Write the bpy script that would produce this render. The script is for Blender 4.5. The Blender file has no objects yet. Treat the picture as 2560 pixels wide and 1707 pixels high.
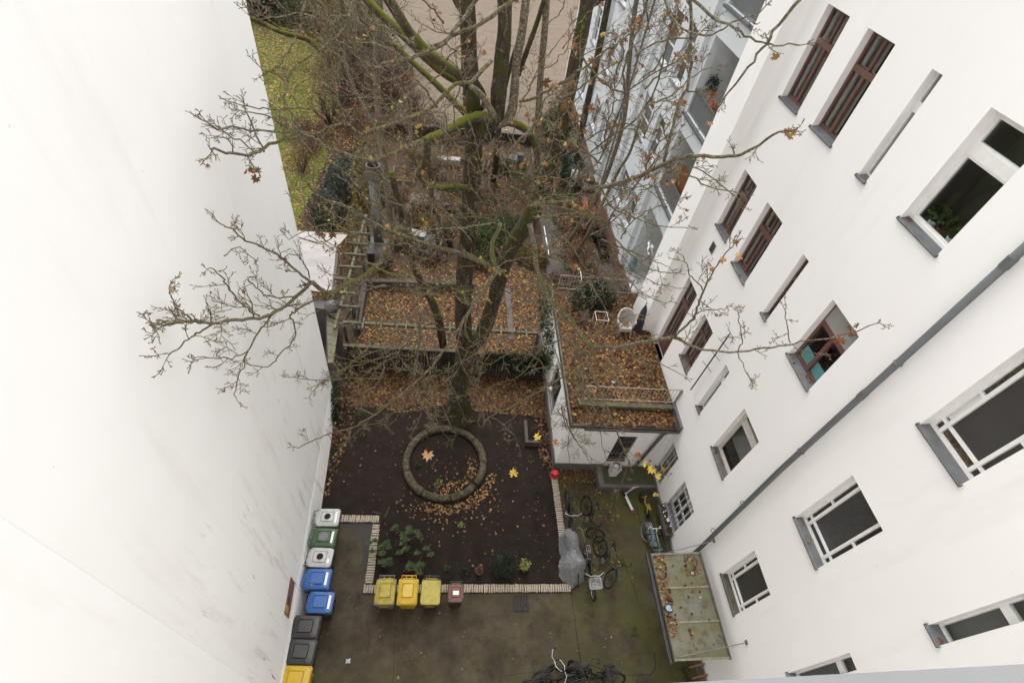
import bpy, math, random
import numpy as np
from mathutils import Vector, Matrix, Euler
R = random.Random(7)
scn = bpy.context.scene
col = scn.collection
# ---------------------------------------------------------------- camera, sky, sun, exposure
CM = np.array([[0.99039069, -0.04393842, 0.13113237], [0.05544722, -0.74249142, -0.66755681], [0.12669606, 0.66841297, -0.73292033]])
FPX, CAMH = 1240.8, 16.7
cam = bpy.data.cameras.new('camera')
cam.sensor_fit = 'HORIZONTAL'; cam.sensor_width = 36.0
cam.lens = FPX / 2560 * 36.0
cam.clip_start = 0.05; cam.clip_end = 1500
camo = bpy.data.objects.new('camera', cam); col.objects.link(camo)
r_, d_, f_ = CM
camo.matrix_world = Matrix(((r_[0], -d_[0], -f_[0], 0), (r_[1], -d_[1], -f_[1], 0), (r_[2], -d_[2], -f_[2], CAMH), (0, 0, 0, 1)))
scn.camera = camo
world = bpy.data.worlds.new('World'); scn.world = world; world.use_nodes = True
wn = world.node_tree; wn.nodes.clear()
SUN_EL, SUN_AZ = 64, 4            # elevation, compass angle from +y towards +x
sky = wn.nodes.new('ShaderNodeTexSky'); sky.sky_type = 'NISHITA'; sky.sun_disc = False
sky.sun_elevation = math.radians(SUN_EL); sky.sun_rotation = math.radians(SUN_AZ)
sky.air_density = 1.0; sky.dust_density = 4.0; sky.ozone_density = 1.0
hs = wn.nodes.new('ShaderNodeHueSaturation'); hs.inputs['Saturation'].default_value = 0.1
bg = wn.nodes.new('ShaderNodeBackground'); bg.inputs['Strength'].default_value = 0.15
wo = wn.nodes.new('ShaderNodeOutputWorld')
wn.links.new(sky.outputs[0], hs.inputs['Color']); wn.links.new(hs.outputs[0], bg.inputs[0]); wn.links.new(bg.outputs[0], wo.inputs[0])
sl = bpy.data.lights.new('sun', 'SUN'); sl.energy = .6; sl.angle = math.radians(75); sl.color = (1, .98, .95)
so = bpy.data.objects.new('sun', sl); col.objects.link(so)
sd = Vector((math.sin(math.radians(SUN_AZ)) * math.cos(math.radians(SUN_EL)), math.cos(math.radians(SUN_AZ)) * math.cos(math.radians(SUN_EL)), math.sin(math.radians(SUN_EL))))
so.rotation_euler = sd.to_track_quat('Z', 'Y').to_euler()
scn.view_settings.view_transform = 'Standard'; scn.view_settings.look = 'None'
scn.view_settings.exposure = 1.45; scn.view_settings.gamma = 1.0; scn.view_settings.use_curve_mapping = False
scn.cycles.max_bounces = 8; scn.cycles.transparent_max_bounces = 12

# ---------------------------------------------------------------- helpers
def at(px, py, z=None, x=None, y=None):
    """world point seen at a photograph position, on the plane z, x or y = value"""
    d = np.array([(px - 1280) / FPX, (py - 853.5) / FPX, 1]) @ CM
    t = (z - CAMH) / d[2] if z is not None else (x / d[0] if x is not None else y / d[1])
    return Vector((t * d[0], t * d[1], CAMH + t * d[2]))
V3 = Vector
ORG = {}
def tag(o, label=None, cat=None, group=None, kind=None):
    if label: o['label'] = label
    if cat: o['category'] = cat
    if group: o['group'] = group
    if kind: o['kind'] = kind
    return o
def thing(name, label, cat, loc=(0, 0, 0), group=None):
    o = bpy.data.objects.new(name, None); col.objects.link(o); o.empty_display_size = .1
    o.location = loc; ORG[o.name] = V3(loc)
    return tag(o, label, cat, group)
def link(o, parent=None):
    col.objects.link(o)
    if parent is not None: o.parent = parent
    return o
class MB:
    def __init__(s): s.v = []; s.f = []
    def add(s, vs, fs):
        b = len(s.v); s.v += [tuple(v) for v in vs]; s.f += [tuple(i + b for i in f) for f in fs]; return s
    def hexa(s, p):          # 8 corners: bottom 0-3 ccw, top 4-7
        return s.add(p, [(3, 2, 1, 0), (4, 5, 6, 7), (0, 1, 5, 4), (1, 2, 6, 5), (2, 3, 7, 6), (3, 0, 4, 7)])
    def box(s, x0, x1, y0, y1, z0, z1):
        return s.hexa([(x0, y0, z0), (x1, y0, z0), (x1, y1, z0), (x0, y1, z0), (x0, y0, z1), (x1, y0, z1), (x1, y1, z1), (x0, y1, z1)])
    def beam(s, a, b, w, h, up=(0, 0, 1)):
        a, b = V3(a), V3(b); d = (b - a).normalized(); u = V3(up)
        sx = d.cross(u)
        if sx.length < 1e-4: sx = d.cross(V3((0, 1, 0)))
        sx.normalize(); uu = sx.cross(d); sx *= w / 2; uu *= h / 2
        return s.hexa([a - sx - uu, a + sx - uu, b + sx - uu, b - sx - uu, a - sx + uu, a + sx + uu, b + sx + uu, b - sx + uu])
    def tube(s, pts, rad, n=8, cap=True, closed=False):
        pts = [V3(p) for p in pts]; m = len(pts)
        if not hasattr(rad, '__len__'): rad = [rad] * m
        ref = None; rings = []
        for i, p in enumerate(pts):
            if closed: t = pts[(i + 1) % m] - pts[i - 1]
            else: t = pts[min(i + 1, m - 1)] - pts[max(i - 1, 0)]
            if t.length < 1e-9: t = V3((0, 0, 1))
            t.normalize()
            if ref is None: ref = t.orthogonal().normalized()
            else:
                ref = ref - t * ref.dot(t)
                if ref.length < 1e-6: ref = t.orthogonal()
                ref.normalize()
            b = t.cross(ref)
            rings.append([p + (ref * math.cos(2 * math.pi * k / n) + b * math.sin(2 * math.pi * k / n)) * rad[i] for k in range(n)])
        vs = [v for r in rings for v in r]; fs = []
        for i in range(m if closed else m - 1):
            j = (i + 1) % m
            for k in range(n):
                k2 = (k + 1) % n
                fs.append((i * n + k, i * n + k2, j * n + k2, j * n + k))
        if cap and not closed: fs += [tuple(range(n - 1, -1, -1)), tuple((m - 1) * n + k for k in range(n))]
        return s.add(vs, fs)
    def cyl(s, a, b, r, r2=None, n=16): return s.tube([a, b], [r, r if r2 is None else r2], n)
    def ring(s, c, ax, R_, r, n=28, m=6):
        ax = V3(ax).normalized(); u = ax.orthogonal().normalized(); w = ax.cross(u); c = V3(c)
        return s.tube([c + (u * math.cos(2 * math.pi * i / n) + w * math.sin(2 * math.pi * i / n)) * R_ for i in range(n)], r, m, closed=True)
    def lathe(s, c, prof, n=20, cap=False):
        c = V3(c); vs = [c + V3((r * math.cos(2 * math.pi * k / n), r * math.sin(2 * math.pi * k / n), z)) for r, z in prof for k in range(n)]
        fs = [(i * n + k, i * n + (k + 1) % n, (i + 1) * n + (k + 1) % n, (i + 1) * n + k) for i in range(len(prof) - 1) for k in range(n)]
        if cap: fs += [tuple(range(n - 1, -1, -1)), tuple((len(prof) - 1) * n + k for k in range(n))]
        return s.add(vs, fs)
    def rsq(s, sections):    # rounded-rectangle loft: (cx,cy,z,hx,hy,r)
        n = 5; N = 4 * n; vs = []
        for cx, cy, z, hx, hy, r in sections:
            for q, (sx, sy) in enumerate(((1, 1), (-1, 1), (-1, -1), (1, -1))):
                for k in range(n):
                    a = math.pi / 2 * (q + k / (n - 1))
                    vs.append((cx + sx * (hx - r) + r * math.cos(a), cy + sy * (hy - r) + r * math.sin(a), z))
        fs = [(i * N + k, i * N + (k + 1) % N, (i + 1) * N + (k + 1) % N, (i + 1) * N + k) for i in range(len(sections) - 1) for k in range(N)]
        fs += [tuple(range(N - 1, -1, -1)), tuple((len(sections) - 1) * N + k for k in range(N))]
        return s.add(vs, fs)
    def poly(s, pts): return s.add(pts, [tuple(range(len(pts)))])
    def prism(s, pts, z0, z1):
        n = len(pts); vs = [(p[0], p[1], z0) for p in pts] + [(p[0], p[1], z1) for p in pts]
        return s.add(vs, [tuple(range(n - 1, -1, -1)), tuple(range(n, 2 * n))] + [(i, (i + 1) % n, n + (i + 1) % n, n + i) for i in range(n)])
    def mesh(s, name, mat, off=None, smooth=False):
        me = bpy.data.meshes.new(name)
        vs = s.v if off is None else [(a - off[0], b - off[1], c - off[2]) for a, b, c in s.v]
        me.from_pydata(vs, [], s.f)
        me.materials.append(mat)
        if smooth: me.polygons.foreach_set('use_smooth', [True] * len(me.polygons))
        me.update(); return me
    def build(s, name, mat, parent=None, smooth=False, kind=None, label=None, bevel=0):
        off = None; root = parent
        while root is not None:
            if root.name in ORG: off = ORG[root.name]; break
            root = root.parent
        o = bpy.data.objects.new(name, s.mesh(name, mat, off, smooth)); link(o, parent)
        if bevel:
            m = o.modifiers.new('bevel', 'BEVEL'); m.width = bevel; m.segments = 2; m.limit_method = 'ANGLE'
        return tag(o, label, kind=kind)
def np_mesh(name, verts, tris, mat, parent=None, smooth=False):
    me = bpy.data.meshes.new(name); n, m = len(verts), len(tris)
    me.vertices.add(n); me.vertices.foreach_set('co', np.ascontiguousarray(verts, dtype=np.float32).ravel())
    me.loops.add(3 * m); me.loops.foreach_set('vertex_index', np.ascontiguousarray(tris, dtype=np.int32).ravel())
    me.polygons.add(m); me.polygons.foreach_set('loop_start', np.arange(0, 3 * m, 3, dtype=np.int32))
    me.update(calc_edges=True); me.validate(); me.materials.append(mat)
    if smooth: me.polygons.foreach_set('use_smooth', [True] * len(me.polygons))
    return link(bpy.data.objects.new(name, me), parent)
def copy_tree(o, parent=None):
    c = o.copy(); col.objects.link(c); c.parent = parent
    for ch in list(o.children): copy_tree(ch, c)
    return c
def place(o, loc, rot=(0, 0, 0), scale=1):
    o.location = loc; o.rotation_euler = rot; o.scale = (scale,) * 3
    return o

# ---------------------------------------------------------------- materials
def nodes(name):
    m = bpy.data.materials.new(name); m.use_nodes = True
    return m, m.node_tree, m.node_tree.nodes['Principled BSDF']
def N(t, ty, **k):
    n = t.nodes.new(ty)
    for a, b in k.items(): setattr(n, a, b)
    return n
def coords(t, space, stretch):
    if space == 'world': src = N(t, 'ShaderNodeNewGeometry').outputs['Position']
    else: src = N(t, 'ShaderNodeTexCoord').outputs['Object']
    mp = N(t, 'ShaderNodeMapping'); mp.inputs['Scale'].default_value = stretch
    t.links.new(src, mp.inputs[0]); return mp.outputs[0]
def noise(t, co, scale, detail=6, rough=.6):
    n = N(t, 'ShaderNodeTexNoise'); n.inputs['Scale'].default_value = scale; n.inputs['Detail'].default_value = detail; n.inputs['Roughness'].default_value = rough
    t.links.new(co, n.inputs['Vector']); return n.outputs['Fac']
def ramp(t, fac, stops):
    r = N(t, 'ShaderNodeValToRGB'); e = r.color_ramp.elements
    while len(e) < len(stops): e.new(.5)
    for x, (p, c) in zip(e, stops): x.position = p; x.color = (*c, 1) if hasattr(c, '__len__') else (c, c, c, 1)
    t.links.new(fac, r.inputs[0]); return r.outputs[0]
def mix(t, fac, a, b):
    m = N(t, 'ShaderNodeMix', data_type='RGBA')
    for v, i in ((fac, 0), (a, 6), (b, 7)):
        if isinstance(v, tuple): m.inputs[i].default_value = (*v, 1)
        elif isinstance(v, (int, float)): m.inputs[i].default_value = v
        else: t.links.new(v, m.inputs[i])
    return m.outputs[2]
def math_(t, op, a, b):
    m = N(t, 'ShaderNodeMath', operation=op); m.use_clamp = True
    for v, i in ((a, 0), (b, 1)):
        if isinstance(v, (int, float)): m.inputs[i].default_value = v
        else: t.links.new(v, m.inputs[i])
    return m.outputs[0]
def bump(t, b, h, strength, dist=.02):
    n = N(t, 'ShaderNodeBump'); n.inputs['Strength'].default_value = strength; n.inputs['Distance'].default_value = dist
    t.links.new(h, n.inputs['Height']); t.links.new(n.outputs[0], b.inputs['Normal'])
def mk(name, c1, c2=None, scale=6, rough=.75, bmp=0, stretch=(1, 1, 1), space='object', metal=0, spec=.5, lo=.35, hi=.65, spots=None):
    m, t, b = nodes(name)
    b.inputs['Roughness'].default_value = rough; b.inputs['Metallic'].default_value = metal; b.inputs['Specular IOR Level'].default_value = spec
    c2 = c2 or tuple(x * .75 for x in c1)
    co = coords(t, space, stretch); f = noise(t, co, scale)
    c = ramp(t, f, [(lo, c1), (hi, c2)])
    if spots:        # (colour, scale, threshold, softness)
        sc, ss, th, sf = spots
        c = mix(t, ramp(t, noise(t, co, ss, 8, .65), [(th, 0), (th + sf, 1)]), c, sc)
    t.links.new(c, b.inputs['Base Color'])
    if bmp: bump(t, b, noise(t, co, scale * 4, 8), bmp)
    return m
M = {}
def plaster(name, base, dirty, streak):
    m, t, b = nodes(name); b.inputs['Roughness'].default_value = .9; b.inputs['Specular IOR Level'].default_value = .15
    co = coords(t, 'world', (1, 1, 1)); c = ramp(t, noise(t, co, .35, 5), [(.35, base), (.7, dirty)])
    if streak:
        sc = coords(t, 'world', (5, 3.4, .34)); s1 = ramp(t, noise(t, sc, 1.2, 9, .7), [(.52, 0), (.68, 1)])
        big = ramp(t, noise(t, co, .42, 3), [(.40, 0), (.58, 1)])
        z = N(t, 'ShaderNodeSeparateXYZ'); t.links.new(N(t, 'ShaderNodeNewGeometry').outputs['Position'], z.inputs[0])
        zr = N(t, 'ShaderNodeMapRange'); zr.inputs[1].default_value = 9.5; zr.inputs[2].default_value = 4.5; t.links.new(z.outputs[2], zr.inputs[0])
        k = math_(t, 'MULTIPLY', math_(t, 'MULTIPLY', s1, big), zr.outputs[0])
        c = mix(t, math_(t, 'MULTIPLY', k, .68), c, (.50, .41, .335))
        f2 = ramp(t, noise(t, coords(t, 'world', (9, 6, .9)), 1, 6, .7), [(.655, 0), (.70, 1)])
        c = mix(t, math_(t, 'MULTIPLY', math_(t, 'MULTIPLY', f2, zr.outputs[0]), .95), c, (.3, .23, .17))
    sp = ramp(t, noise(t, co, 9, 2), [(.785, 0), (.80, 1)])
    c = mix(t, math_(t, 'MULTIPLY', sp, .35), c, (.4, .36, .32)); c = mix(t, ramp(t, noise(t, coords(t, 'world', (1.6, 1.6, .22)), .9, 8, .65), [(.55, 0), (.75, .16)]), c, (.52, .48, .43))
    t.links.new(c, b.inputs['Base Color']); bump(t, b, noise(t, co, 60, 4), .08, .004)
    return m
M['plasterL'] = plaster('white_plaster_stained', (.86, .85, .832), (.825, .815, .795), True)
M['plasterR'] = plaster('white_plaster', (.86, .84, .82), (.83, .81, .788), False)
M['plasterG'] = plaster('pale_grey_plaster', (.62, .65, .66), (.57, .60, .61), False)
M['plinth'] = mk('grey_plinth', (.14, .13, .118), (.09, .084, .074), 3, .9, .2, space='world')
def concrete():
    m, t, b = nodes('mossy_concrete'); b.inputs['Roughness'].default_value = .85; b.inputs['Specular IOR Level'].default_value = .3
    co = coords(t, 'world', (1, 1, 1))
    c = ramp(t, noise(t, co, 1.3, 9, .65), [(.34, (.023, .0175, .0102)), (.5, (.043, .0335, .0195)), (.66, (.068, .054, .0325))])
    pink = ramp(t, noise(t, coords(t, 'world', (1, 1, 3)), .55, 4), [(.5, 0), (.72, .6)])
    c = mix(t, pink, c, (.054, .040, .029))
    xy = N(t, 'ShaderNodeSeparateXYZ'); t.links.new(N(t, 'ShaderNodeNewGeometry').outputs['Position'], xy.inputs[0])
    gx = N(t, 'ShaderNodeMapRange'); gx.inputs[1].default_value = 1.5; gx.inputs[2].default_value = 6.5; t.links.new(xy.outputs[0], gx.inputs[0])
    gy = N(t, 'ShaderNodeMapRange'); gy.inputs[1].default_value = 3.0; gy.inputs[2].default_value = 1.2; t.links.new(xy.outputs[1], gy.inputs[0])
    mm = math_(t, 'MAXIMUM', gx.outputs[0], gy.outputs[0])
    ms = ramp(t, noise(t, co, .75, 8, .6), [(.38, 0), (.58, 1)])
    c = mix(t, math_(t, 'MULTIPLY', math_(t, 'MULTIPLY', ms, mm), .9), c, (.060, .060, .014))
    dk = ramp(t, noise(t, co, 1.9, 9, .7), [(.56, 0), (.68, 1)])
    c = mix(t, math_(t, 'MULTIPLY', dk, .75), c, (.014, .012, .009))
    sp = ramp(t, noise(t, co, 26, 3), [(.70, 0), (.74, 1)])
    c = mix(t, math_(t, 'MULTIPLY', sp, .6), c, (.02, .017, .013))
    ls = ramp(t, noise(t, co, 34, 2), [(.74, 0), (.77, 1)])
    c = mix(t, math_(t, 'MULTIPLY', ls, .4), c, (.25, .21, .16))
    t.links.new(c, b.inputs['Base Color']); bump(t, b, noise(t, co, 18, 9, .7), .35, .012)
    return m
M['concrete'] = concrete()
M['bed'] = mk('dark_rubber_bed', (.0122, .0088, .0068), (.019, .0138, .0108), 2.5, .95, .25, space='world', spec=.12, spots=((.06, .045, .034), 46, .645, .05))
M['earth'] = mk('leafy_earth', (.028, .018, .012), (.055, .034, .02), 5, .95, .5, space='world', spec=.1, spots=((.11, .058, .026), 14, .52, .1))
M['garden'] = mk('garden_earth', (.038, .028, .021), (.075, .054, .038), 3.5, .95, .5, space='world', spec=.1, spots=((.105, .06, .032), 9, .53, .1))
M['sand'] = mk('sand_ground', (.152, .120, .092), (.126, .098, .074), .5, .95, .2, stretch=(1, 2.6, 1), space='world', spec=.1, spots=((.102, .078, .059), 1.3, .50, .2))
M['lawn'] = mk('lawn_ground', (.046, .070, .009), (.070, .092, .012), 1.2, .95, .4, space='world', spec=.1, spots=((.115, .082, .026), 3.0, .55, .12))
M['path'] = mk('path_paving', (.092, .086, .082), (.066, .06, .056), 2, .9, .3, space='world')
M['slab'] = mk('grey_slab', (.07, .078, .075), (.055, .062, .06), 1.5, .8, .1, space='world')
M['damp'] = mk('damp_patch', (.012, .0095, .008), (.017, .0135, .011), 4, .7, .1, space='world')
M['crack'] = mk('crack_dirt', (.012, .010, .008), None, 8, .95)
M['brick'] = mk('edging_brick', (.40, .34, .26), (.24, .20, .15), 14, .9, .35, spots=((.045, .036, .026), 20, .53, .12))
M['redbrick'] = mk('red_brick', (.20, .085, .06), (.15, .066, .048), 7, .9, .3, stretch=(1, 1, 5), space='world')
M['zinc'] = mk('zinc_sheet', (.13, .137, .145), (.095, .10, .105), 5, .55, .1, metal=.2, spots=((.17, .17, .165), 9, .6, .15))
M['zincmoss'] = mk('mossy_zinc', (.075, .07, .045), (.05, .046, .03), 5, .7, .2)
M['zincbrown'] = mk('weathered_zinc', (.10, .088, .08), (.07, .06, .054), 6, .6, .1, metal=.2)
M['pipe'] = mk('grey_pipe_paint', (.135, .142, .147), (.112, .118, .122), 2, .5, 0, metal=.2)
M['brown'] = mk('red_brown_wood', (.145, .068, .049), (.11, .05, .037), 9, .55, .1, stretch=(6, 6, .6))
M['white'] = mk('white_window_paint', (.80, .79, .76), (.74, .73, .70), 6, .5, 0)
M['oldwhite'] = mk('flaking_white_paint', (.60, .57, .52), (.50, .47, .42), 9, .7, .2, spots=((.30, .26, .21), 30, .6, .04))
M['dark'] = mk('dark_room', (.06, .054, .05), None, 2, .9)
M['roomgrey'] = mk('room_wall', (.16, .15, .14), (.12, .115, .105), 1, .9)
M['curtain'] = mk('curtain_cloth', (.55, .55, .56), (.42, .42, .43), 3, .9, 0, stretch=(1, 12, .2))
M['blind'] = mk('grey_blind', (.30, .29, .275), (.24, .23, .215), 2, .9)
M['teal'] = mk('turquoise_board', (.20, .48, .50), (.17, .42, .45), 3, .6)
def glass(name, fac, tint=(.7, .72, .72), rough=.02, bm=0):
    m, t, b = nodes(name); t.nodes.remove(b)
    out = [n for n in t.nodes if n.type == 'OUTPUT_MATERIAL'][0]
    tr = N(t, 'ShaderNodeBsdfTransparent'); tr.inputs[0].default_value = (*tint, 1)
    gl = N(t, 'ShaderNodeBsdfGlossy'); gl.inputs['Roughness'].default_value = rough; gl.inputs[0].default_value = (.9, .9, .9, 1)
    fr = N(t, 'ShaderNodeFresnel'); fr.inputs[0].default_value = 1.45
    mx = N(t, 'ShaderNodeMixShader'); ad = N(t, 'ShaderNodeMath', operation='MAXIMUM'); ad.inputs[1].default_value = fac
    bk = N(t, 'ShaderNodeMath', operation='SUBTRACT'); bk.inputs[0].default_value = 1; t.links.new(N(t, 'ShaderNodeNewGeometry').outputs['Backfacing'], bk.inputs[1])
    t.links.new(fr.outputs[0], ad.inputs[0]); t.links.new(math_(t, 'MULTIPLY', ad.outputs[0], bk.outputs[0]), mx.inputs[0]); t.links.new(tr.outputs[0], mx.inputs[1]); t.links.new(gl.outputs[0], mx.inputs[2])
    t.links.new(mx.outputs[0], out.inputs[0]); return m
M['glass'] = glass('window_glass', .05, (.88, .90, .90))
M['dglass'] = mk('dark_stair_glass', (.040, .037, .035), (.050, .047, .044), 1.5, .12, 0, spec=.4)
M['rglass'] = mk('rippled_stair_glass', (.036, .035, .034), (.048, .046, .044), 12, .15, .9, spec=.4)
def stained():
    m, t, b = nodes('stained_glass'); b.inputs['Roughness'].default_value = .2
    co = coords(t, 'object', (1, 1, 1)); v = N(t, 'ShaderNodeTexVoronoi'); v.inputs['Scale'].default_value = 9; t.links.new(co, v.inputs[0])
    c = ramp(t, N2(t, v.outputs['Color']), [(.2, (.07, .045, .015)), (.45, (.035, .018, .012)), (.65, (.016, .028, .032)), (.85, (.05, .035, .012))])
    e = N(t, 'ShaderNodeTexVoronoi', feature='DISTANCE_TO_EDGE'); e.inputs['Scale'].default_value = 9; t.links.new(co, e.inputs[0])
    c = mix(t, ramp(t, e.outputs['Distance'], [(.02, 1), (.04, 0)]), c, (.12, .11, .10))
    t.links.new(c, b.inputs['Base Color']); return m
def N2(t, c):
    s = N(t, 'ShaderNodeSeparateColor'); t.links.new(c, s.inputs[0]); return s.outputs[0]
M['stained'] = stained()
def bark(name, base, dark, moss, mossamt, sc=14):
    m, t, b = nodes(name); b.inputs['Roughness'].default_value = .92; b.inputs['Specular IOR Level'].default_value = .15
    co = coords(t, 'world', (1, 1, .18)); co1 = coords(t, 'world', (1, 1, 1))
    f = noise(t, co, sc, 8, .65); c = ramp(t, f, [(.35, dark), (.62, base)])
    lich = ramp(t, noise(t, co1, 22 if sc > 20 else 14, 6, .65), [(.50, 0), (.58, 1)] if sc > 20 else [(.57, 0), (.65, 1)])
    c = mix(t, math_(t, 'MULTIPLY', lich, .55 if sc > 20 else .35), c, (.33, .325, .25))
    up = N(t, 'ShaderNodeSeparateXYZ'); t.links.new(N(t, 'ShaderNodeNewGeometry').outputs['Normal'], up.inputs[0])
    u = ramp(t, math_(t, 'ADD', math_(t, 'MULTIPLY', up.outputs[2], .42), math_(t, 'MULTIPLY', noise(t, co1, 3.2, 5), .85)), [(1 - mossamt, 0), (1.12 - mossamt, 1)])
    c = mix(t, u, c, moss); t.links.new(c, b.inputs['Base Color']); bump(t, b, f, .7, .03)
    return m
M['bark'] = bark('maple_bark', (.070, .055, .037), (.024, .019, .013), (.050, .054, .009), .50)
M['mossbark'] = bark('mossy_bark', (.09, .075, .045), (.04, .034, .02), (.085, .094, .010), .52)
M['branch'] = bark('branch_bark', (.155, .122, .080), (.055, .043, .028), (.085, .088, .018), .32, 30)
M['twig'] = bark('twig_bark', (.150, .108, .068), (.055, .038, .025), (.115, .11, .040), .24, 40)
M['darkbark'] = bark('dark_bark', (.06, .046, .032), (.024, .019, .014), (.04, .045, .012), .45)
M['purple'] = mk('purple_twigs', (.06, .038, .04), (.034, .022, .025), 20, .9)
M['redtwig'] = mk('reddish_twigs', (.11, .058, .042), (.06, .034, .026), 20, .9)
def leafmat(name, stops, rough=.7, trans=.25):
    m, t, b = nodes(name); b.inputs['Roughness'].default_value = rough; b.inputs['Specular IOR Level'].default_value = .25
    g = N(t, 'ShaderNodeNewGeometry'); oi = N(t, 'ShaderNodeObjectInfo')
    a = math_(t, 'FRACT', math_(t, 'ADD', g.outputs['Random Per Island'], 0), 0)
    m2 = N(t, 'ShaderNodeMath', operation='ADD'); t.links.new(g.outputs['Random Per Island'], m2.inputs[0]); t.links.new(oi.outputs['Random'], m2.inputs[1])
    m3 = N(t, 'ShaderNodeMath', operation='FRACT'); t.links.new(m2.outputs[0], m3.inputs[0])
    c = ramp(t, m3.outputs[0], stops)
    n = noise(t, coords(t, 'object', (1, 1, 1)), 30, 4); c = mix(t, math_(t, 'MULTIPLY', n, .55), c, mix(t, .55, c, (.04, .022, .01)))
    t.links.new(c, b.inputs['Base Color']); return m
BR = [(0, (.036, .017, .010)), (.22, (.085, .038, .019)), (.48, (.150, .066, .028)), (.76, (.225, .112, .045)), (.92, (.32, .185, .072)), (1, (.46, .29, .06))]
M['leaf'] = leafmat('brown_leaves', BR)
M['leafshade'] = leafmat('shaded_leaves', [(p_, tuple(x_ * .62 for x_ in c_)) for p_, c_ in BR])  # darker copy of the brown leaves, shade of the strip painted into the colour
M['leafpale'] = leafmat('tan_leaves', [(0, (.12, .06, .028)), (.4, (.21, .105, .042)), (.75, (.29, .175, .08)), (1, (.45, .29, .08))])
M['leaftree'] = leafmat('withered_leaves', [(0, (.13, .05, .022)), (.45, (.23, .095, .032)), (.75, (.32, .16, .055)), (1, (.36, .23, .07))])
M['leafyellow'] = leafmat('yellow_leaves', [(0, (.36, .235, .03)), (.5, (.44, .32, .055)), (1, (.30, .28, .06))])
M['leaflawn'] = leafmat('lawn_leaves', [(0, (.15, .08, .024)), (.5, (.26, .16, .045)), (1, (.36, .27, .10))])
def green(name, a, b_): return leafmat(name, [(0, a), (1, b_)], .68)
M['rhodo'] = green('rhododendron_leaves', (.018, .04, .012), (.048, .082, .024))
M['ivy'] = green('ivy_leaves', (.008, .021, .010), (.022, .042, .018))
M['conifer'] = green('conifer_leaves', (.010, .021, .013), (.028, .044, .028))
M['bluebush'] = green('blue_green_leaves', (.022, .038, .033), (.055, .075, .06))
M['bush'] = green('bush_leaves', (.02, .04, .010), (.055, .085, .022))
M['yelbush'] = green('yellow_green_leaves', (.075, .068, .014), (.17, .115, .028))
M['palebush'] = green('pale_leaves', (.14, .18, .05), (.30, .34, .12))
M['brownbush'] = green('brown_hedge_leaves', (.055, .032, .022), (.12, .062, .036))
def plastic(name, c, dirt=.35, rough=.45, dcol=(.08, .075, .06)):
    m, t, b = nodes(name); b.inputs['Specular IOR Level'].default_value = .4
    co = coords(t, 'object', (1, 1, 1)); oi = N(t, 'ShaderNodeObjectInfo')
    f = ramp(t, noise(t, co, 7, 9, .7), [(.45, 0), (.75, 1)])
    k = math_(t, 'MULTIPLY', math_(t, 'MAXIMUM', f, ramp(t, noise(t, co, 38, 6, .7), [(.52, 0), (.66, .8)])), min(1, dirt * 1.35)); t.links.new(mix(t, k, c, dcol), b.inputs['Base Color'])
    b.inputs['Roughness'].default_value = rough; return m
M['bWhite'] = plastic('white_bin_plastic', (.42, .42, .415), .25)
M['bGreen'] = plastic('green_bin_plastic', (.052, .092, .042), .35)
M['bBlue'] = plastic('blue_bin_plastic', (.032, .10, .30), .15, .35)
M['bDark'] = plastic('dark_grey_bin_plastic', (.026, .026, .028), .2, .4)
M['bBlack'] = plastic('black_bin_plastic', (.032, .031, .031), .3, .42, (.02, .019, .017))
M['bYellow'] = plastic('yellow_bin_plastic', (.43, .275, .008), .2, .4)
M['bYelDirty'] = plastic('dirty_yellow_bin_plastic', (.33, .26, .035), .85, .6, (.085, .075, .028))
M['bYelPale'] = plastic('pale_yellow_bin_plastic', (.34, .285, .045), .6, .6, (.13, .115, .04))
M['bGrey'] = plastic('grey_bin_plastic', (.13, .13, .145), .4)
M['bBrown'] = plastic('brown_bin_plastic', (.15, .068, .048), .25, .6)
M['sticker'] = mk('white_sticker', (.75, .75, .73), (.65, .65, .63), 12, .6)
M['ink'] = mk('dark_print', (.04, .04, .045), None, 8, .7)
M['red'] = mk('red_plastic', (.48, .012, .018), (.42, .01, .015), 4, .4)
M['black'] = mk('black_rubber', (.013, .013, .013), (.022, .021, .020), 10, .8, spec=.2)
M['blackpaint'] = mk('black_paint', (.010, .010, .011), (.018, .018, .018), 8, .6, spec=.25)
M['chrome'] = mk('dull_chrome', (.42, .42, .42), (.30, .30, .295), 10, .35, metal=.6)
M['steel'] = mk('steel_grey', (.16, .165, .17), (.12, .122, .126), 8, .5, metal=.3)
M['greenpaint'] = mk('dark_green_paint', (.012, .032, .026), (.010, .022, .018), 6, .4)
M['cyanpaint'] = mk('turquoise_paint', (.10, .215, .245), (.08, .17, .20), 6, .4)
M['yelpaint'] = mk('yellow_paint', (.40, .28, .012), (.3, .21, .012), 6, .45)
M['whitepaint'] = mk('white_paint', (.72, .72, .70), (.62, .62, .60), 8, .5)
M['pink'] = mk('pink_rubber', (.45, .06, .14), None, 5, .6)
M['orange'] = mk('orange_plastic', (.34, .075, .02), (.28, .06, .016), 5, .5)
M['tarp'] = mk('grey_tarpaulin', (.19, .194, .20), (.155, .158, .162), 4, .5, .15)
M['log'] = bark('ring_log_bark', (.082, .068, .045), (.032, .026, .017), (.036, .038, .009), .16, 9)
M['wood'] = mk('weathered_wood', (.075, .06, .047), (.042, .034, .027), 5, .9, .4, stretch=(1, 1, 6), space='world')
M['greenwood'] = mk('algae_wood', (.10, .095, .055), (.06, .056, .034), 6, .9, .3, stretch=(1, 1, 1), space='world', spots=((.14, .125, .09), 10, .56, .1))
M['greywood'] = mk('grey_wood', (.10, .09, .085), (.06, .054, .05), 5, .9, .3, stretch=(1, 1, 1), space='world')
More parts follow.
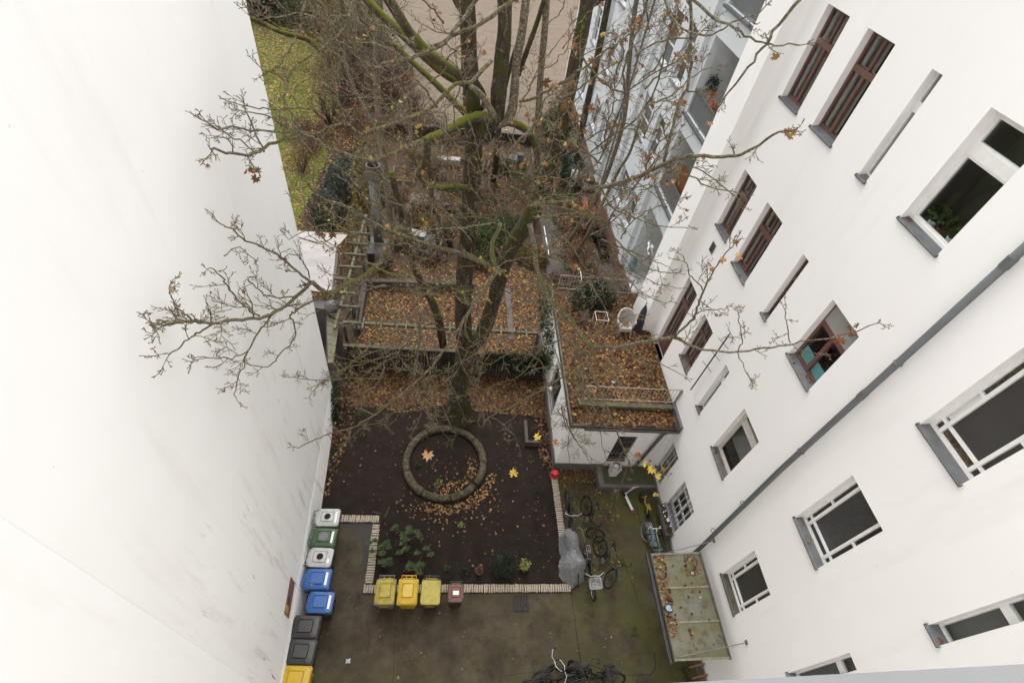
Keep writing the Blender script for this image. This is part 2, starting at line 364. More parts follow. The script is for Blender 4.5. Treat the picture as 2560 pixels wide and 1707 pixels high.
M['fencewood'] = mk('dark_fence_wood', (.036, .028, .020), (.02, .017, .0125), 5, .95, .3, stretch=(4, 4, .5), space='world')
M['canvas'] = mk('white_tent_cloth', (.29, .27, .26), (.235, .22, .21), 1.3, .9, .1, stretch=(1, 4, 1), spots=((.26, .20, .16), 6, .62, .12))
M['iron'] = mk('cast_iron', (.045, .042, .042), (.032, .029, .029), 5, .6, .2, metal=.2)
M['rust'] = mk('rusty_iron', (.075, .055, .048), (.05, .036, .032), 5, .7, .2)
M['globe'] = mk('dark_globe', (.045, .046, .048), (.036, .036, .038), 3, .35)
M['terracotta'] = mk('terracotta', (.22, .09, .045), (.15, .066, .034), 6, .85, .1)
M['canopyglass'] = mk('mossy_canopy_glass', (.112, .108, .082), (.088, .082, .028), 1.6, .35, .05, space='world', lo=.40, hi=.56, spots=((.052, .050, .016), 4, .50, .14))
M['wicker'] = mk('white_wicker', (.48, .44, .40), (.36, .33, .295), 45, .8, .6)
M['navy'] = mk('navy_cloth', (.012, .016, .028), (.02, .025, .04), 6, .8)
M['foil'] = mk('silver_foil', (.7, .7, .7), (.4, .4, .4), 6, .25, .8, metal=.9)
M['paper'] = mk('white_paper', (.34, .35, .36), None, 6, .8)
M['bluepaper'] = mk('pale_blue_wrapper', (.20, .33, .43), (.3, .4, .48), 6, .5)
M['stonewhite'] = mk('white_stone', (.30, .29, .28), (.22, .21, .20), 12, .9, .2)
M['fig'] = mk('painted_figure', (.62, .55, .52), (.45, .38, .36), 30, .7)
M['loggia'] = mk('loggia_wall', (.64, .65, .64), None, 1, .9, space='world')  # pale grey wall colour of the balcony recesses
M['panelgrey'] = mk('grey_panel', (.12, .126, .13), (.10, .106, .11), 2, .6)
M['orangewood'] = mk('orange_wood', (.27, .105, .032), (.18, .07, .022), 6, .6)
M['cyanpot'] = mk('turquoise_glaze', (.16, .42, .44), (.05, .22, .25), 9, .3)
M['bluepl'] = mk('blue_plastic', (.02, .08, .33), None, 4, .5)
M['camsill'] = mk('grey_metal_sill', (.16, .162, .168), (.14, .142, .146), 3, .7)
M['railpaint'] = mk('rusty_white_paint', (.34, .30, .26), (.22, .18, .15), 22, .7, .1, spots=((.14, .07, .04), 30, .58, .06))
# ================================================================ setting: ground sheets
XR = 7.94
def sheet(name, pts, z, mat):
    return tag(MB().poly([(p[0], p[1], z) for p in pts]).build(name, mat), kind='structure')
sheet('ground', [(-300, -60), (300, -60), (300, 400), (-300, 400)], -.02, M['garden'])
sheet('courtyard', [(-5.2, -2.5), (8.2, -2.5), (8.2, 9.2), (-5.2, 9.2)], 0, M['concrete'])
tag(MB().prism([(-4.6, 6.92), (-2.05, 6.92), (-2.05, 4.80), (4.18, 4.80), (4.10, 11.6), (-4.6, 11.6)], .004, .03).build('planting_bed', M['bed']), kind='structure')
sheet('earth_strip', [(-4.6, 11.45), (-2, 11.3), (0, 11.7), (2, 11.5), (4.15, 11.35), (4.15, 13.25), (-4.6, 13.25)], .036, M['earth'])
sheet('garden_soil', [(-8, 13.25), (5.0, 13.25), (5.0, 36), (-8, 36)], -.01, M['garden'])
sheet('leafy_ground', [(-14, 14), (-5.2, 14), (-5.6, 26), (-7.2, 40), (-11, 40)], -.004, M['earth'])
sheet('path', [(4.95, 13.5), (6.25, 13.5), (6.2, 36), (5.1, 36)], .0, M['path'])
sheet('lawn', [(-60, 21.5), (-8.3, 22), (-8.2, 30), (-9.5, 42), (-13, 62), (-60, 62)], .002, M['lawn'])
sheet('sand_field', [(-6.6, 36.2), (9.2, 35.4), (13.5, 60), (24, 130), (-40, 130), (-13, 62), (-8.6, 46)], .004, M['sand'])
sheet('terrace_paving', [(7.95, 15.4), (8.9, 15.4), (8.9, 20.6), (8.3, 20.6)], .006, M['slab'])
sheet('damp_patch', [(-3.3, 6.62), (-3.2, 6.76), (-2.1, 6.76), (-2.12, 5.3), (-2.3, 5.35), (-2.33, 5.9), (-2.5, 6.35), (-2.85, 6.55)], .004, M['damp'])
def crack(name, px, w, z=.004):
    p = [at(a, b, z=z) for a, b in px]; q = []
    for i in range(len(p) - 1):
        for k in range(6): q.append(p[i].lerp(p[i + 1], k / 6) + (V3((R.uniform(-.012, .012), R.uniform(-.012, .012), 0)) if w < .015 else V3()))
    q.append(p[-1]); mb = MB(); L = []; Rr = []
    for i, a in enumerate(q):
        t = (q[min(i + 1, len(q) - 1)] - q[max(i - 1, 0)]).normalized(); s = V3((-t.y, t.x, 0)) * w * R.uniform(.5, 1.1)
        L.append(a + s); Rr.append(a - s)
    n = len(q); mb.add(L + Rr, [(i, i + 1, n + i + 1, n + i) for i in range(n - 1)])
    o = mb.build(name, M['crack']); tag(o, kind='structure')
c8 = lambda x, y: (640 + x * .3042, 1230 + y * .3042)
cB = lambda x, y: (1260 + x * .2296, 1500 + y * .2296)
cD = lambda x, y: (1380 + x * .2041, 1180 + y * .2041)
crack('expansion_joint', [c8(1163, 950), c8(1140, 1250), c8(1118, 1640)], .010)
crack('expansion_joint', [(1427, 1475), cB(745, 30), cB(780, 300), cB(838, 690)], .014)
crack('pavement_crack', [c8(905, 1050), c8(930, 1150), c8(935, 1225)], .012)
crack('pavement_crack', [c8(922, 1260), c8(905, 1340)], .005)
crack('pavement_crack', [cD(870, 1060), cD(940, 1270), cD(1000, 1400), cD(1050, 1568)], .013)
crack('pavement_crack', [cB(870, 690), cB(1000, 720), cB(1180, 800), cB(1400, 815), cB(1600, 810), cB(1650, 730), cB(1635, 580)], .013)
crack('pavement_crack', [cD(100, 125), cD(330, 160), cD(540, 140), cD(700, 165), cD(1180, 170)], .014)
crack('pavement_crack', [cD(1060, 450), cD(1110, 600), cD(1180, 980)], .012)
crack('pavement_crack', [(640 + 860 * .3042, 1230 + 1480 * .3042), (640 + 780 * .3042, 1230 + 1560 * .3042)], .005)
crack('pavement_crack', [cB(0, 830), cB(100, 800), cB(330, 780)], .006)
crack('pavement_crack', [cB(1590, 300), cB(1690, 320), cB(1730, 270)], .005)
# drain shaft and light well
drain = thing('drain_grate', 'dark square drain grate sunk in the yard below the brick edging', 'drain', at(1303, 1509, z=0))
p = at(1303, 1509, z=0)
m_ = MB()
for k in range(9): m_.box(p.x - .2 + k * .05 - .007, p.x - .2 + k * .05 + .007, p.y - .2, p.y + .2, .002, .008)
m_.build('grate_bar', M['iron'], drain, kind='stuff')
MB().prism([(p.x - .23, p.y - .23), (p.x + .23, p.y - .23), (p.x + .23, p.y + .23), (p.x - .23, p.y + .23)], .001, .006).build('shaft', M['crack'], drain)
p = at(*cD(1183, 590), z=0); lw = thing('light_well', 'small square iron light well grate beside the right wall', 'grate', (p.x, p.y, 0))
m_ = MB().box(p.x - .34, p.x + .34, p.y - .55, p.y + .5, .002, .05); m_.build('rim', M['concrete'], lw)
m_ = MB()
for k in range(6): m_.box(p.x - .12 + k * .048 - .01, p.x - .12 + k * .048 + .01, p.y - .14, p.y + .14, .052, .062)
m_.build('grate_bar', M['iron'], lw, kind='stuff'); MB().box(p.x - .15, p.x + .15, p.y - .15, p.y + .15, .05, .054).build('shaft', M['crack'], lw)

# ================================================================ brick edging, every brick a part
edg = thing('brick_edging', None, None, (0, 0, 0)); edg['kind'] = 'structure'
bm_ = [MB().rsq([(0, 0, 0, .118, .031, .008), (0, 0, .075, .118, .031, .010), (0, 0, .085, .110, .024, .008)]).mesh('brick', M['brick']) for _ in range(1)]
def lay(a, b, step=.076, along=None):
    a, b = V3(a), V3(b); d = (b - a).normalized(); n = int((b - a).length / step); ang = math.atan2(d.y, d.x)
    for i in range(n):
        o = bpy.data.objects.new('brick', bm_[0]); q = a + d * (i + .5) * step
        o.location = (q.x + R.uniform(-.006, .006), q.y + R.uniform(-.006, .006), R.uniform(-.02, -.002))
        o.rotation_euler = (R.uniform(-.05, .05), R.uniform(-.05, .05), ang + math.pi / 2 + R.uniform(-.06, .06))
        o.scale = (R.uniform(.93, 1.04), R.uniform(.85, 1.05), 1); link(o, edg)
for q in ([(-2.16, 4.58), (4.34, 4.56), (4.34, 4.80), (-2.16, 4.82)], [(4.13, 4.82), (4.37, 4.82), (4.28, 8.8), (4.04, 8.8)], [(-2.12, 4.84), (-1.88, 4.84), (-1.91, 6.74), (-2.15, 6.74)], [(-3.3, 6.75), (-1.9, 6.75), (-1.9, 6.98), (-3.3, 6.98)]):
    MB().prism(q, .005, .045).build('mortar', M['crack'], edg)
lay((-2.14, 4.70, 0), (4.32, 4.68, 0))
lay((4.25, 4.86, 0), (4.16, 8.75, 0))
lay((-2.0, 4.86, 0), (-2.03, 6.72, 0))
lay((-3.25, 6.87, 0), (-1.92, 6.86, 0))

# ================================================================ left house: blank white wall
LW = lambda y: -3.80 - (y - 4.05) * .0605
lh = thing('white_house', 'blank white plastered wall of the house on the left with brown streaks', 'building', (-4, 6, 0))
YE = 11.55
m_ = MB()
ya, yb = 1.9, YE
m_.prism([(LW(ya), ya), (LW(yb), yb), (-16, yb + .15), (-16, 1.9)], -.3, 24)
m_.build('wall', M['plasterL'], lh)
m_ = MB().prism([(LW(ya) + .0, ya - .002), (LW(ya) + .42, -.6), (-16, -.6), (-16, ya - .002)], -.3, 24)
m_.build('corner_wall', M['plasterL'], lh)
pl = [(LW(2.2) + .10, 2.2), (LW(7.5) + .10, 7.5), (LW(9.6) + .085, 9.6), (LW(11.4) + .03, 11.4), (LW(11.4) - .05, 11.4), (LW(2.2) - .05, 2.2)]
m_ = MB(); n_ = len(pl)
top = [((LW(y) + .004) if i < 4 else x, y, 1.15) for i, (x, y) in enumerate(pl)]
m_.add([(x, y, 0) for x, y in pl] + top, [tuple(range(n_, 2 * n_))] + [(i, (i + 1) % n_, n_ + (i + 1) % n_, n_ + i) for i in range(n_)])
m_.build('plinth', M['plasterL'], lh)
# information sign on that wall
def on_lw(px, py):
    d = np.array([(px - 1280) / FPX, (py - 853.5) / FPX, 1]) @ CM
    t = (-3.80 + 4.05 * .0605) / (d[0] + .0605 * d[1]); return V3((t * d[0], t * d[1], CAMH + t * d[2]))
cS = lambda x, y: (680 + x * .13605, 1440 + y * .13605)
S = [on_lw(*cS(205, 660)), on_lw(*cS(283, 750)), on_lw(*cS(425, 130)), on_lw(*cS(345, 30))]
sg = thing('wall_sign', 'orange bordered information sign on the left white wall above the blue bins', 'sign', S[0])
zb = (S[1].z + S[2].z) / 2; zt = (S[0].z + S[3].z) / 2; y0_, y1_ = (S[0].y + S[1].y) / 2, (S[2].y + S[3].y) / 2
def sp(mb, u0, u1, v0, v1, off):
    P4 = []
    for u, v in ((u0, v0), (u1, v0), (u1, v1), (u0, v1)):
        y = y0_ + (y1_ - y0_) * u; P4.append((LW(y) + off, y, zb + (zt - zb) * v))
    return mb.add(P4 + [(a - .008, b, c) for a, b, c in P4], [(0, 1, 2, 3), (0, 4, 5, 1), (1, 5, 6, 2), (2, 6, 7, 3), (3, 7, 4, 0)])
sp(MB(), 0, 1, 0, 1, .02).build('board', M['orange'], sg)
sp(MB(), .03, .97, .40, .93, .024).build('print_panel', M['steel'], sg)
sp(MB(), .04, .24, .45, .95, .028).build('yellow_panel', mk('sign_yellow', (.55, .33, .06), None, 4), sg)
m_ = MB()
for i in range(4): sp(m_, .28 + i * .055, .315 + i * .055, .5, .9, .028)
m_.build('pictogram', M['ink'], sg)
sp(MB(), .55, .92, .62, .93, .028).build('blue_panel', mk('sign_blue', (.06, .05, .16), (.25, .12, .12), 14), sg)

# ================================================================ right house with every window
rh = thing('apartment_building', 'white apartment house filling the right side with brown and white framed windows', 'building', (XR, 6, 0))
WD = .20
WIN = {  # y0, y1, z0, z1, style
 'A3': (11.66, 12.62, 12.52, 14.55, 'brown'), 'B3': (9.97, 10.93, 12.55, 14.55, 'brown'), 'C3': (8.53, 8.82, 12.53, 14.53, 'slim'), 'D3': (6.25, 7.33, 12.53, 14.51, 'white'),
 'A2': (11.66, 12.56, 8.75, 10.60, 'brown'), 'B2': (9.98, 10.92, 8.60, 10.59, 'brown'), 'C2': (8.51, 8.79, 8.66, 10.58, 'slimbrown'), 'D2': (6.25, 7.32, 8.77, 10.54, 'browncurtain'),
 'A1': (11.66, 12.60, 3.22, 6.64, 'door'), 'B1': (10.0, 10.84, 4.60, 6.62, 'brown'), 'C1': (8.48, 8.78, 4.52, 6.61, 'slim'), 'D1': (6.25, 7.28, 4.55, 6.59, 'oldwhite'),
 'E3': (3.17, 4.25, 10.52, 12.52, 'stained'), 'E2': (3.15, 4.24, 6.70, 8.75, 'stair'), 'E1': (3.16, 4.20, 2.92, 4.80, 'stairplain'),
 'F3': (1.38, 1.67, 8.62, 10.38, 'tilt'), 'F2': (1.37, 1.65, 4.40, 6.60, 'tilt'),
 'G0': (6.20, 7.25, .72, 2.44, 'barred'), 'H0': (8.05, 8.72, .70, 2.45, 'cellar')}
def facade(mb, ur, zr, rects, fn, dep):
    us = sorted({ur[0], ur[1], *[r[0] for r in rects], *[r[1] for r in rects]}); zs = sorted({zr[0], zr[1], *[r[2] for r in rects], *[r[3] for r in rects]})
    for i in range(len(us) - 1):
        for j in range(len(zs) - 1):
            cu, cz = (us[i] + us[i + 1]) / 2, (zs[j] + zs[j + 1]) / 2
            if any(r[0] < cu < r[1] and r[2] < cz < r[3] for r in rects): continue
            mb.add([fn(us[i], zs[j], 0), fn(us[i + 1], zs[j], 0), fn(us[i + 1], zs[j + 1], 0), fn(us[i], zs[j + 1], 0)], [(0, 1, 2, 3)])
    for r in rects:
        c = [(r[0], r[2]), (r[1], r[2]), (r[1], r[3]), (r[0], r[3])]
        for k in range(4):
            a, b = c[k], c[(k + 1) % 4]; mb.add([fn(*a, 0), fn(*b, 0), fn(*b, dep), fn(*a, dep)], [(0, 1, 2, 3)])
m_ = MB(); facade(m_, (-.6, 13.3), (-.3, 22), [w[:4] for w in WIN.values()], lambda u, z, d: (XR + d, u, z), WD + .1)
m_.build('wall', M['plasterR'], rh)
# rounded inner corner and projecting end pier
m_ = MB(); pts = [(XR, 12.78)]
for k in range(9):
    a = math.pi / 2 * k / 8; pts.append((XR - .16 + .16 * math.cos(a), 13.14 + .16 * math.sin(a)))
pts += [(7.50, 13.30), (7.50, 14.6), (XR + 4, 14.6), (XR + 4, 12.9)]
pts[0] = (XR + .002, 12.9)
m_.prism(pts, -.3, 22).build('end_pier', M['plasterR'], rh)
MB().box(XR - .06, XR, -.6, 8.9, -.1, .42).build('plinth', M['plinth'], rh)
def wbox(mb, w, u0, u1, v0, v1, d0, d1):  # u,v in metres from the opening's near-bottom corner; d inward from wall face
    return mb.box(XR + d0, XR + d1, w[0] + u0, w[0] + u1, w[2] + v0, w[2] + v1)
SILLS = []
for nm, w in WIN.items():
    y0, y1, z0, z1, st = w; W_, H_ = y1 - y0, z1 - z0
    D0 = WD - .045; f = MB(); fw = .065
    brown = st in ('brown', 'slimbrown', 'browncurtain', 'door'); slim = st.startswith('slim') or st == 'tilt'
    fm = M['brown'] if brown else (M['oldwhite'] if st in ('oldwhite', 'cellar') else M['white'])
    if slim: fw = .032
    b0 = .058
    wbox(f, w, 0, fw, b0, H_, D0, D0 + .07); wbox(f, w, W_ - fw, W_, b0, H_, D0, D0 + .07)
    wbox(f, w, fw, W_ - fw, b0, b0 + fw, D0, D0 + .07); wbox(f, w, fw, W_ - fw, H_ - fw, H_, D0, D0 + .07)
    panes = []; tr = H_ * .66
    if st in ('brown', 'browncurtain', 'slimbrown', 'door'):
        if st == 'door': tr = H_ * .72
        wbox(f, w, fw, W_ - fw, tr - .06, tr + .06, D0 - .025, D0 + .065)
        if W_ > .5: wbox(f, w, W_ / 2 - .045, W_ / 2 + .045, b0 + fw, tr - .06, D0 - .015, D0 + .06); wbox(f, w, W_ / 2 - .035, W_ / 2 + .035, tr + .06, H_ - fw, D0 - .005, D0 + .06)
        if st == 'door': wbox(f, w, fw, W_ - fw, b0 + fw, b0 + .8, D0 + .01, D0 + .05)
    elif st in ('white', 'slim', 'oldwhite'):
        tr = H_ * (.70 if st != 'oldwhite' else .78); wbox(f, w, fw, W_ - fw, tr - .09, tr + .09, D0 - .008, D0 + .065)
        for a, b in ((b0 + fw, tr - .09), (tr + .09, H_ - fw)) if not slim else ():
            for uu in ((fw, fw + .04), (W_ - fw - .04, W_ - fw)): wbox(f, w, *uu, a, b, D0 + .012, D0 + .062)
            for vv in ((a, a + .04), (b - .04, b)): wbox(f, w, fw + .04, W_ - fw - .04, *vv, D0 + .012, D0 + .062)
    elif st in ('stair', 'stained', 'stairplain'):
        gy = [.17 * W_, .83 * W_]; gz = [.15 * H_, .52 * H_, .55 * H_]; t = .03
        for g in gy: wbox(f, w, g - t, g + t, b0 + fw, H_ - fw, D0 - .004, D0 + .066)
        segs = [(fw, gy[0] - t), (gy[0] + t, gy[1] - t), (gy[1] + t, W_ - fw)]
        for a, b in segs: wbox(f, w, a, b, gz[0] - t * .8, gz[0] + t * .8, D0 - .002, D0 + .062)
        for a, b in (segs[0], segs[2]): wbox(f, w, a, b, gz[1] - t * .8, gz[1] + t * .8, D0 - .002, D0 + .062)
    elif st == 'tilt':
        tr = H_ * .72; wbox(f, w, fw, W_ - fw, tr - .08, tr + .08, D0 - .006, D0 + .065)
    elif st in ('barred', 'cellar'):
        for g in (W_ / 2,): wbox(f, w, g - .04, g + .04, b0 + fw, H_ - fw, D0 - .004, D0 + .06)
        for q in (.36, .72):
            wbox(f, w, fw, W_ / 2 - .05, H_ * q - .03, H_ * q + .03, D0, D0 + .06); wbox(f, w, W_ / 2 + .05, W_ - fw, H_ * q - .03, H_ * q + .03, D0, D0 + .06)
        for half in ((fw, W_ / 2 - .05), (W_ / 2 + .05, W_ - fw)):
            g = sum(half) / 2; wbox(f, w, g - .012, g + .012, b0 + fw, H_ - fw, D0 + .005, D0 + .055)
    fo = f.build('window', fm, rh)
    # panes
    gx = D0 + .04
    def pane(u0, u1, v0, v1, mat):
        MB().box(XR + gx, XR + gx + .008, y0 + u0, y0 + u1, z0 + v0, z0 + v1).build('pane', mat, fo)
    if st in ('stair', 'stained', 'stairplain'):
        us = [fw, gy[0], gy[1], W_ - fw]; vs = [b0 + fw, gz[0], gz[1], H_ - fw]
        for i in range(3):
            if i == 1:
                pane(us[1], us[2], vs[0], vs[1], M['stained'] if st == 'stained' else M['dglass'])
                pane(us[1], us[2], vs[1], vs[3], M['rglass'] if st == 'stair' else M['dglass']); continue
            for j in range(3):
                if st == 'stained' and i == 2 and j == 1: continue            # the opened vent
                pane(us[i], us[i + 1], vs[j], vs[j + 1], M['stained'] if (st == 'stained' and i == 2) else M['dglass'])
        if st == 'stained':
            MB().box(XR + gx + .02, XR + gx + .04, y0 + us[2] + .03, y0 + us[3], z0 + vs[1] + .05, z0 + vs[2]).build('open_vent', M['white'], fo).rotation_euler = (0, 0, 0)
    else:
        cut = tr if st not in ('barred', 'cellar') else H_ * .6
        if W_ > .5:
            for u0, u1 in ((fw, W_ / 2), (W_ / 2, W_ - fw)):
                pane(u0, u1, b0 + fw + (.75 if st == 'door' else 0), cut, M['glass']); pane(u0, u1, cut, H_ - fw, M['glass'])
        else: pane(fw, W_ - fw, b0 + fw, cut, M['glass']); pane(fw, W_ - fw, cut, H_ - fw, M['glass'])
    # room behind, open to the window
    x0, x1 = XR + WD + .1, XR + WD + 1.3; a0, a1, q0, q1 = y0 - .5, y1 + .5, z0 - .35, z1 + .3
    rm = MB(); rm.add([(x0, a0, q0), (x1, a0, q0), (x1, a1, q0), (x0, a1, q0), (x0, a0, q1), (x1, a0, q1), (x1, a1, q1), (x0, a1, q1)],
                      [(0, 1, 2, 3), (7, 6, 5, 4), (1, 5, 6, 2), (0, 4, 5, 1), (2, 6, 7, 3)])
    rm.build('room', M['roomgrey'] if st in ('white', 'tilt', 'slim', 'browncurtain') else M['dark'], fo)
    if st == 'tilt': MB().box(XR + WD + .11, XR + WD + .12, y0, y1, z0, z1).build('blind', M['blind'], fo)
    if st in ('brown', 'white', 'door', 'slimbrown'):
        if st == 'white': pass
        else:       # inner casement frame, as in a double window
            g = MB(); dd = WD + .06
            for uu in ((.05, .11), (W_ - .11, W_ - .05)) + (((W_ / 2 - .04, W_ / 2 + .04),) if W_ > .5 else ()): wbox(g, w, *uu, .05, H_ - .04, dd, dd + .04)
            wbox(g, w, .05, W_ - .05, .04, .1, dd + .002, dd + .042); wbox(g, w, .05, W_ - .05, tr - .05, tr + .05, dd + .002, dd + .042)
            g.build('inner_frame', M['oldwhite'], fo)
            MB().box(XR + WD + .22, XR + WD + .23, y0 - .1, y0 + W_ * .30, z0, z1).box(XR + WD + .22, XR + WD + .23, y1 - W_ * .34, y1 + .1, z0, z1).build('curtain', M['blind'], fo); MB().box(XR + WD + .003, XR + WD + .2, y1 - .02, y1, z0, z1).box(XR + WD + .003, XR + WD + .2, y0, y1, z0 - .012, z0 + .012).build('inner_lining', M['oldwhite'], fo)
    if st == 'oldwhite': MB().box(XR + .5, XR + .52, y0 - .1, y1 + .1, z0 + .35, z1).build('blind', M['blind'], fo)
    if st == 'barred':
        MB().box(XR + .38, XR + .40, y0, y1, z0 + .9, z1).build('curtain', M['curtain'], fo)
        g = MB()
        for k in range(7): g.cyl((XR + .03, y0 + (k + .5) * W_ / 7, z0 + .03), (XR + .03, y0 + (k + .5) * W_ / 7, z1 - .02), .009, n=6)
        for q in (.2, .5, .8): g.cyl((XR + .034, y0 + .01, z0 + H_ * q), (XR + .034, y1 - .01, z0 + H_ * q), .009, n=6)
        g.build('window_bars', M['steel'], fo)
    if st == 'cellar':
        g = MB()
        for k in range(4): g.cyl((XR + .03, y0 + (k + .5) * W_ / 4, z0 + .03), (XR + .03, y0 + (k + .5) * W_ / 4, z1 - .02), .01, n=6)
        g.build('window_bars', M['iron'], fo)
    if st == 'browncurtain':
        g = MB(); ys = [y0 + .05 + i * (W_ - .1) / 60 for i in range(61)]
        for half in ((0, 30), (30, 60)):
            vs = []; fs = []; i0, i1 = half
            for i in range(i0, i1 + 1):
                dx = .025 * math.sin(i * 1.5); q = abs((i - i0) / (i1 - i0) - .5) * 2
                vs += [(XR + .42 + dx, ys[i], z0 + .95 + .25 * (1 - q) - .1 * (i % 2)), (XR + .42 + dx, ys[i], z1 - .45)]
            n = i1 - i0; g.add(vs, [(2 * k, 2 * k + 2, 2 * k + 3, 2 * k + 1) for k in range(n)])
        g.build('curtain', M['curtain'], fo)
        MB().box(XR + D0 - .02, XR + D0 - .002, y0 + fw, y1 - fw, z0 + tr + .06, z1 - .02).build('blind', M['blind'], fo)
        MB().box(XR + gx + .03, XR + gx + .05, y0 + .05, y1 - .05, z0 + .06, z0 + .42).build('turquoise_board', M['teal'], fo)
    # zinc sill with turned-up ends
    if st != 'door':
        s = MB(); xo = XR - .05; e = .025
        zi, zo = z0 + .060, z0 + .006
        s.add([(XR + D0, y0, zi), (xo, y0 - e, zo), (xo, y1 + e, zo), (XR + D0, y1, zi), (XR - .002, y0, z0 + .020), (XR - .002, y1, z0 + .020)], [(0, 4, 5, 3)])
        s.hexa([(xo, y0 - e, zo - .022), (XR - .003, y0 - e, zo - .022), (XR - .003, y1 + e, zo - .022), (xo, y1 + e, zo - .022), (xo, y0 - e, zo), (XR - .003, y0 - e, z0 + .018), (XR - .003, y1 + e, z0 + .018), (xo, y1 + e, zo)])
        for yy in (y0 - e, y1 + e - .012): s.add([(xo, yy, zo), (XR - .004, yy, z0 + .0), (XR - .004, yy, z0 + .045), (xo, yy, zo + .025), (xo, yy + .012, zo), (XR - .004, yy + .012, z0 + .0), (XR - .004, yy + .012, z0 + .045), (xo, yy + .012, zo + .025)], [(0, 1, 2, 3), (7, 6, 5, 4), (3, 2, 6, 7), (0, 3, 7, 4)])
        s.build('sill', M['zincmoss'] if nm == 'E1' else (M['zincbrown'] if nm[1] in '1' else M['zinc']), fo)
        SILLS.append((nm, y0, y1, z0, D0))
    else:
        MB().box(XR - .05, XR + D0, y0 - .03, y1 + .03, z0 - .05, z0).build('threshold', M['zincbrown'], fo)
# small vent on the wall
vp = at(1600 + 670 * .27234, 400 + 805 * .27234, x=XR)
v = MB().box(XR - .03, XR, vp.y - .12, vp.y + .12, vp.z - .16, vp.z + .16); vo = v.build('air_vent', M['steel'], rh)
m_ = MB()
for k in range(5): m_.box(XR - .045, XR - .031, vp.y - .09, vp.y + .09, vp.z - .12 + k * .055, vp.z - .095 + k * .055)
m_.build('slat', M['iron'], vo, kind='stuff')
# rain pipe
rp = thing('rain_pipe', 'grey rain downpipe running down the right white wall to the canopy', 'drainpipe', (7.83, 5.24, 0))
MB().tube([(7.83, 5.25, 20), (7.83, 5.24, 7), (7.83, 5.12, 2.55), (7.83, 5.10, .1)], .062, 14).build('pipe', M['pipe'], rp, smooth=True)
for z in (10.95, 7.9, 5.2, 3.4): MB().ring((7.83, 5.24, z), (0, 0, 1), .068, .012).tube([(7.89, 5.24, z), (7.95, 5.24, z)], .01, 6).build('bracket', M['steel'], rp)
for z in (10.0, 13.2): MB().cyl((7.83, 5.245, z - .09), (7.83, 5.245, z + .09), .072, n=14).build('pipe_collar', M['pipe'], rp)

# camera's own house: facade behind the camera and the metal sill in the lower right corner
oh = thing('courtyard_house', 'house the photo is taken from, its grey metal ledge crossing the lower right corner', 'building', (0, -.7, 0))
MB().box(-16, 12, -8, -.62, -.3, 20).build('wall', M['plasterR'], oh)
def ray(px, py, t): return V3(tuple(np.array([(px - 1280) / FPX, (py - 853.5) / FPX, 1]) @ CM * t + np.array([0, 0, CAMH])))
A, B = ray(1500, 1716, .60), ray(2760, 1648, .60)
u_ = (B - A).normalized(); dn = V3((0, -.35, -1)).normalized()
m_ = MB(); back = V3((0, -.5, .02))
m_.hexa([A + dn * .05, B + dn * .05, B + dn * .05 + back, A + dn * .05 + back, A, B, B + back, A + back])
m_.build('window_ledge', M['camsill'], oh)

# ================================================================ canopy over the right-hand door
cy = thing('glass_canopy', 'mossy glass canopy with fallen leaves over the door on the right', 'canopy', (6.9, 3.6, 2.4))
X0, X1, Y0, Y1 = 6.17, 7.66, 2.27, 4.90
zc = lambda x: 2.42 + (x - X0) * .10
ybs = [Y0, 3.12, 3.98, Y1]
for a, b in zip(ybs[:-1], ybs[1:]):
    MB().hexa([(X0 + .06, a + .02, zc(X0 + .06)), (X1 - .03, a + .02, zc(X1 - .03)), (X1 - .03, b - .02, zc(X1 - .03)), (X0 + .06, b - .02, zc(X0 + .06)),
               (X0 + .06, a + .02, zc(X0 + .06) + .012), (X1 - .03, a + .02, zc(X1 - .03) + .012), (X1 - .03, b - .02, zc(X1 - .03) + .012), (X0 + .06, b - .02, zc(X0 + .06) + .012)]).build('pane', M['canopyglass'], cy)
m_ = MB()
for y in ybs: m_.beam((X0 + .05, y, zc(X0) + .012), (X1, y, zc(X1) + .012), .05, .045)
m_.build('batten', mk('canopy_batten', (.20, .195, .14), (.12, .115, .07), 9, .7), cy)
MB().beam((X1, Y0 - .04, zc(X1) + .01), (X1, Y1 + .04, zc(X1) + .01), .05, .07).build('frame_bar', M['zincmoss'], cy); MB().beam((X0 + .05, Y0 - .04, zc(X0) - .02), (X0 + .05, Y1 + .04, zc(X0) - .02), .04, .06).build('frame_bar', M['zincmoss'], cy)
m_ = MB(); gp = [(X0 - .10, 2.41), (X0 - .10, 2.33), (X0 + .02, 2.33), (X0 + .02, 2.41), (X0 + .012, 2.41), (X0 + .012, 2.338), (X0 - .092, 2.338), (X0 - .092, 2.41)]
n_ = len(gp); m_.add([(x, Y0 - .06, z) for x, z in gp] + [(x, Y1 + .06, z) for x, z in gp], [(i, (i + 1) % n_, n_ + (i + 1) % n_, n_ + i) for i in range(n_)] + [tuple(range(n_)), tuple(range(2 * n_ - 1, n_ - 1, -1))])
m_.build('gutter', M['iron'], cy)
for a, b in (((XR, 5.07, 3.09), (X0 + .1, Y1 - .05, zc(X0) + .03)), ((XR, 2.50, 3.12), (X0 + .1, Y0 + .05, zc(X0) + .03))):
    t_ = MB().cyl(a, b, .012, n=8).build('tie_rod', M['steel'], cy); MB().box(a[0] - .02, a[0], a[1] - .05, a[1] + .05, a[2] - .05, a[2] + .05).build('rod_plate', M['steel'], t_)

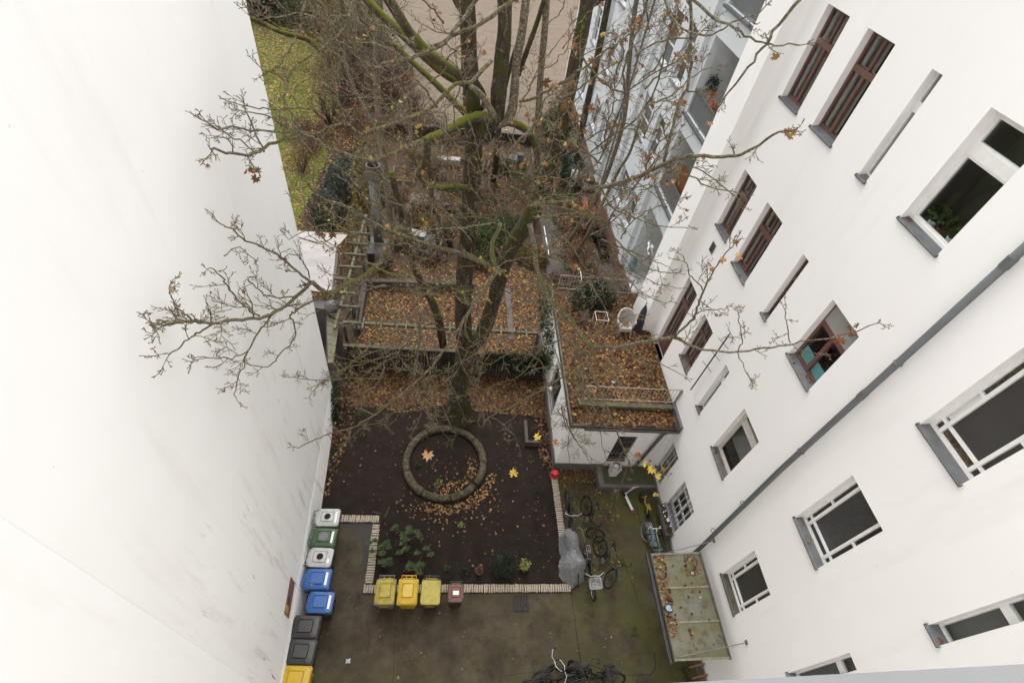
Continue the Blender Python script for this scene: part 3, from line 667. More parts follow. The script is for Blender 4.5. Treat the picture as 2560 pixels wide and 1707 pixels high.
# ================================================================ annex with the leaf covered terrace
ax = thing('annex', 'low white annex with a leaf covered roof terrace in front of the right house', 'building', (6, 12, 0))
AX0, AY0, AY1, AZ = 4.20, 8.92, 15.5, 3.10
ldoor = (12.1 - 1.75, 12.1 - .35, .95, 2.75)
a1, a2 = at(1200 + 640 * .27234, 750 + 1120 * .27234, x=AX0), at(1200 + 720 * .27234, 750 + 620 * .27234, x=AX0)
lw_ = (a1.y + .05, a1.y + 1.35, max(a1.z, .75), 2.45)
m_ = MB(); facade(m_, (AY0, AY1), (-.1, AZ), [lw_], lambda u, z, d: (AX0 + d, u, z), .2)
fr_ = [(6.05, 6.75, .75, 2.35)]
facade(m_, (AX0, XR), (-.1, AZ), fr_, lambda u, z, d: (u, AY0 + d, z), .2)
m_.box(AX0 + .3, XR - .01, AY1 - .1, AY1, -.1, AZ - .01)
m_.build('wall', M['plasterR'], ax)
for (u0, u1, z0, z1), fn in ((lw_, lambda u, z, d: (AX0 + d, u, z)), (fr_[0], lambda u, z, d: (u, AY0 + d, z))):
    f = MB(); t = .05
    for a, b, c, d in ((u0, u0 + t, z0, z1), (u1 - t, u1, z0, z1), (u0 + t, u1 - t, z0, z0 + t), (u0 + t, u1 - t, z1 - t, z1), ((u0 + u1) / 2 - .03, (u0 + u1) / 2 + .03, z0 + t, z1 - t)):
        f.hexa([fn(a, c, .1), fn(b, c, .1), fn(b, c, .15), fn(a, c, .15), fn(a, d, .1), fn(b, d, .1), fn(b, d, .15), fn(a, d, .15)])
    fo = f.build('window', M['iron'], ax)
    MB().add([fn(u0, z0, .14), fn(u1, z0, .14), fn(u1, z1, .14), fn(u0, z1, .14)], [(0, 1, 2, 3)]).build('pane', M['dglass'], fo)
    s = MB(); s.hexa([fn(u0, z0 - .06, -.04), fn(u1, z0 - .06, -.04), fn(u1, z0 - .06, .1), fn(u0, z0 - .06, .1), fn(u0, z0 - .01, -.04), fn(u1, z0 - .01, -.04), fn(u1, z0 + .02, .1), fn(u0, z0 + .02, .1)]); s.build('sill', M['zincbrown'], fo)
    if u0 > 6 and u0 < 6.1:
        g = MB()
        for k in range(7): g.cyl(fn(u0 + (k + .5) * (u1 - u0) / 7, z0 + .02, .03), fn(u0 + (k + .5) * (u1 - u0) / 7, z1 - .02, .03), .01, n=6)
        for q in (.25, .75): g.cyl(fn(u0, z0 + q * (z1 - z0), .034), fn(u1, z0 + q * (z1 - z0), .034), .01, n=6)
        g.build('window_bars', M['steel'], fo)
MB().box(AX0 - .05, AX0 - .003, AY0 - .04, AY1, -.1, .38).box(AX0 - .05, 6.0, AY0 - .05, AY0 - .003, -.1, .379).build('plinth', M['plinth'], ax)
MB().box(AX0 - .04, XR - .02, AY0 + .55, AY1, AZ, AZ + .10).build('terrace_floor', M['earth'], ax)
MB().box(AX0 + .0, XR - .02, AY0 - .10, AY0 + .55, AZ - .02, AZ + .03).build('front_roof', M['earth'], ax)
MB().box(AX0 + .28, XR - .05, AY0 + .56, AY0 + .72, AZ + .10, AZ + .24).build('front_kerb', M['greenwood'], ax)
MB().box(AX0 - .09, AX0 - .03, AY0 - .12, AY1, AZ - .06, AZ + .16).box(AX0 - .09, AX0 + .4, AY0 - .18, AY0 - .11, AZ - .06, AZ + .12).build('edge_trim', M['zincmoss'], ax)
m_ = MB(); ge = [(AY0 - .12, AZ + .0), (AY0 - .12, AZ - .10), (AY0 - .24, AZ - .10), (AY0 - .24, AZ), (AY0 - .232, AZ), (AY0 - .232, AZ - .092), (AY0 - .128, AZ - .092), (AY0 - .128, AZ)]
m_.add([(AX0 + .42, y, z) for y, z in ge] + [(XR - .02, y, z) for y, z in ge], [(i, (i + 1) % 8, 8 + (i + 1) % 8, 8 + i) for i in range(8)])
m_.build('gutter', M['zincbrown'], ax)
MB().box(XR - .10, XR - .003, AY0 - .22, AY0 + .75, AZ - .02, AZ + .28).build('gutter_end', M['zinc'], ax)
MB().tube([(7.55, AY0 - .18, AZ - .1), (7.5, AY0 - .10, AZ - .35), (7.2, AY0 - .09, .1)], .06, 12).build('downpipe', M['pipe'], ax, smooth=True)
# step platform by the annex
st_ = thing('entrance_steps', 'mossy concrete step platform in front of the annex wall', 'steps', (6.9, 8.4, 0))
MB().box(5.75, XR - .07, 8.02, AY0 - .06, 0, .34).build('platform', M['plinth'], st_)
MB().box(5.95, XR - .08, 8.14, AY0 - .08, .342, .36).build('mossy_top', mk('mossy_top', (.06, .07, .025), (.045, .045, .022), 5, .95), st_)
# terrace railing
def railing(name, label, x0, x1, y, z0, z1, n, postw=.05):
    t = thing(name, label, 'railing', (x0, y, z0))
    MB().beam((x0, y, z1), (x1, y, z1), .024, .024).build('handrail', M['railpaint'], t); MB().beam((x0, y, z0 + .06), (x1, y, z0 + .06), .024, .02).build('bottom_rail', M['railpaint'], t)
    for x in (x0, x1 - .02): MB().beam((x, y, z0 - .02), (x, y, z1), postw, .05, (0, 1, 0)).build('post', M['railpaint'], t)
    me = MB().beam((0, 0, z0 + .075), (0, 0, z1 - .018), .011, .011, (0, 1, 0)).mesh('baluster', M['railpaint'], (0, 0, z0))
    for k in range(n):
        o = bpy.data.objects.new('baluster', me); o.location = ((k + .7) * (x1 - x0) / n, 0, 0); link(o, t)
    return t
railing('railing', 'rusty white iron railing along the front of the leafy roof terrace', 4.62, 7.92, 9.72, AZ + .22, AZ + .98, 26, .07)
railing('railing', 'white iron railing at the back end of the roof terrace', 4.4, 7.50, 15.42, AZ + .10, AZ + .85, 24)

# ================================================================ pale grey house behind
gh = thing('apartment_building', 'pale grey apartment house with recessed balconies and brick base behind the trees', 'building', (8.9, 30, 0))
GX = 8.9
GW = []
for y0, y1 in ((23.35, 24.85), (21.3, 22.45)): GW += [(y0, y1, 2.3, 4.2, 'w'), (y0, y1, 6.2, 8.0, 'w'), (y0, y1, 9.5, 11.6, 'w'), (y0, y1, 13.4, 15.4, 'w')]
for y0, y1 in ((30.4, 31.3), (32.7, 34.2), (38, 39.4), (41.5, 42.6)): GW += [(y0, y1, 2.3, 4.2, 'w'), (y0, y1, 5.9, 8.0, 'w'), (y0, y1, 9.5, 11.6, 'w')]
GL = [(17.1, 19.75, 1.0, 4.9), (17.1, 19.75, 5.9, 8.5), (17.1, 19.75, 9.2, 11.95), (17.1, 19.75, 12.9, 15.5)]
m_ = MB(); facade(m_, (14.0, 46), (-.2, 20), [g[:4] for g in GW] + GL, lambda u, z, d: (GX + d, u, z), .28)
m_.box(GX + .29, GX + 8, 45.9, 46, -.2, 20).box(GX, GX + 8, 14.0, 46, 20.0, 20.3)
m_.build('wall', M['plasterG'], gh)
for y0, y1, z0, z1, _ in GW:
    f = MB(); t = .07; D = .16
    for a, b, c, d in ((y0, y0 + t, z0, z1), (y1 - t, y1, z0, z1), (y0 + t, y1 - t, z0, z0 + t), (y0 + t, y1 - t, z1 - t, z1), (y0 + t, y1 - t, z0 + (z1 - z0) * .36, z0 + (z1 - z0) * .36 + t), (y0 + t, y1 - t, z0 + (z1 - z0) * .70, z0 + (z1 - z0) * .70 + t)):
        f.box(GX + D, GX + D + .06, a, b, c, d)
    fo = f.build('window', M['white'], gh)
    zz = [z0 + t, z0 + (z1 - z0) * .37, z0 + (z1 - z0) * .71, z1 - t]
    for a, b in zip(zz[:-1], zz[1:]): MB().box(GX + D + .03, GX + D + .035, y0 + t, y1 - t, a, b).build('pane', M['panelgrey'] if R.random() < .4 else M['dglass'], fo)
    MB().hexa([(GX - .12, y0 - .05, z0 - .08), (GX + D, y0 - .05, z0 - .08), (GX + D, y1 + .05, z0 - .08), (GX - .12, y1 + .05, z0 - .08), (GX - .12, y0 - .05, z0 - .05), (GX + D, y0 - .05, z0 - .005), (GX + D, y1 + .05, z0 - .005), (GX - .12, y1 + .05, z0 - .05)]).build('sill', M['zinc'], fo)
for i, (y0, y1, z0, z1) in enumerate(GL):
    m_ = MB(); x1 = GX + 1.5
    vs = [(GX + .28, y0, z0), (x1, y0, z0), (x1, y1, z0), (GX + .28, y1, z0), (GX + .28, y0, z1), (x1, y0, z1), (x1, y1, z1), (GX + .28, y1, z1)]
    m_.add(vs, [(0, 1, 2, 3), (7, 6, 5, 4), (1, 5, 6, 2), (0, 4, 5, 1), (2, 6, 7, 3)])
    lo = m_.build('balcony_recess', M['loggia'], gh)
    MB().box(x1 - .05, x1 - .01, y0 + .4, y0 + 1.4, z0 + .05, z1 - .4).build('balcony_door', M['dark'], lo)
    if i: MB().box(GX + .05, GX + .09, y0 + .05, y1 - .05, z0 + .1, z0 + .85).build('balcony_panel', M['panelgrey'], lo); MB().box(GX - .14, GX + .02, y0 - .05, y1 + .05, z0 - .1, z0 - .01).build('balcony_edge', M['zinc'], lo); MB().beam((GX + .02, y0 + .02, z0 + .9), (GX + .02, y1 - .02, z0 + .9), .05, .04).build('balcony_rail', M['steel'], lo)
for y0, y1 in ((20.15, 20.85), (25.4, 26.5), (28.3, 29.3), (35.2, 36.6), (44.2, 45.6)):
    MB().box(GX - .2, GX - .002, y0, y1, 1.05, 20).build('pilaster', M['plasterG'], gh)
MB().box(GX - .08, GX - .003, 19.85, 46, -.1, 1.0).build('brick_base', M['redbrick'], gh)
MB().box(GX - .10, GX - .004, 14.2, 19.8, -.1, .98).build('brick_base', M['redbrick'], gh)
pipe2 = MB().tube([(GX - .12, 27.4, 18), (GX - .12, 27.4, .2)], .06, 8).build('downpipe', M['steel'], gh)
# ================================================================ wheelie bins
def make_bin(name, label, group, body, lid, style='panel', w=.58, d=.72, h=1.0, handle=None, sticker=None, front=None):
    """local frame: front towards -y, handle side +y"""
    t = thing(name, label, 'bin', (0, 0, 0), group); hw, hd = w / 2, d / 2; s = h / 1.0
    b = MB()
    b.rsq([(0, .02, .06, hw * .74, hd * .72, .05), (0, .02, .12, hw * .76, hd * .74, .05), (0, .0, .86 * s, hw * .93, hd * .90, .06), (0, 0, .865 * s, hw * 1.0, hd * .99, .06), (0, 0, .93 * s, hw * 1.0, hd * .99, .06), (0, 0, .935 * s, hw * .95, hd * .94, .05)])
    bo = b.build('body', body, t, smooth=False, bevel=.006)
    for q in (-1, 1):
        MB().box(q * hw * .5 - .02, q * hw * .5 + .02, -hd * .93 - .012, -hd * .86, .55 * s, .8 * s).build('rib', body, bo)
    z = .945 * s
    l = MB()
    if style == 'flat':
        l.rsq([(0, -.02, z, hw * .97, hd * .93, .07), (0, -.02, z + .035, hw * .96, hd * .92, .07), (0, -.02, z + .05, hw * .92, hd * .88, .06), (0, -.02, z + .042, hw * .86, hd * .82, .05), (0, -.02, z + .05, hw * .5, hd * .78, .02)])
    else:
        l.rsq([(0, -.01, z, hw * .96, hd * .94, .11), (0, -.01, z + .03, hw * .96, hd * .94, .11), (0, -.01, z + .05, hw * .90, hd * .88, .10), (0, 0, z + .085, hw * .58, hd * .56, .07), (0, 0, z + .060, hw * .545, hd * .535, .06), (0, 0, z + .062, hw * .515, hd * .505, .055), (0, 0, z + .10, hw * .50, hd * .49, .05), (0, 0, z + .104, hw * .46, hd * .45, .05)])
    lo = l.build('lid', lid, t, bevel=.004)
    # hand holds on the lid
    if style != 'flat':
        for q in (-1, 1):
            MB().beam((q * hw * .60, -hd * .48, z + .078), (q * hw * .80, -hd * .68, z + .062), .045, .03).build('lid_grip', lid, lo, bevel=.006)
            MB().beam((q * hw * .52, hd * .50, z + .089), (q * hw * .86, hd * .84, z + .046), .014, .012).build('lid_rib', lid, lo)
    if style == 'hole':
        MB().lathe((0, 0, 0), [(.115, z + .10), (.112, z + .122), (.095, z + .122), (.092, z + .108)], 24).build('hole_rim', lid, lo)
        MB().cyl((0, 0, z + .10), (0, 0, z + .112), .095, n=24).build('bottle_hole', M['crack'], lo)
    if style == 'disc': MB().cyl((0, 0, z + .10), (0, 0, z + .115), .125, n=24).build('hole_cover', M['bGrey'], lo)
    # handle bar behind with brackets and hinges
    hm = handle or body
    hb = MB().tube([(-hw * .72, hd * .86, z + .0), (-hw * .72, hd * 1.20, z + .015), (hw * .72, hd * 1.20, z + .015), (hw * .72, hd * .86, z + .0)], .014, 8)
    for q in (-.28, .28): hb.tube([(q * hw, hd * .90, z), (q * hw, hd * 1.20, z + .012)], .012, 8)
    hb.build('handle', hm, t, smooth=True)
    MB().cyl((-hw * .6, hd * .97, z + .02), (hw * .6, hd * .97, z + .02), .016, n=8).build('hinge', lid, t)
    for q in (-1, 1): wo = MB().tube([(q * (hw * .80), hd * .86, .10), (q * (hw * .80 + .05 * q * q), hd * .86, .10)], .10, 20)
    for q in (-1, 1):
        MB().cyl((q * hw * .80 - .025, hd * .80, .10), (q * hw * .80 + .025, hd * .80, .10), .10, n=20).build('wheel', M['black'], t)
    if sticker:
        sx, sy, sw, sh, mat = sticker; z0_ = z; z = z + (.036 if mat else 0)
        so_ = MB().hexa([(sx - sw, sy - sh, z + .064), (sx + sw, sy - sh, z + .064), (sx + sw, sy + sh, z + .08), (sx - sw, sy + sh, z + .08), (sx - sw, sy - sh, z + .068), (sx + sw, sy - sh, z + .068), (sx + sw, sy + sh, z + .084), (sx - sw, sy + sh, z + .084)]).build('sticker', M['sticker'], lo)
        m_ = MB()
        for k in range(4):
            x = sx - sw * .6 + k * sw * .4; m_.hexa([(x - sw * .1, sy - sh * .3, z + .0665), (x + sw * .1, sy - sh * .3, z + .0665), (x + sw * .1, sy + sh * .2, z + .0745), (x - sw * .1, sy + sh * .2, z + .0745), (x - sw * .1, sy - sh * .3, z + .071), (x + sw * .1, sy - sh * .3, z + .071), (x + sw * .1, sy + sh * .2, z + .079), (x - sw * .1, sy + sh * .2, z + .079)])
        m_.build('print', M['ink'], so_); z = z0_
    if front: MB().box(-hw * .6, hw * .6, -hd * .90 - .006, -hd * .90 + .01, .62 * s, .74 * s).build('front_label', front, t)
    return t
gF, gL = 'recycling bins in front of the brick edging', 'bins along the left white wall'
def put(t, px, z, rz): p = at(px[0], px[1], z=z); return place(t, (p.x, p.y, 0), (0, 0, rz))
cF = lambda x, y: (920 + x * .13605, 1420 + y * .13605)
put(make_bin('wheelie_bin', 'dirty yellow lidded grey bin, leftmost of the row by the brick edging', gF, M['bGrey'], M['bYelDirty'], h=1.0, handle=M['bGrey'], front=M['bYellow']), cF(315, 410), 1.03, .0)
put(make_bin('wheelie_bin', 'all bright yellow wheelie bin, second in the row by the brick edging', gF, M['bYellow'], M['bYellow'], h=1.0), cF(730, 410), 1.03, -.01)
put(make_bin('wheelie_bin', 'pale yellow bin with a plain flat lid and dark rim', gF, M['bDark'], M['bYelPale'], 'flat', h=1.0, handle=M['bDark'], front=M['bYelPale']), cF(1155, 420), 1.0, -.02)
bb = make_bin('wheelie_bin', 'small brown lidded bin with a white and red sticker', gF, M['bDark'], M['bBrown'], w=.48, d=.52, h=.90, handle=M['bDark'], sticker=(0, -.02, .085, .05, 1))
put(bb, cF(1615, 440), .93, .0)
cW = lambda x, y: (680 + x * .13605, 1240 + y * .13605); cK = lambda x, y: (680 + x * .13605, 1440 + y * .13605)
q = math.pi / 2
st = (.0, -.245, .17, .03, None)
put(make_bin('wheelie_bin', 'green bin with white lid and bottle hole beside the brick edging end', gL, M['bGreen'], M['bWhite'], 'hole', sticker=st), cW(1020, 370), 1.05, q + .0)
put(make_bin('wheelie_bin', 'green lidded glass bin with a grey round hole cover', gL, M['bGreen'], M['bGreen'], 'disc', sticker=st), cW(950, 735), 1.05, q - .03)
put(make_bin('wheelie_bin', 'dark bin with white lid and bottle hole next to the blue bins', gL, M['bDark'], M['bWhite'], 'hole', sticker=(-.1, -.245, .06, .03, None), handle=M['bWhite']), cW(880, 1105), 1.05, q - .05)
put(make_bin('wheelie_bin', 'all blue paper bin with a leaf on its lid', gL, M['bBlue'], M['bBlue'], sticker=st), cK(830, 30), 1.05, q - .02)
put(make_bin('wheelie_bin', 'blue lidded bin with a dark grey body', gL, M['bDark'], M['bBlue'], sticker=st), cK(880, 460), 1.05, q - .03)
put(make_bin('wheelie_bin', 'black rubbish bin with reddish front label below the blue bins', gL, M['bBlack'], M['bBlack'], front=M['bBrown']), cK(610, 910), 1.05, q - .04)
put(make_bin('wheelie_bin', 'black rubbish bin with a smooth shiny lid next to the cut off yellow bin', gL, M['bBlack'], M['bBlack'], w=.6), cK(520, 1370), 1.05, q - .06)
put(make_bin('wheelie_bin', 'yellow bin cut off by the bottom edge beside the left wall', gL, M['bYellow'], M['bYellow']), (737, 1694), 1.05, q - .05)

# ================================================================ log ring
rc = V3((.12, 8.98, 0)); rg = thing('log_ring', 'ring of rounded mossy logs lying on the dark bed before the big tree', 'planter ring', rc)
NS = 9; RR = 1.40
for k in range(NS):
    a0, a1 = 2 * math.pi * k / NS + R.uniform(-.06, .06), 2 * math.pi * (k + 1) / NS - .012
    rr = R.uniform(.125, .145); P_ = []; rd = []
    n = 9
    for i in range(n):
        a = a0 + (a1 - a0) * i / (n - 1); P_.append(rc + V3((math.cos(a) * (RR + R.uniform(-.008, .008)), math.sin(a) * RR, .13 + R.uniform(-.006, .006)))); rd.append(rr * (1 + R.uniform(-.03, .03)) * (.95 if i in (0, n - 1) else 1))
    MB().tube(P_, rd, 14).build('log_segment', M['log'], rg, smooth=True)

# ================================================================ bicycles
def make_bike(label, paint=None, steer=0, bmat='chrome', tyre=None, basket=False, rack=True, fenders=True, drop=False, bars=None, saddle=True, rim=None, leaves=False, small=1.0):
    """local: forward +x, wheels stand on z=0; origin midway between the wheels"""
    t = thing('bicycle', label, 'bicycle', (0, 0, 0), 'bicycles parked in the yard')
    paint = paint or M['blackpaint']; tyre = tyre or M['black']; rim = rim or M['iron']; bars = bars or M['blackpaint']
    r, wb = .335, .53
    for x in (-wb, wb):
        w = MB().ring((x, 0, r), (0, 1, 0), r - .026, .028, 32, 6).build('wheel', tyre, t, smooth=True)
        m_ = MB().ring((x, 0, r), (0, 1, 0), r - .045, .011, 32, 4)
        m_.build('rim', rim, w); m_ = MB().cyl((x, -.05, r), (x, .05, r), .022, n=8)
        for k in range(14):
            a = 2 * math.pi * k / 14; m_.beam((x, .02 * (-1) ** k, r), (x + math.cos(a) * (r - .05), 0, r + math.sin(a) * (r - .05)), .003, .003)
        m_.build('spokes', M['iron'], w)
        if fenders and not drop:
            m_ = MB(); lo_, hi_ = (20, 175) if x > 0 else (0, 185); P = []
            for i in range(13):
                a = math.radians(lo_ + (hi_ - lo_) * i / 12); P.append((x + math.cos(a) * (r + .022), z_ := r + math.sin(a) * (r + .022)))
            vs = [(a, s_, b) for a, b in P for s_ in (-.028, .028)]
            m_.add(vs, [(2 * i, 2 * i + 1, 2 * i + 3, 2 * i + 2) for i in range(12)]); m_.build('mudguard', paint, t)
    bbx, bbz = -.08, .29; sx, sz = -.24, .78; hx, hz = .33, .86; hx2, hz2 = .36, .68
    f = MB()
    f.tube([(hx2, 0, hz2), (bbx, 0, bbz)], .026, 8).tube([(bbx, 0, bbz), (sx, 0, sz)], .022, 8).tube([(sx + .02, 0, sz - .06), (hx, 0, hz - .04) if drop else (bbx + .1, 0, bbz + .2)], .016, 8)
    f.tube([(hx2 - .01, 0, hz2 - .05), (hx, 0, hz)], .02, 8)
    for s_ in (-1, 1):
        f.tube([(bbx, 0, bbz), (-wb, s_ * .06, r)], .014, 6).tube([(sx + .02, 0, sz - .1), (-wb, s_ * .06, r)], .009, 6)
        f.tube([(hx2, s_ * .03, hz2 - .05), (wb - .03, s_ * .055, r + .08), (wb, s_ * .06, r)], .012, 6)
    f.build('frame', paint, t, smooth=True)
    b = MB()
    if drop:
        b.tube([(hx, 0, hz), (hx + .09, 0, hz + .05)], .014, 8)
        P_ = [(hx + .02, -.21, hz - .09), (hx + .16, -.21, hz - .07), (hx + .18, -.20, hz + .03), (hx + .09, -.18, hz + .05), (hx + .09, .18, hz + .05), (hx + .18, .20, hz + .03), (hx + .16, .21, hz - .07), (hx + .02, .21, hz - .09)]
    else:
        b.tube([(hx, 0, hz), (hx - .03, 0, hz + .14)], .014, 8)
        P_ = [(hx - .22, -.30, hz + .13), (hx - .08, -.27, hz + .16), (hx + .0, -.12, hz + .15), (hx - .03, 0, hz + .14), (hx + .0, .12, hz + .15), (hx - .08, .27, hz + .16), (hx - .22, .30, hz + .13)]
    ho = b.tube(P_, .012, 8).build('handlebar', bars, t, smooth=True)
    for s_ in (0, -1):
        MB().tube([P_[s_], V3(P_[s_]).lerp(V3(P_[1 if s_ == 0 else -2]), .75)], .019, 8).build('grip', M['black'], ho)
    if saddle:
        s = MB(); s.add([(sx + .15, 0, sz + .165), (sx + .02, -.035, sz + .165), (sx - .1, -.085, sz + .17), (sx - .15, -.05, sz + .175), (sx - .15, .05, sz + .175), (sx - .1, .085, sz + .17), (sx + .02, .035, sz + .165),
                         (sx + .13, 0, sz + .125), (sx, -.02, sz + .12), (sx - .1, -.06, sz + .11), (sx - .13, .0, sz + .11), (sx - .1, .06, sz + .11), (sx, .02, sz + .12)],
                        [(0, 6, 5, 4, 3, 2, 1), (0, 1, 8, 7), (1, 2, 9, 8), (2, 3, 10, 9), (3, 4, 10), (4, 5, 11, 10), (5, 6, 12, 11), (6, 0, 7, 12)])
        s.build('saddle', M['black'], t, bevel=.008)
        MB().tube([(sx, 0, sz), (sx - .025, 0, sz + .13)], .013, 8).build('seatpost', M['chrome'], t)
    c = MB().cyl((bbx, -.06, bbz), (bbx, -.05, bbz), .09, n=18).tube([(bbx, -.07, bbz), (bbx + .11, -.08, bbz - .12)], .009, 6).tube([(bbx, .07, bbz), (bbx - .11, .08, bbz + .12)], .009, 6)
    co_ = c.build('crank', M['steel'], t)
    for s_ in (-1, 1): MB().box(bbx - s_ * .11 - .045, bbx - s_ * .11 + .045, s_ * .13 - .035, s_ * .13 + .035, bbz + s_ * .12 - .012, bbz + s_ * .12 + .012).build('pedal', M['black'], co_)
    if rack:
        k = MB()
        for y in (-.06, 0, .06): k.tube([(-wb - .18, y, .74), (sx - .02, y, .74)], .007, 6)
        for x in (-wb - .18, -wb, sx - .04): k.tube([(x, -.06, .74), (x, .06, .74)], .007, 6)
        for y in (-.065, .065): k.tube([(-wb - .05, y, .74), (-wb, y, r)], .007, 6)
        k.build('luggage_rack', M['iron'] if not basket else M[bmat], t)
    if basket:
        k = MB(); x0, x1, yw, z0, z1 = hx + .04, hx + .30, .17, hz - .10, hz + .13
        for i in range(9):
            y = -yw + 2 * yw * i / 8; k.beam((x0, y, z0), (x1, y, z0), .006, .006); k.beam((x0, y, z0), (x0, y, z1), .006, .006); k.beam((x1, y, z0), (x1 + .02, y, z1), .006, .006)
        for i in range(7):
            x = x0 + (x1 - x0) * i / 6; k.beam((x, -yw, z0), (x, yw, z0), .006, .006); k.beam((x, -yw, z0), (x, -yw, z1), .006, .006); k.beam((x, yw, z0), (x, yw, z1), .006, .006)
        for z in (z0 + .08, z0 + .16, z1): k.tube([(x0, -yw, z), (x1 + .02, -yw, z), (x1 + .02, yw, z), (x0, yw, z)], .006 if z < z1 else .01, 5, closed=True)
        k.build('basket', M[bmat], t)
    if steer:
        mt_ = Matrix.Translation((.42, 0, 0)) @ Matrix.Rotation(math.radians(steer), 4, 'Z') @ Matrix.Translation((-.42, 0, 0)); seen = set()
        for o in [c_ for c_ in t.children_recursive if c_.type == 'MESH']:
            if o.name.startswith('frame') or o.data.name in seen: continue
            xs = [v.co.x for v in o.data.vertices]
            if min(xs) > .09: o.data.transform(mt_); seen.add(o.data.name)
    return t
def put_bike(t, px, zref, head, lean=0):
    p = at(px[0], px[1], z=zref)
    t.rotation_mode = 'XYZ'
    m = Matrix.Rotation(math.radians(head), 4, 'Z') @ Matrix.Rotation(math.radians(lean), 4, 'X')
    off = m @ V3((0, 0, zref)); t.matrix_world = Matrix.Translation((p.x - off.x, p.y - off.y, .0)) @ m
    return t
put_bike(make_bike('black bicycle with silver stem standing at the brick edging behind the grey cover', bars=M['chrome'], rack=True), cD(225, 480), .6, -90, 2)
put_bike(make_bike('black bicycle leaning over with mudguards between the covered bike and the scooter', steer=55), cD(480, 580), .40, -84, -22)
put_bike(make_bike('bicycle with silver front basket and chrome handlebar', bars=M['chrome'], basket=True, rim=M['chrome']), cD(478, 1190), .6, -88, 5)
put_bike(make_bike('dark green bicycle leaning beside the basket bicycle', M['greenpaint'], steer=-30, bars=M['blackpaint']), cD(690, 1080), .45, -78, -26)
eb = make_bike('turquoise racing bicycle with pale tyres leaning against the right wall', M['cyanpaint'], tyre=M['steel'], fenders=False, rack=False, drop=True, bars=M['whitepaint'], rim=M['chrome'])
put_bike(eb, cD(1240, 910), .42, 97, 13)
put_bike(make_bike('black bicycle with curved chrome handlebar, topmost of the heap at the bottom edge', bars=M['chrome'], rack=True, steer=20), cB(640, 745), .55, 178, 8)
put_bike(make_bike('black bicycle with a black saddle at the left of the heap on the bottom edge', rim=M['steel'], bars=M['chrome']), cB(520, 850), .6, 4, -12)
put_bike(make_bike('black bicycle with a wire basket at the right of the heap on the bottom edge', basket=True, bmat='iron', bars=M['blackpaint']), cB(960, 850), .6, 12, 4)
put_bike(make_bike('black bicycle leaning at the right end of the heap on the bottom edge', rim=M['steel'], steer=-35), cB(1010, 790), .5, 172, 18)
# covered bicycle
p0 = at(*cD(270, 980), z=.5); cvr = thing('covered_bicycle', 'bicycle hidden under a wrinkled grey tarpaulin beside the brick edging', 'covered bicycle', (p0.x, p0.y, 0))
m_ = MB(); nu, nv = 34, 22; vs = []
ridge = lambda u: .50 + .50 * math.exp(-((u - .26) / .13) ** 2) + .36 * math.exp(-((u - .72) / .16) ** 2)
wid = lambda u: .20 + .26 * math.exp(-((u - .30) / .26) ** 2) + .12 * math.exp(-((u - .8) / .2) ** 2)
fold = lambda a_: abs(math.sin(a_)) ** .6
nu, nv = 60, 40
for i in range(nu):
    u = i / (nu - 1); y = (u - .5) * 1.82; e = max(0, 1 - abs((u - .5) / .5) ** 7)
    for j in range(nv):
        s_ = (j / (nv - 1) - .5) * 2; a_ = abs(s_); hang_ = a_ ** 1.5
        cr_ = .17 * fold(u * 15 + s_ * 3.5 + 1.3 * math.sin(u * 5)) * hang_ + .06 * fold(u * 27 - s_ * 5) * a_ + .03 * fold(s_ * 9 + u * 4)
        x = (wid(u) + .05 * fold(u * 13 + s_)) * math.copysign(a_ ** .8, s_) * (.62 + .38 * e); z = max(.05, ridge(u) * (1 - hang_) * (.3 + .7 * e)) - cr_ * (1 - .5 * a_) + .04
        if 0 < s_ < .55 and u > .45: z -= .16 * math.exp(-((s_ - .22) / .10) ** 2) * math.exp(-((u - .72) / .16) ** 2)
        vs.append((p0.x + x + .10 * (.5 - u), p0.y + y + .10 * s_, max(.03, z)))
m_.add(vs, [(i * nv + j, (i + 1) * nv + j, (i + 1) * nv + j + 1, i * nv + j + 1) for i in range(nu - 1) for j in range(nv - 1)])
m_.v = [(a_ + R.uniform(-.012, .012), b_ + R.uniform(-.012, .012), c_ + R.uniform(-.014, .014)) for a_, b_, c_ in m_.v]
m_.build('tarpaulin', M['tarp'], cvr)
for dy in (-.66, .45): MB().ring((p0.x + .02, p0.y + dy * 1.02, .30), (1, 0, 0), .30, .022, 28, 6).build('wheel', M['black'], cvr)
m_ = MB()
for k in range(5): m_.ring((p0.x - .25 - .03 * (k % 2), p0.y + .15 + k * .10, .55 + .02 * (k % 2)), (-1, .2, .8), .04, .009, 14, 4)
m_.build('printed_mark', M['ink'], cvr)
# arch stand
b = at(*cD(340, 700), z=.45); ar = thing('bike_rack', 'bent grey steel hoop standing beside the grey tarpaulin', 'bike rack', (b.x, b.y, 0))
MB().tube([(b.x + .22, b.y - .55, 0), (b.x + .2, b.y - .5, .25), (b.x + .05, b.y - .05, .55), (b.x - .05, b.y + .03, .58), (b.x - .14, b.y - .02, .5), (b.x - .16, b.y - .1, 0)], .02, 8).build('hoop', M['steel'], ar, smooth=True)
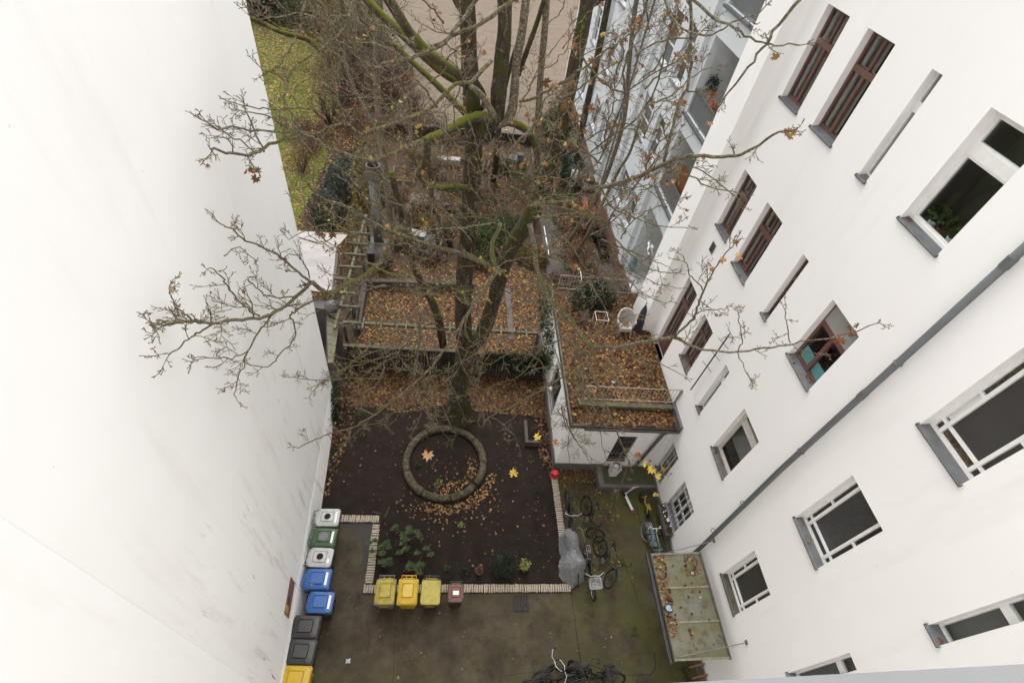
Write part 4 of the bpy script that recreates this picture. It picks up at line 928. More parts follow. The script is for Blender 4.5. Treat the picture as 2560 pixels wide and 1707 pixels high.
# scooter
p = at(*cD(960, 330), z=.35); sc_ = thing('kick_scooter', 'white kick scooter with pink grips leaning near the entrance steps', 'scooter', (0, 0, 0))
MB().beam((-.30, 0, .10), (.22, 0, .10), .10, .025).build('deck', M['whitepaint'], sc_)
for x in (-.36, .36): MB().cyl((x, -.014, .075), (x, .014, .075), .075, n=20).build('wheel', M['pink'] if x < 0 else M['black'], sc_)
MB().tube([(.36, 0, .09), (.30, 0, .24), (.22, 0, .78)], .018, 8).tube([(.22, 0, .10), (.30, 0, .2)], .02, 8).build('stem', M['whitepaint'], sc_)
hb = MB().tube([(.22, -.24, .80), (.22, .24, .80)], .012, 8).build('handlebar', M['whitepaint'], sc_)
for s_ in (-1, 1): MB().tube([(.22, s_ * .14, .80), (.22, s_ * .24, .80)], .018, 8).build('grip', M['pink'], hb)
sc_.matrix_world = Matrix.Translation((p.x, p.y, 0)) @ Matrix.Rotation(math.radians(105), 4, 'Z') @ Matrix.Rotation(math.radians(10), 4, 'X')
# small yellow balance bike
p = at(*cD(1125, 400), z=.25); yb = thing('balance_bike', 'small yellow and black child bike by the right wall near the light well', 'child bike', (0, 0, 0))
for x in (-.30, .30): MB().ring((x, 0, .15), (0, 1, 0), .125, .026, 24, 6).cyl((x, -.012, .15), (x, .012, .15), .06, n=14).build('wheel', M['black'], yb)
MB().tube([(-.30, .03, .15), (-.12, .03, .30), (.12, 0, .24), (.24, 0, .34), (.26, 0, .46)], .022, 8).tube([(.30, .04, .15), (.26, 0, .40)], .016, 6).tube([(-.30, -.03, .15), (-.12, -.03, .30)], .016, 6).build('frame', M['yelpaint'], yb, smooth=True)
MB().tube([(.25, -.2, .50), (.26, 0, .47), (.25, .2, .50)], .014, 8).build('handlebar', M['blackpaint'], yb); MB().rsq([(-.13, 0, .33, .11, .045, .04), (-.13, 0, .37, .12, .05, .045)]).build('saddle', M['yelpaint'], yb)
yb.matrix_world = Matrix.Translation((p.x, p.y, 0)) @ Matrix.Rotation(math.radians(98), 4, 'Z') @ Matrix.Rotation(math.radians(22), 4, 'X')
# blue grey crate behind the racing bike
p = at(*cD(1215, 760), z=.12); cr = thing('plastic_crate', 'blue grey slatted step behind the wheel of the racing bicycle', 'step', (p.x, p.y, 0))
for k in range(4): MB().box(p.x - .14, p.x + .12, p.y - .42 + k * .22, p.y - .25 + k * .22, .10, .14).build('slat', M['steel'], cr)
MB().box(p.x - .12, p.x - .06, p.y - .40, p.y + .44, 0, .098).box(p.x + .04, p.x + .10, p.y - .40, p.y + .44, 0, .098).build('bearer', M['panelgrey'], cr)
# red bucket
p = at(1200 + 507 * .368, 1130 + 150 * .368, z=.15); rb = thing('bucket', 'red plastic bucket turned upside down at the annex corner', 'bucket', (p.x, p.y, 0))
MB().lathe((p.x, p.y, 0), [(.155, 0), (.155, .03), (.145, .032), (.120, .29), (.112, .30), (.0, .302)], 28).build('pail', M['red'], rb, smooth=False)
MB().ring((p.x, p.y, .301), (0, 0, 1), .10, .006).build('base_rim', M['red'], rb)
# square white planter on the step platform
p = at(1480 + 255 * .22956, 1040 + 560 * .22956, z=.8); wp = thing('square_planter', 'square white planter with withered plant on the mossy step platform', 'planter', (p.x, p.y, .36))
MB().rsq([(p.x, p.y, .36, .13, .13, .02), (p.x, p.y, .92, .17, .17, .02), (p.x, p.y, .95, .17, .17, .02), (p.x, p.y, .945, .14, .14, .015), (p.x, p.y, .88, .13, .13, .015)]).build('pot', M['whitepaint'], wp)
MB().lathe((p.x, p.y, 0), [(.135, .90), (.15, .96), (.13, .962), (.11, .90)], 18).build('inner_pot', M['terracotta'], wp)
# parcel scraps
def scrap(px, z, mat, label, s=.09, name='paper_scrap'):
    s *= .72
    p = at(*px, z=z); m_ = MB(); n = 5; vs = []
    for i in range(n):
        for j in range(n): vs.append((p.x + (i / 4 - .5) * 2 * s + R.uniform(-.25, .25) * s, p.y + (j / 4 - .5) * 1.6 * s + R.uniform(-.25, .25) * s, z + .012 + R.uniform(0, .3) * s))
    m_.add(vs, [(i * n + j, (i + 1) * n + j, (i + 1) * n + j + 1, i * n + j + 1) for i in range(4) for j in range(4)])
    return tag(m_.build(name, mat), label, 'litter')
scrap(c8(757, 1385), .0, M['paper'], 'crumpled white plastic scrap on the yard right of the black bins', .085)
scrap(cB(1790, 85), zc(6.3) + .05, M['bluepaper'], 'pale blue wrapper on the outer edge of the glass canopy', .11)
scrap((1200 + 1440 * .368, 1130 + 820 * .368), zc(7.3) + .02, M['paper'], 'white tissue on the far end of the glass canopy', .06)
scrap((1200 + 1495 * .368, 1130 + 985 * .368), zc(7.3) + .02, M['paper'], 'small white tissue on the middle of the glass canopy', .045)
scrap((1200 + 1220 * .27234, 750 + 755 * .27234), AZ + .14, M['bluepaper'], 'pale blue paper scrap among the leaves of the roof terrace', .075)
# broken timber pieces by the edging corner
for px0, px1, lab in ((cW(1840, 285), cW(2000, 325), 'short dark stick lying behind the corner of the brick edging'), (cW(2150, 225), cW(2065, 395), 'dark wooden board piece lying beside the corner of the brick edging')):
    a, b = at(*px0, z=.06), at(*px1, z=.06); tag(MB().beam(a, b, .06, .04).build('timber_piece', M['fencewood']), lab, 'timber')
# iron lamp globe and little figures
p = at(1200 + 650 * .27234, 750 + 820 * .27234, z=2.2)
gl = thing('wall_lamp', 'round chrome lamp on the left side wall of the annex', 'lamp', (AX0, p.y, 2.2)); pp = at(1200 + 650 * .27234, 750 + 820 * .27234, x=AX0 - .18)
MB().lathe((pp.x, pp.y, pp.z), [(.12 * math.sin(math.pi * k / 12) + 1e-4, -.12 * math.cos(math.pi * k / 12)) for k in range(13)], 20).build('globe', M['chrome'], gl, smooth=True)
MB().tube([(AX0, pp.y, pp.z - .1), (AX0 - .12, pp.y, pp.z - .1), (pp.x, pp.y, pp.z - .09)], .014, 8).build('arm', M['iron'], gl)
for k, (dx, lab) in enumerate(((-.06, 'left of two small painted garden figures at the foot of the big tree'), (.08, 'right of two small painted garden figures at the foot of the big tree'))):
    p = at(1127, 1052, z=.2); f = thing('garden_figure', lab, 'figure', (p.x + dx, p.y - .02 * k, .03))
    x, y = p.x + dx, p.y - .02 * k
    MB().lathe((x, y, 0), [(.075, .03), (.085, .12), (.06, .24), (.035, .29)], 14, True).build('body', M['fig'], f, smooth=True)
    MB().lathe((x, y, .34), [(.055 * math.sin(math.pi * i / 8) + 1e-4, -.055 * math.cos(math.pi * i / 8)) for i in range(9)], 12).build('head', M['fig'], f, smooth=True)
    MB().lathe((x, y, 0), [(.06, .355), (.045, .40), (.002, .47)], 12).build('cap', M['pink'] if k else M['wicker'], f)
# low timber frame at the annex foot
a = at(1200 + 425 * .27234, 750 + 1160 * .27234, z=.25); fb = thing('timber_box', 'low weathered timber box at the left foot of the annex wall', 'box', (a.x, a.y, .03))
MB().box(a.x - .09, a.x + .03, a.y - .75, a.y + .25, .03, .32).build('side_board', M['wood'], fb); MB().box(a.x + .031, a.x + .5, a.y - .75, a.y - .65, .03, .32).build('end_board', M['wood'], fb)
# bottom right: wooden rack by the wall
p = at(1740, 1690, z=.5); hr = thing('wooden_rack', 'low brown wooden rack at the right wall on the bottom edge', 'rack', (p.x, p.y, 0))
for dy in (-.05, .22): MB().beam((p.x - .15, p.y + dy, .5), (p.x + .45, p.y + dy + .1, .55), .045, .045).build('rail', M['orangewood'], hr)
for dx, dy in ((-.1, -.05), (-.1, .22), (.35, .02), (.35, .29)): MB().beam((p.x + dx, p.y + dy, 0), (p.x + dx, p.y + dy, .5), .04, .04, (0, 1, 0)).build('leg', M['iron'], hr)
# ================================================================ foliage helpers
rng = np.random.default_rng(11)
LEAF = np.array([(0, 0), (.16, -.30), (.42, -.36), (.34, -.08), (.62, .05), (.36, .20), (.40, .48), (.16, .36), (0, .74), (-.16, .36), (-.40, .48), (-.36, .20), (-.62, .05), (-.34, -.08), (-.42, -.36), (-.16, -.30)]) * .78
def rotm(n):
    q = rng.normal(size=(n, 4)); q /= np.linalg.norm(q, axis=1)[:, None]; w, x, y, z = q.T
    return np.stack([1 - 2 * (y * y + z * z), 2 * (x * y - z * w), 2 * (x * z + y * w), 2 * (x * y + z * w), 1 - 2 * (x * x + z * z), 2 * (y * z - x * w), 2 * (x * z - y * w), 2 * (y * z + x * w), 1 - 2 * (x * x + y * y)], 1).reshape(n, 3, 3)
def flatm(n, tilt):
    yaw = rng.uniform(0, 2 * np.pi, n); a = rng.normal(0, tilt, n); b = rng.normal(0, tilt, n); o, I = np.zeros(n), np.ones(n)
    Rz = np.stack([np.cos(yaw), -np.sin(yaw), o, np.sin(yaw), np.cos(yaw), o, o, o, I], 1).reshape(n, 3, 3)
    Rx = np.stack([I, o, o, o, np.cos(a), -np.sin(a), o, np.sin(a), np.cos(a)], 1).reshape(n, 3, 3); Ry = np.stack([np.cos(b), o, np.sin(b), o, I, o, -np.sin(b), o, np.cos(b)], 1).reshape(n, 3, 3)
    return Rx @ Ry @ Rz
def leaves_np(pos, size, rot, curl=.5):
    """maple leaves: an outline fan of 16 triangles each, curled"""
    n = len(pos); L = np.concatenate([[[0, .12]], LEAF]); k = len(L); r2 = (L ** 2).sum(1)
    c = rng.normal(.2, curl, n); fold = rng.normal(0, curl, n)
    base = np.zeros((n, k, 3)); base[:, :, :2] = L[None]; base[:, :, 2] = c[:, None] * r2[None] + fold[:, None] * np.abs(L[:, 0])[None] * .5 + rng.normal(0, .05, (n, k))
    v = np.einsum('nij,nkj->nki', rot, base * np.asarray(size)[:, None, None]) + pos[:, None, :]
    t = np.array([(0, 1 + i, 1 + (i + 1) % 16) for i in range(16)]); tri = (t[None] + (np.arange(n) * k)[:, None, None]).reshape(-1, 3)
    return v.reshape(-1, 3), tri
def cards_np(pos, size, rot, aspect=.5):
    """small pointed leaves: 4 triangles each"""
    n = len(pos); L = np.array([(0, 0, 0), (aspect * .5, .4, .06), (0, 1, -.05), (-aspect * .5, .4, .06), (0, .45, 0)])
    v = np.einsum('nij,kj->nki', rot, L) * np.asarray(size)[:, None, None] + pos[:, None, :]
    t = np.array([(4, 0, 1), (4, 1, 2), (4, 2, 3), (4, 3, 0)]); return v.reshape(-1, 3), (t[None] + (np.arange(n) * 5)[:, None, None]).reshape(-1, 3)
def off_of(parent):
    return np.array(ORG[parent.name]) if parent is not None and parent.name in ORG else np.zeros(3)
def foliage(parent, blobs, n, size, mat, aspect=.5, name='foliage', up=False):
    P = []; tot = sum(b[3] * b[4] * b[5] for b in blobs)
    for x, y, z, rx, ry, rz in blobs:
        k = max(5, int(n * rx * ry * rz / tot)); u = rng.normal(size=(k, 3)); u /= np.linalg.norm(u, axis=1)[:, None]; rr = rng.uniform(.25, 1, k) ** .5 * (1 + .18 * np.sin(u[:, 0] * 7 + u[:, 2] * 5) + rng.normal(0, .08, k))
        P.append(np.array([x, y, z]) + u * rr[:, None] * np.array([rx, ry, rz]))
    P = np.concatenate(P); P = P[P[:, 2] > .02]; v, t = cards_np(P, rng.uniform(.6, 1.25, len(P)) * size, flatm(len(P), .7) if up else rotm(len(P)), aspect)
    return tag(np_mesh(name, v - off_of(parent), t, mat, parent), kind=None)
def shrub(name, label, cat, base, blobs, n, size, mat, aspect=.5, stem=True, group=None, stems=4):
    base = V3(base); t = thing(name, label, cat, base, group)
    foliage(t, [(base.x + b[0], base.y + b[1], base.z + b[2], b[3], b[4], b[5]) for b in blobs], n, size, mat, aspect)
    if stem:
        m_ = MB()
        for k in range(stems):
            b = blobs[k % len(blobs)]; m_.tube([base, base + V3((b[0] * .5 + R.uniform(-.05, .05), b[1] * .5, b[2] * .5)), base + V3((b[0], b[1], b[2] + b[5] * .4))], [.03, .022, .008], 6)
        m_.build('stem', M['darkbark'], t, smooth=True)
    return t
def grow(mb, p, d, L, r, depth, tips, spread=.75, up=.12, seg=3, nch=(2, 4), r_end=.4):
    pts = [V3(p)]; d = V3(d).normalized(); rad = [r]
    for i in range(seg):
        d = (d + V3((R.gauss(0, .16), R.gauss(0, .16), R.gauss(0, .13) + up * .5))).normalized()
        pts.append(pts[-1] + d * L / seg); rad.append(r * (1 - (1 - r_end) * (i + 1) / seg))
    mb.tube(pts, rad, 6 if r > .02 else 4, cap=True)
    if depth == 0: tips.append((pts[-1], d)); return
    for k in range(R.randint(*nch)):
        i = R.randint(1, seg) if k else seg; q = pts[i]
        a = d.orthogonal().normalized(); a.rotate(Matrix.Rotation(R.uniform(0, 6.283), 3, d))
        grow(mb, q, d + a * R.uniform(.5, 1) * spread, L * R.uniform(.5, .8), max(rad[i] * .62, .0035), depth - 1, tips, spread, up, seg, nch, r_end)
def bare_shrub(name, label, base, h, mat, n=5, depth=3, group=None, leafmat_=None, cat='shrub'):
    base = V3(base); t = thing(name, label, cat, base, group); m_ = MB(); tips = []
    for k in range(n):
        a = R.uniform(0, 6.283); grow(m_, base + V3((math.cos(a) * .12, math.sin(a) * .12, 0)), (math.cos(a) * .55, math.sin(a) * .55, 1), h * R.uniform(.32, .5), .018 * h + .008, depth, tips, .7, .1)
    m_.build('branches', mat, t)
    if leafmat_ and tips:
        P = np.array([q[0] for q in tips if R.random() < .4]); 
        if len(P): v, tr = leaves_np(P, rng.uniform(.06, .11, len(P)), rotm(len(P))); np_mesh('leaves', v - off_of(t), tr, leafmat_, t)
    return t
def flat_leaves(name, poly, n, size, mat, zf, tilt=.28, label=None, clump=None, parent=None):
    """a litter of maple leaves inside a ground polygon, one stuff object"""
    pg = np.array(poly); lo, hi = pg.min(0), pg.max(0); P = []
    while sum(map(len, P)) < n:
        q = rng.uniform(lo, hi, (n * 2, 2)); ins = np.zeros(len(q), bool); j = len(pg) - 1
        for i in range(len(pg)):
            c = ((pg[i, 1] > q[:, 1]) != (pg[j, 1] > q[:, 1])) & (q[:, 0] < (pg[j, 0] - pg[i, 0]) * (q[:, 1] - pg[i, 1]) / (pg[j, 1] - pg[i, 1] + 1e-12) + pg[i, 0]); ins ^= c; j = i
        q = q[ins]
        if clump is not None: q = q[rng.uniform(size=len(q)) < clump(q)]
        P.append(q)
    q = np.concatenate(P)[:n]; z = zf(q) if callable(zf) else np.full(n, zf)
    sz = rng.uniform(*size, n); v, t = leaves_np(np.column_stack([q, z + rng.uniform(.004, .03, n)]), sz, flatm(n, tilt), .35)
    o = np_mesh(name, v - off_of(parent), t, mat, parent); return tag(o, label, None, None, 'stuff')
def wav(q, s, ph=0): return .5 + .25 * np.sin(q[:, 0] * s + ph + 1.7 * np.sin(q[:, 1] * s * .7)) + .25 * np.sin(q[:, 1] * s * 1.3 + 2 * np.sin(q[:, 0] * s * .6 + ph))

# ================================================================ beds and litter
flat_leaves('fallen_leaves', [(-4.2, 11.2), (-3.2, 11.35), (-1.5, 11.05), (-.2, 11.5), (1.5, 11.3), (4.1, 11.1), (4.1, 13.05), (-4.2, 13.05)], 4600, (.075, .14), M['leafshade'], .04)
flat_leaves('fallen_leaves', [(-4.2, 7.6), (-3.75, 7.6), (-3.5, 9.5), (-3.3, 11.4), (-4.3, 11.4)], 330, (.07, .13), M['leafshade'], .035)
flat_leaves('fallen_leaves', [(3.75, 8.8), (4.15, 8.8), (4.12, 11.4), (3.5, 11.4)], 200, (.07, .13), M['leafshade'], .035)
flat_leaves('fallen_leaves', [(-4.0, 13.2), (4.6, 13.2), (4.6, 20.5), (-3.8, 20.5)], 10500, (.085, .15), M['leaf'], .0, clump=lambda q: .35 + .65 * (wav(q, .9) > .3))
flat_leaves('fallen_leaves', [(-4.0, 13.2), (4.6, 13.2), (4.6, 20.5), (-3.8, 20.5)], 1500, (.08, .14), M['leafpale'], .02)
flat_leaves('fallen_leaves', [(-8, 20.5), (4.9, 20.5), (4.9, 34), (-8, 34)], 4500, (.08, .15), M['leaf'], -.005, clump=lambda q: wav(q, .8, 1) ** 3)
flat_leaves('fallen_leaves', [(6.2, 15.6), (8.8, 20.5), (8.8, 34), (6.2, 34)], 2600, (.08, .15), M['leaf'], 0, clump=lambda q: wav(q, .9, 2) ** 2)
flat_leaves('fallen_leaves', [(-13, 14), (-5.3, 14), (-5.6, 26), (-7.2, 38), (-10, 38)], 6500, (.09, .16), M['leafpale'], .0)
flat_leaves('fallen_leaves', [(-22, 24), (-8.4, 24), (-9.5, 42), (-13, 60), (-32, 60)], 20000, (.12, .22), M['leaflawn'], .01, clump=lambda q: np.clip(.10 + (q[:, 1] - 24) / 20, 0, 1))
tf = lambda q: np.where(q[:, 1] < AY0 + .55, AZ + .03, AZ + .105)
flat_leaves('fallen_leaves', [(AX0 + .02, AY0 - .08), (XR - .06, AY0 - .08), (XR - .06, 12.9), (7.4, 13.2), (7.4, 15.2), (AX0 + .02, 15.2)], 5600, (.085, .15), M['leaf'], tf, .38)
flat_leaves('fallen_leaves', [(AX0 + .02, AY0 - .08), (XR - .06, AY0 - .08), (XR - .06, 13), (7.4, 15.2), (AX0 + .02, 15.2)], 420, (.085, .15), M['leafpale'], lambda q: tf(q) + .03, .4)
cz_ = lambda q: zc(q[:, 0]) + .02
flat_leaves('fallen_leaves', [(X0 + .06, Y0 + .5), (X0 + .30, Y0 + .6), (X0 + .38, 4.3), (X0 + .42, Y1 - .05), (X0 + .06, Y1 - .05)], 190, (.07, .12), M['leaf'], cz_, .4)
flat_leaves('fallen_leaves', [(7.1, 4.3), (7.5, 4.3), (7.5, Y1 - .05), (7.1, Y1 - .05)], 40, (.07, .12), M['leaf'], cz_, .4)
flat_leaves('fallen_leaves', [(4.4, 8.15), (5.8, 8.3), (5.8, 8.85), (4.4, 8.85)], 240, (.05, .10), M['leaf'], .004, .3)
flat_leaves('fallen_leaves', [(4.4, 5.2), (6.4, 5.2), (6.4, 8.1), (4.4, 8.1)], 230, (.05, .11), M['leaf'], .004, .3)
for a0, a1, r0_, r1_, n_l in ((-2.0, .3, .85, 1.24, 110), (-1.9, -.2, 1.60, 1.95, 190), (-2.4, -.6, 1.62, 2.3, 60)):
    pg_ = [(rc.x + math.cos(a0 + (a1 - a0) * k / 8) * r0_, rc.y + math.sin(a0 + (a1 - a0) * k / 8) * r0_) for k in range(9)] + [(rc.x + math.cos(a1 + (a0 - a1) * k / 8) * r1_, rc.y + math.sin(a1 + (a0 - a1) * k / 8) * r1_) for k in range(9)]
    flat_leaves('fallen_leaves', pg_, n_l, (.05, .11), M['leafpale'], .035, .35)
flat_leaves('fallen_leaves', [(-3.4, 4.95), (4.0, 4.95), (4.0, 11), (-3.5, 11), (-3.5, 7.2), (-1.9, 7.0), (-1.9, 4.95)], 260, (.025, .06), M['leafpale'], .033, .3)
flat_leaves('fallen_leaves', [(-3.4, 1), (6.1, 1), (6.1, 4.5), (-3.4, 4.5)], 150, (.02, .05), M['leaf'], .005, .3)
# individually visible leaves
LM = {}
def leaf_obj(kind, seed):
    key = (kind, seed)
    if key not in LM:
        me = bpy.data.meshes.new('leaf'); v, t = leaves_np(np.zeros((1, 3)), [1.0], np.eye(3)[None], .3); me.from_pydata(v.tolist(), [], t.tolist()); me.materials.append(M[kind]); LM[key] = me
    return LM[key]
def drop_leaf(p, s, kind, label, group):
    o = bpy.data.objects.new('fallen_leaf', leaf_obj(kind, R.randint(0, 5))); o.location = (p[0], p[1], p[2] + .012); o.scale = (s,) * 3
    o.rotation_euler = (R.gauss(0, .22), R.gauss(0, .22), R.uniform(0, 6.28)); link(o); return tag(o, label, 'leaf', group)
lb = 'brown maple leaf fallen on the dark bed around the log ring'; gb = 'leaves scattered on the dark bed'
n_ = 0
while n_ < 150:
    x, y = (R.gauss(.9, .9), R.gauss(7.3, .7)) if n_ < 70 else ((R.gauss(.7, .6), R.gauss(8.2, .45)) if n_ < 105 else (R.uniform(-3.4, 4.0), R.uniform(5.0, 11.0)))
    if x < -1.8 and y < 7.1 or not (-3.5 < x < 4.0 and 4.95 < y < 11): continue
    rr = math.hypot(x - rc.x, y - rc.y)
    if 1.2 < rr < 1.62: continue
    n_ += 1; drop_leaf((x, y, .03), R.uniform(.05, .115), 'leafpale' if R.random() < .8 else 'leaf', lb, gb)
lb = 'brown maple leaf lying on the mossy concrete yard'; gb = 'leaves scattered on the concrete yard'
for k in range(48):
    x, y = (R.uniform(-1.8, 6.1), R.uniform(1.0, 4.4)) if k < 30 else (R.uniform(4.4, 7.2), R.uniform(4.6, 7.9))
    drop_leaf((x, y, .004), R.uniform(.05, .11), 'leafpale' if R.random() < .5 else 'leaf', lb, gb)
for k in range(30):
    x, y = R.uniform(X0 + .35, X1 - .1), R.uniform(Y0 + .1, Y1 - .1); drop_leaf((x, y, zc(x) + .02), R.uniform(.07, .12), 'leaf', 'brown maple leaf lying on the mossy glass canopy', 'leaves on the glass canopy')
for nm, y0, y1, z0, D0 in SILLS:
    k = {'B1': 14, 'D2': 6, 'D1': 4, 'E2': 2, 'D3': 2, 'E1': 2, 'F3': 2, 'C2': 1, 'C1': 1, 'B2': 2, 'F2': 1}.get(nm, 0)
    for i in range(k):
        u = R.random(); y = R.uniform(y0 + .05, y1 - .05)
        drop_leaf((XR - .04 + u * .18, y, z0 + .012 + u * .045), R.uniform(.07, .12), 'leafpale' if R.random() < .5 else 'leaf', 'withered maple leaf caught on a zinc window sill of the right house', 'leaves on the window sills')
drop_leaf(at(*cK(735, 150), z=1.03), .075, 'leafyellow', 'yellow brown leaf on the lid of the blue bin', 'leaves on the bin lids')
drop_leaf(at(*cK(945, 335), z=1.03), .05, 'leaf', 'dark brown leaf on the lid of the second blue bin', 'leaves on the bin lids')
for px in ((1360, 1225), (1326, 1120)): pass
drop_leaf(at(1200 + 1225 * .27234, 750 + 662 * .27234, z=AZ + .16), .10, 'leafyellow', 'bright yellow leaf in the middle of the roof terrace', None)

# ================================================================ plants near the yard
def rosette_bush(label, clusters, group):
    c0 = clusters[0]; base = V3((sum(c[0] for c in clusters) / len(clusters), sum(c[1] for c in clusters) / len(clusters), .03))
    t = thing('rhododendron', label, 'shrub', base, group); P = []; RT = []; S = []
    m_ = MB()
    for x, y, z, nr in clusters:
        m_.tube([base, base.lerp(V3((x, y, z * .6)), .6) + V3((0, 0, .05)), V3((x, y, z))], [.02, .014, .007], 5)
        for k in range(nr):
            cx, cy, czz = x + R.gauss(0, .11), y + R.gauss(0, .11), z + R.gauss(0, .06)
            for j in range(11):
                a = j / 11 * 6.283 * (1 if j < 7 else 1.3) + R.uniform(-.2, .2); el = R.uniform(.05, .45) if j < 7 else R.uniform(.5, 1)
                d = V3((math.cos(a) * math.cos(el), math.sin(a) * math.cos(el), math.sin(el))); s_ = V3((-math.sin(a), math.cos(a), 0)); n = s_.cross(d) * -1
                P.append((cx, cy, czz)); RT.append([[s_.x, d.x, n.x], [s_.y, d.y, n.y], [s_.z, d.z, n.z]]); S.append(R.uniform(.11, .16) * (1 if j < 7 else .8))
    v, tr = cards_np(np.array(P), np.array(S), np.array(RT), .42); np_mesh('foliage', v - np.array(base), tr, M['rhodo'], t); m_.build('stem', M['redtwig'], t)
    return t
cR = lambda x, y: (640 + x * .3042, 1230 + y * .3042)
def cl(l): return [(*at(*cR(x, y), z=z), n) for x, y, z, n in l]
rosette_bush('glossy green rhododendron growing over the left brick edging', cl([(945, 450, .45, 3), (1030, 420, .5, 3), (1050, 480, .45, 3), (1030, 560, .4, 3), (1090, 610, .35, 4)]), 'rhododendrons in the dark bed')
rosette_bush('larger glossy rhododendron in the middle of the dark bed corner', cl([(1165, 300, .5, 3), (1265, 300, .6, 4), (1340, 330, .5, 3), (1230, 390, .55, 4), (1210, 480, .45, 4)]), 'rhododendrons in the dark bed')
rosette_bush('small glossy rhododendron behind the bright yellow bin', cl([(1370, 510, .4, 3), (1340, 580, .35, 3), (1315, 640, .3, 3), (1235, 655, .3, 2)]), 'rhododendrons in the dark bed')
p = at(1200 + 160 * .368, 1130 + 770 * .368, z=.3); shrub('conifer_bush', 'dark feathery evergreen bush behind the front brick edging', 'shrub', (p.x, p.y, .03), [(0, 0, .35, .42, .36, .32), (.18, .15, .6, .2, .2, .25), (-.2, -.05, .3, .22, .2, .2)], 2600, .10, M['conifer'], .22)
def potted(label, px, z, r, pm, fm, n, s, h=.22, zb=.03, asp=.5, fh=.16):
    p = at(*px, z=z); t = thing('potted_plant', label, 'potted plant', (p.x, p.y, zb))
    MB().lathe((p.x, p.y, zb), [(r * .7, 0), (r, h * .9), (r * 1.08, h * .9), (r * 1.08, h), (r * .95, h), (r * .9, h * .85)], 22, False).build('pot', pm, t)
    MB().cyl((p.x, p.y, zb + h * .8), (p.x, p.y, zb + h * .86), r * .93, n=18).build('soil', M['earth'], t)
    if n: foliage(t, [(p.x, p.y, zb + h + fh * .6, r * 1.15, r * 1.15, fh)], n, s, fm, asp)
    return t
potted('pale leaved plant in a terracotta pot at the right end of the dark bed', (1200 + 300 * .368, 1130 + 775 * .368), .2, .14, M['terracotta'], M['palebush'], 320, .07)
potted('withered plant in a small brown pot left of the dark evergreen bush', (640 + 1832 * .3042, 1230 + 650 * .3042), .15, .11, M['terracotta'], M['brownbush'], 110, .06)
for k, (px, n, r, mt, lab) in enumerate((((1370 * .27234 + 700, 750 + 1560 * .27234), 0, 0, 0, 0), )): pass
for px, r, mt, lab in (((700 + 745 * .27234, 750 + 1065 * .27234), .20, 'bush', 'small bright green weed on the dark bed near the left wall'), ((1045, 1165), .10, 'rhodo', 'tiny green seedling inside the log ring on its left'), ((1098, 1205), .13, 'palebush', 'pale green seedling clump inside the log ring'), ((1085, 1222), .13, 'bluebush', 'dark green weed inside the log ring at the bottom'),
                       ((640 + 1680 * .3042, 1230 + 270 * .3042), .10, 'palebush', 'pale weed standing on the dark bed below the log ring'), ((640 + 1565 * .3042, 1230 + 625 * .3042), .10, 'bush', 'small green weed behind the small brown bin'), ((640 + 1720 * .3042, 1230 + 650 * .3042), .16, 'conifer', 'low dark weed left of the withered pot'), ((1340, 1235), .14, 'conifer', 'thin dark weed at the right of the dark bed')):
    p = at(*px, z=.06); t = thing('weed', lab, 'plant', (p.x, p.y, .03), 'weeds in the dark bed'); foliage(t, [(p.x, p.y, .10, r, r, .10)], int(60 + 500 * r), .055, M[mt], .5)
# ivy: on the corner by the left wall, on the back fence, on the annex edge
def ivy(label, blobs, n, s=.075):
    t = thing('ivy', label, 'ivy', (blobs[0][0], blobs[0][1], 0), 'ivy patches'); foliage(t, blobs, n, s, M['ivy'], .8); return t
ivy('dark ivy strip climbing the foot of the left white wall', [(LW(10.6) + .15, 10.6, .35, .16, .25, .4), (LW(11.2) + .15, 11.2, .7, .16, .35, .7)], 900)
# window box with flowers
w = WIN['G0']; wb = thing('window_box', 'scalloped flower box with withered flowers under the barred ground floor window', 'window box', (XR, 6.7, .6))
MB().box(XR - .26, XR - .02, w[0] - .05, w[1] + .02, w[2] - .24, w[2] - .06).build('box', M['greywood'], wb)
m_ = MB()
for k in range(9): m_.cyl((XR - .275, w[0] + (k + .5) * .118 - .03, w[2] - .10), (XR - .255, w[0] + (k + .5) * .118 - .03, w[2] - .10), .055, n=10)
m_.build('scallop_edge', M['greywood'], wb)
foliage(wb, [(XR - .14, y, w[2] - .02, .11, .14, .09) for y in (6.3, 6.6, 6.9, 7.1)], 330, .06, M['brownbush'], .6); foliage(wb, [(XR - .14, y, w[2] + .04, .05, .06, .05) for y in (6.35, 6.9)], 70, .05, M['bush'], .6, name='green_leaves')
m_ = MB()
for k in range(9): m_.lathe((XR - .14 + R.uniform(-.08, .08), 6.25 + R.random() * .9, w[2] + .07), [(.002, -.02), (.028, 0), (.002, .02)], 7)
m_.build('flowers', M['white'], wb, kind='stuff')
# plants behind windows
def sill_plant(label, w, y, r, h, pm, fm, n, s, asp=.7, dx=.33, nm='potted_plant'):
    x, z = XR + dx, w[2] + .06; t = thing(nm, label, 'potted plant', (x, y, z)); MB().lathe((x, y, z), [(r * .7, 0), (r, .15), (r * .9, .15), (r * .85, .11)], 18).build('pot', pm, t); foliage(t, [(x, y, z + .15 + h * .5, r * 1.4, r * 1.4, h * .6)], n, s, fm, asp); return t
w = WIN['D3']
MB().box(XR + .25, XR + .55, w[0], w[1], w[2] - .04, w[2] + .01).build('inner_board', M['white'], None) if False else None
def ledge(w): MB().box(XR + WD + .02, XR + WD + .40, w[0] - .1, w[1] + .1, w[2] - .05, w[2] + .06).build('inner_ledge', M['roomgrey'], rh)
ledge(w); ledge(WIN['D2'])
sill_plant('round leaved plant in a white pot behind the white framed window, left pot', w, 7.02, .09, .24, M['whitepaint'], M['bush'], 90, .11, .9)
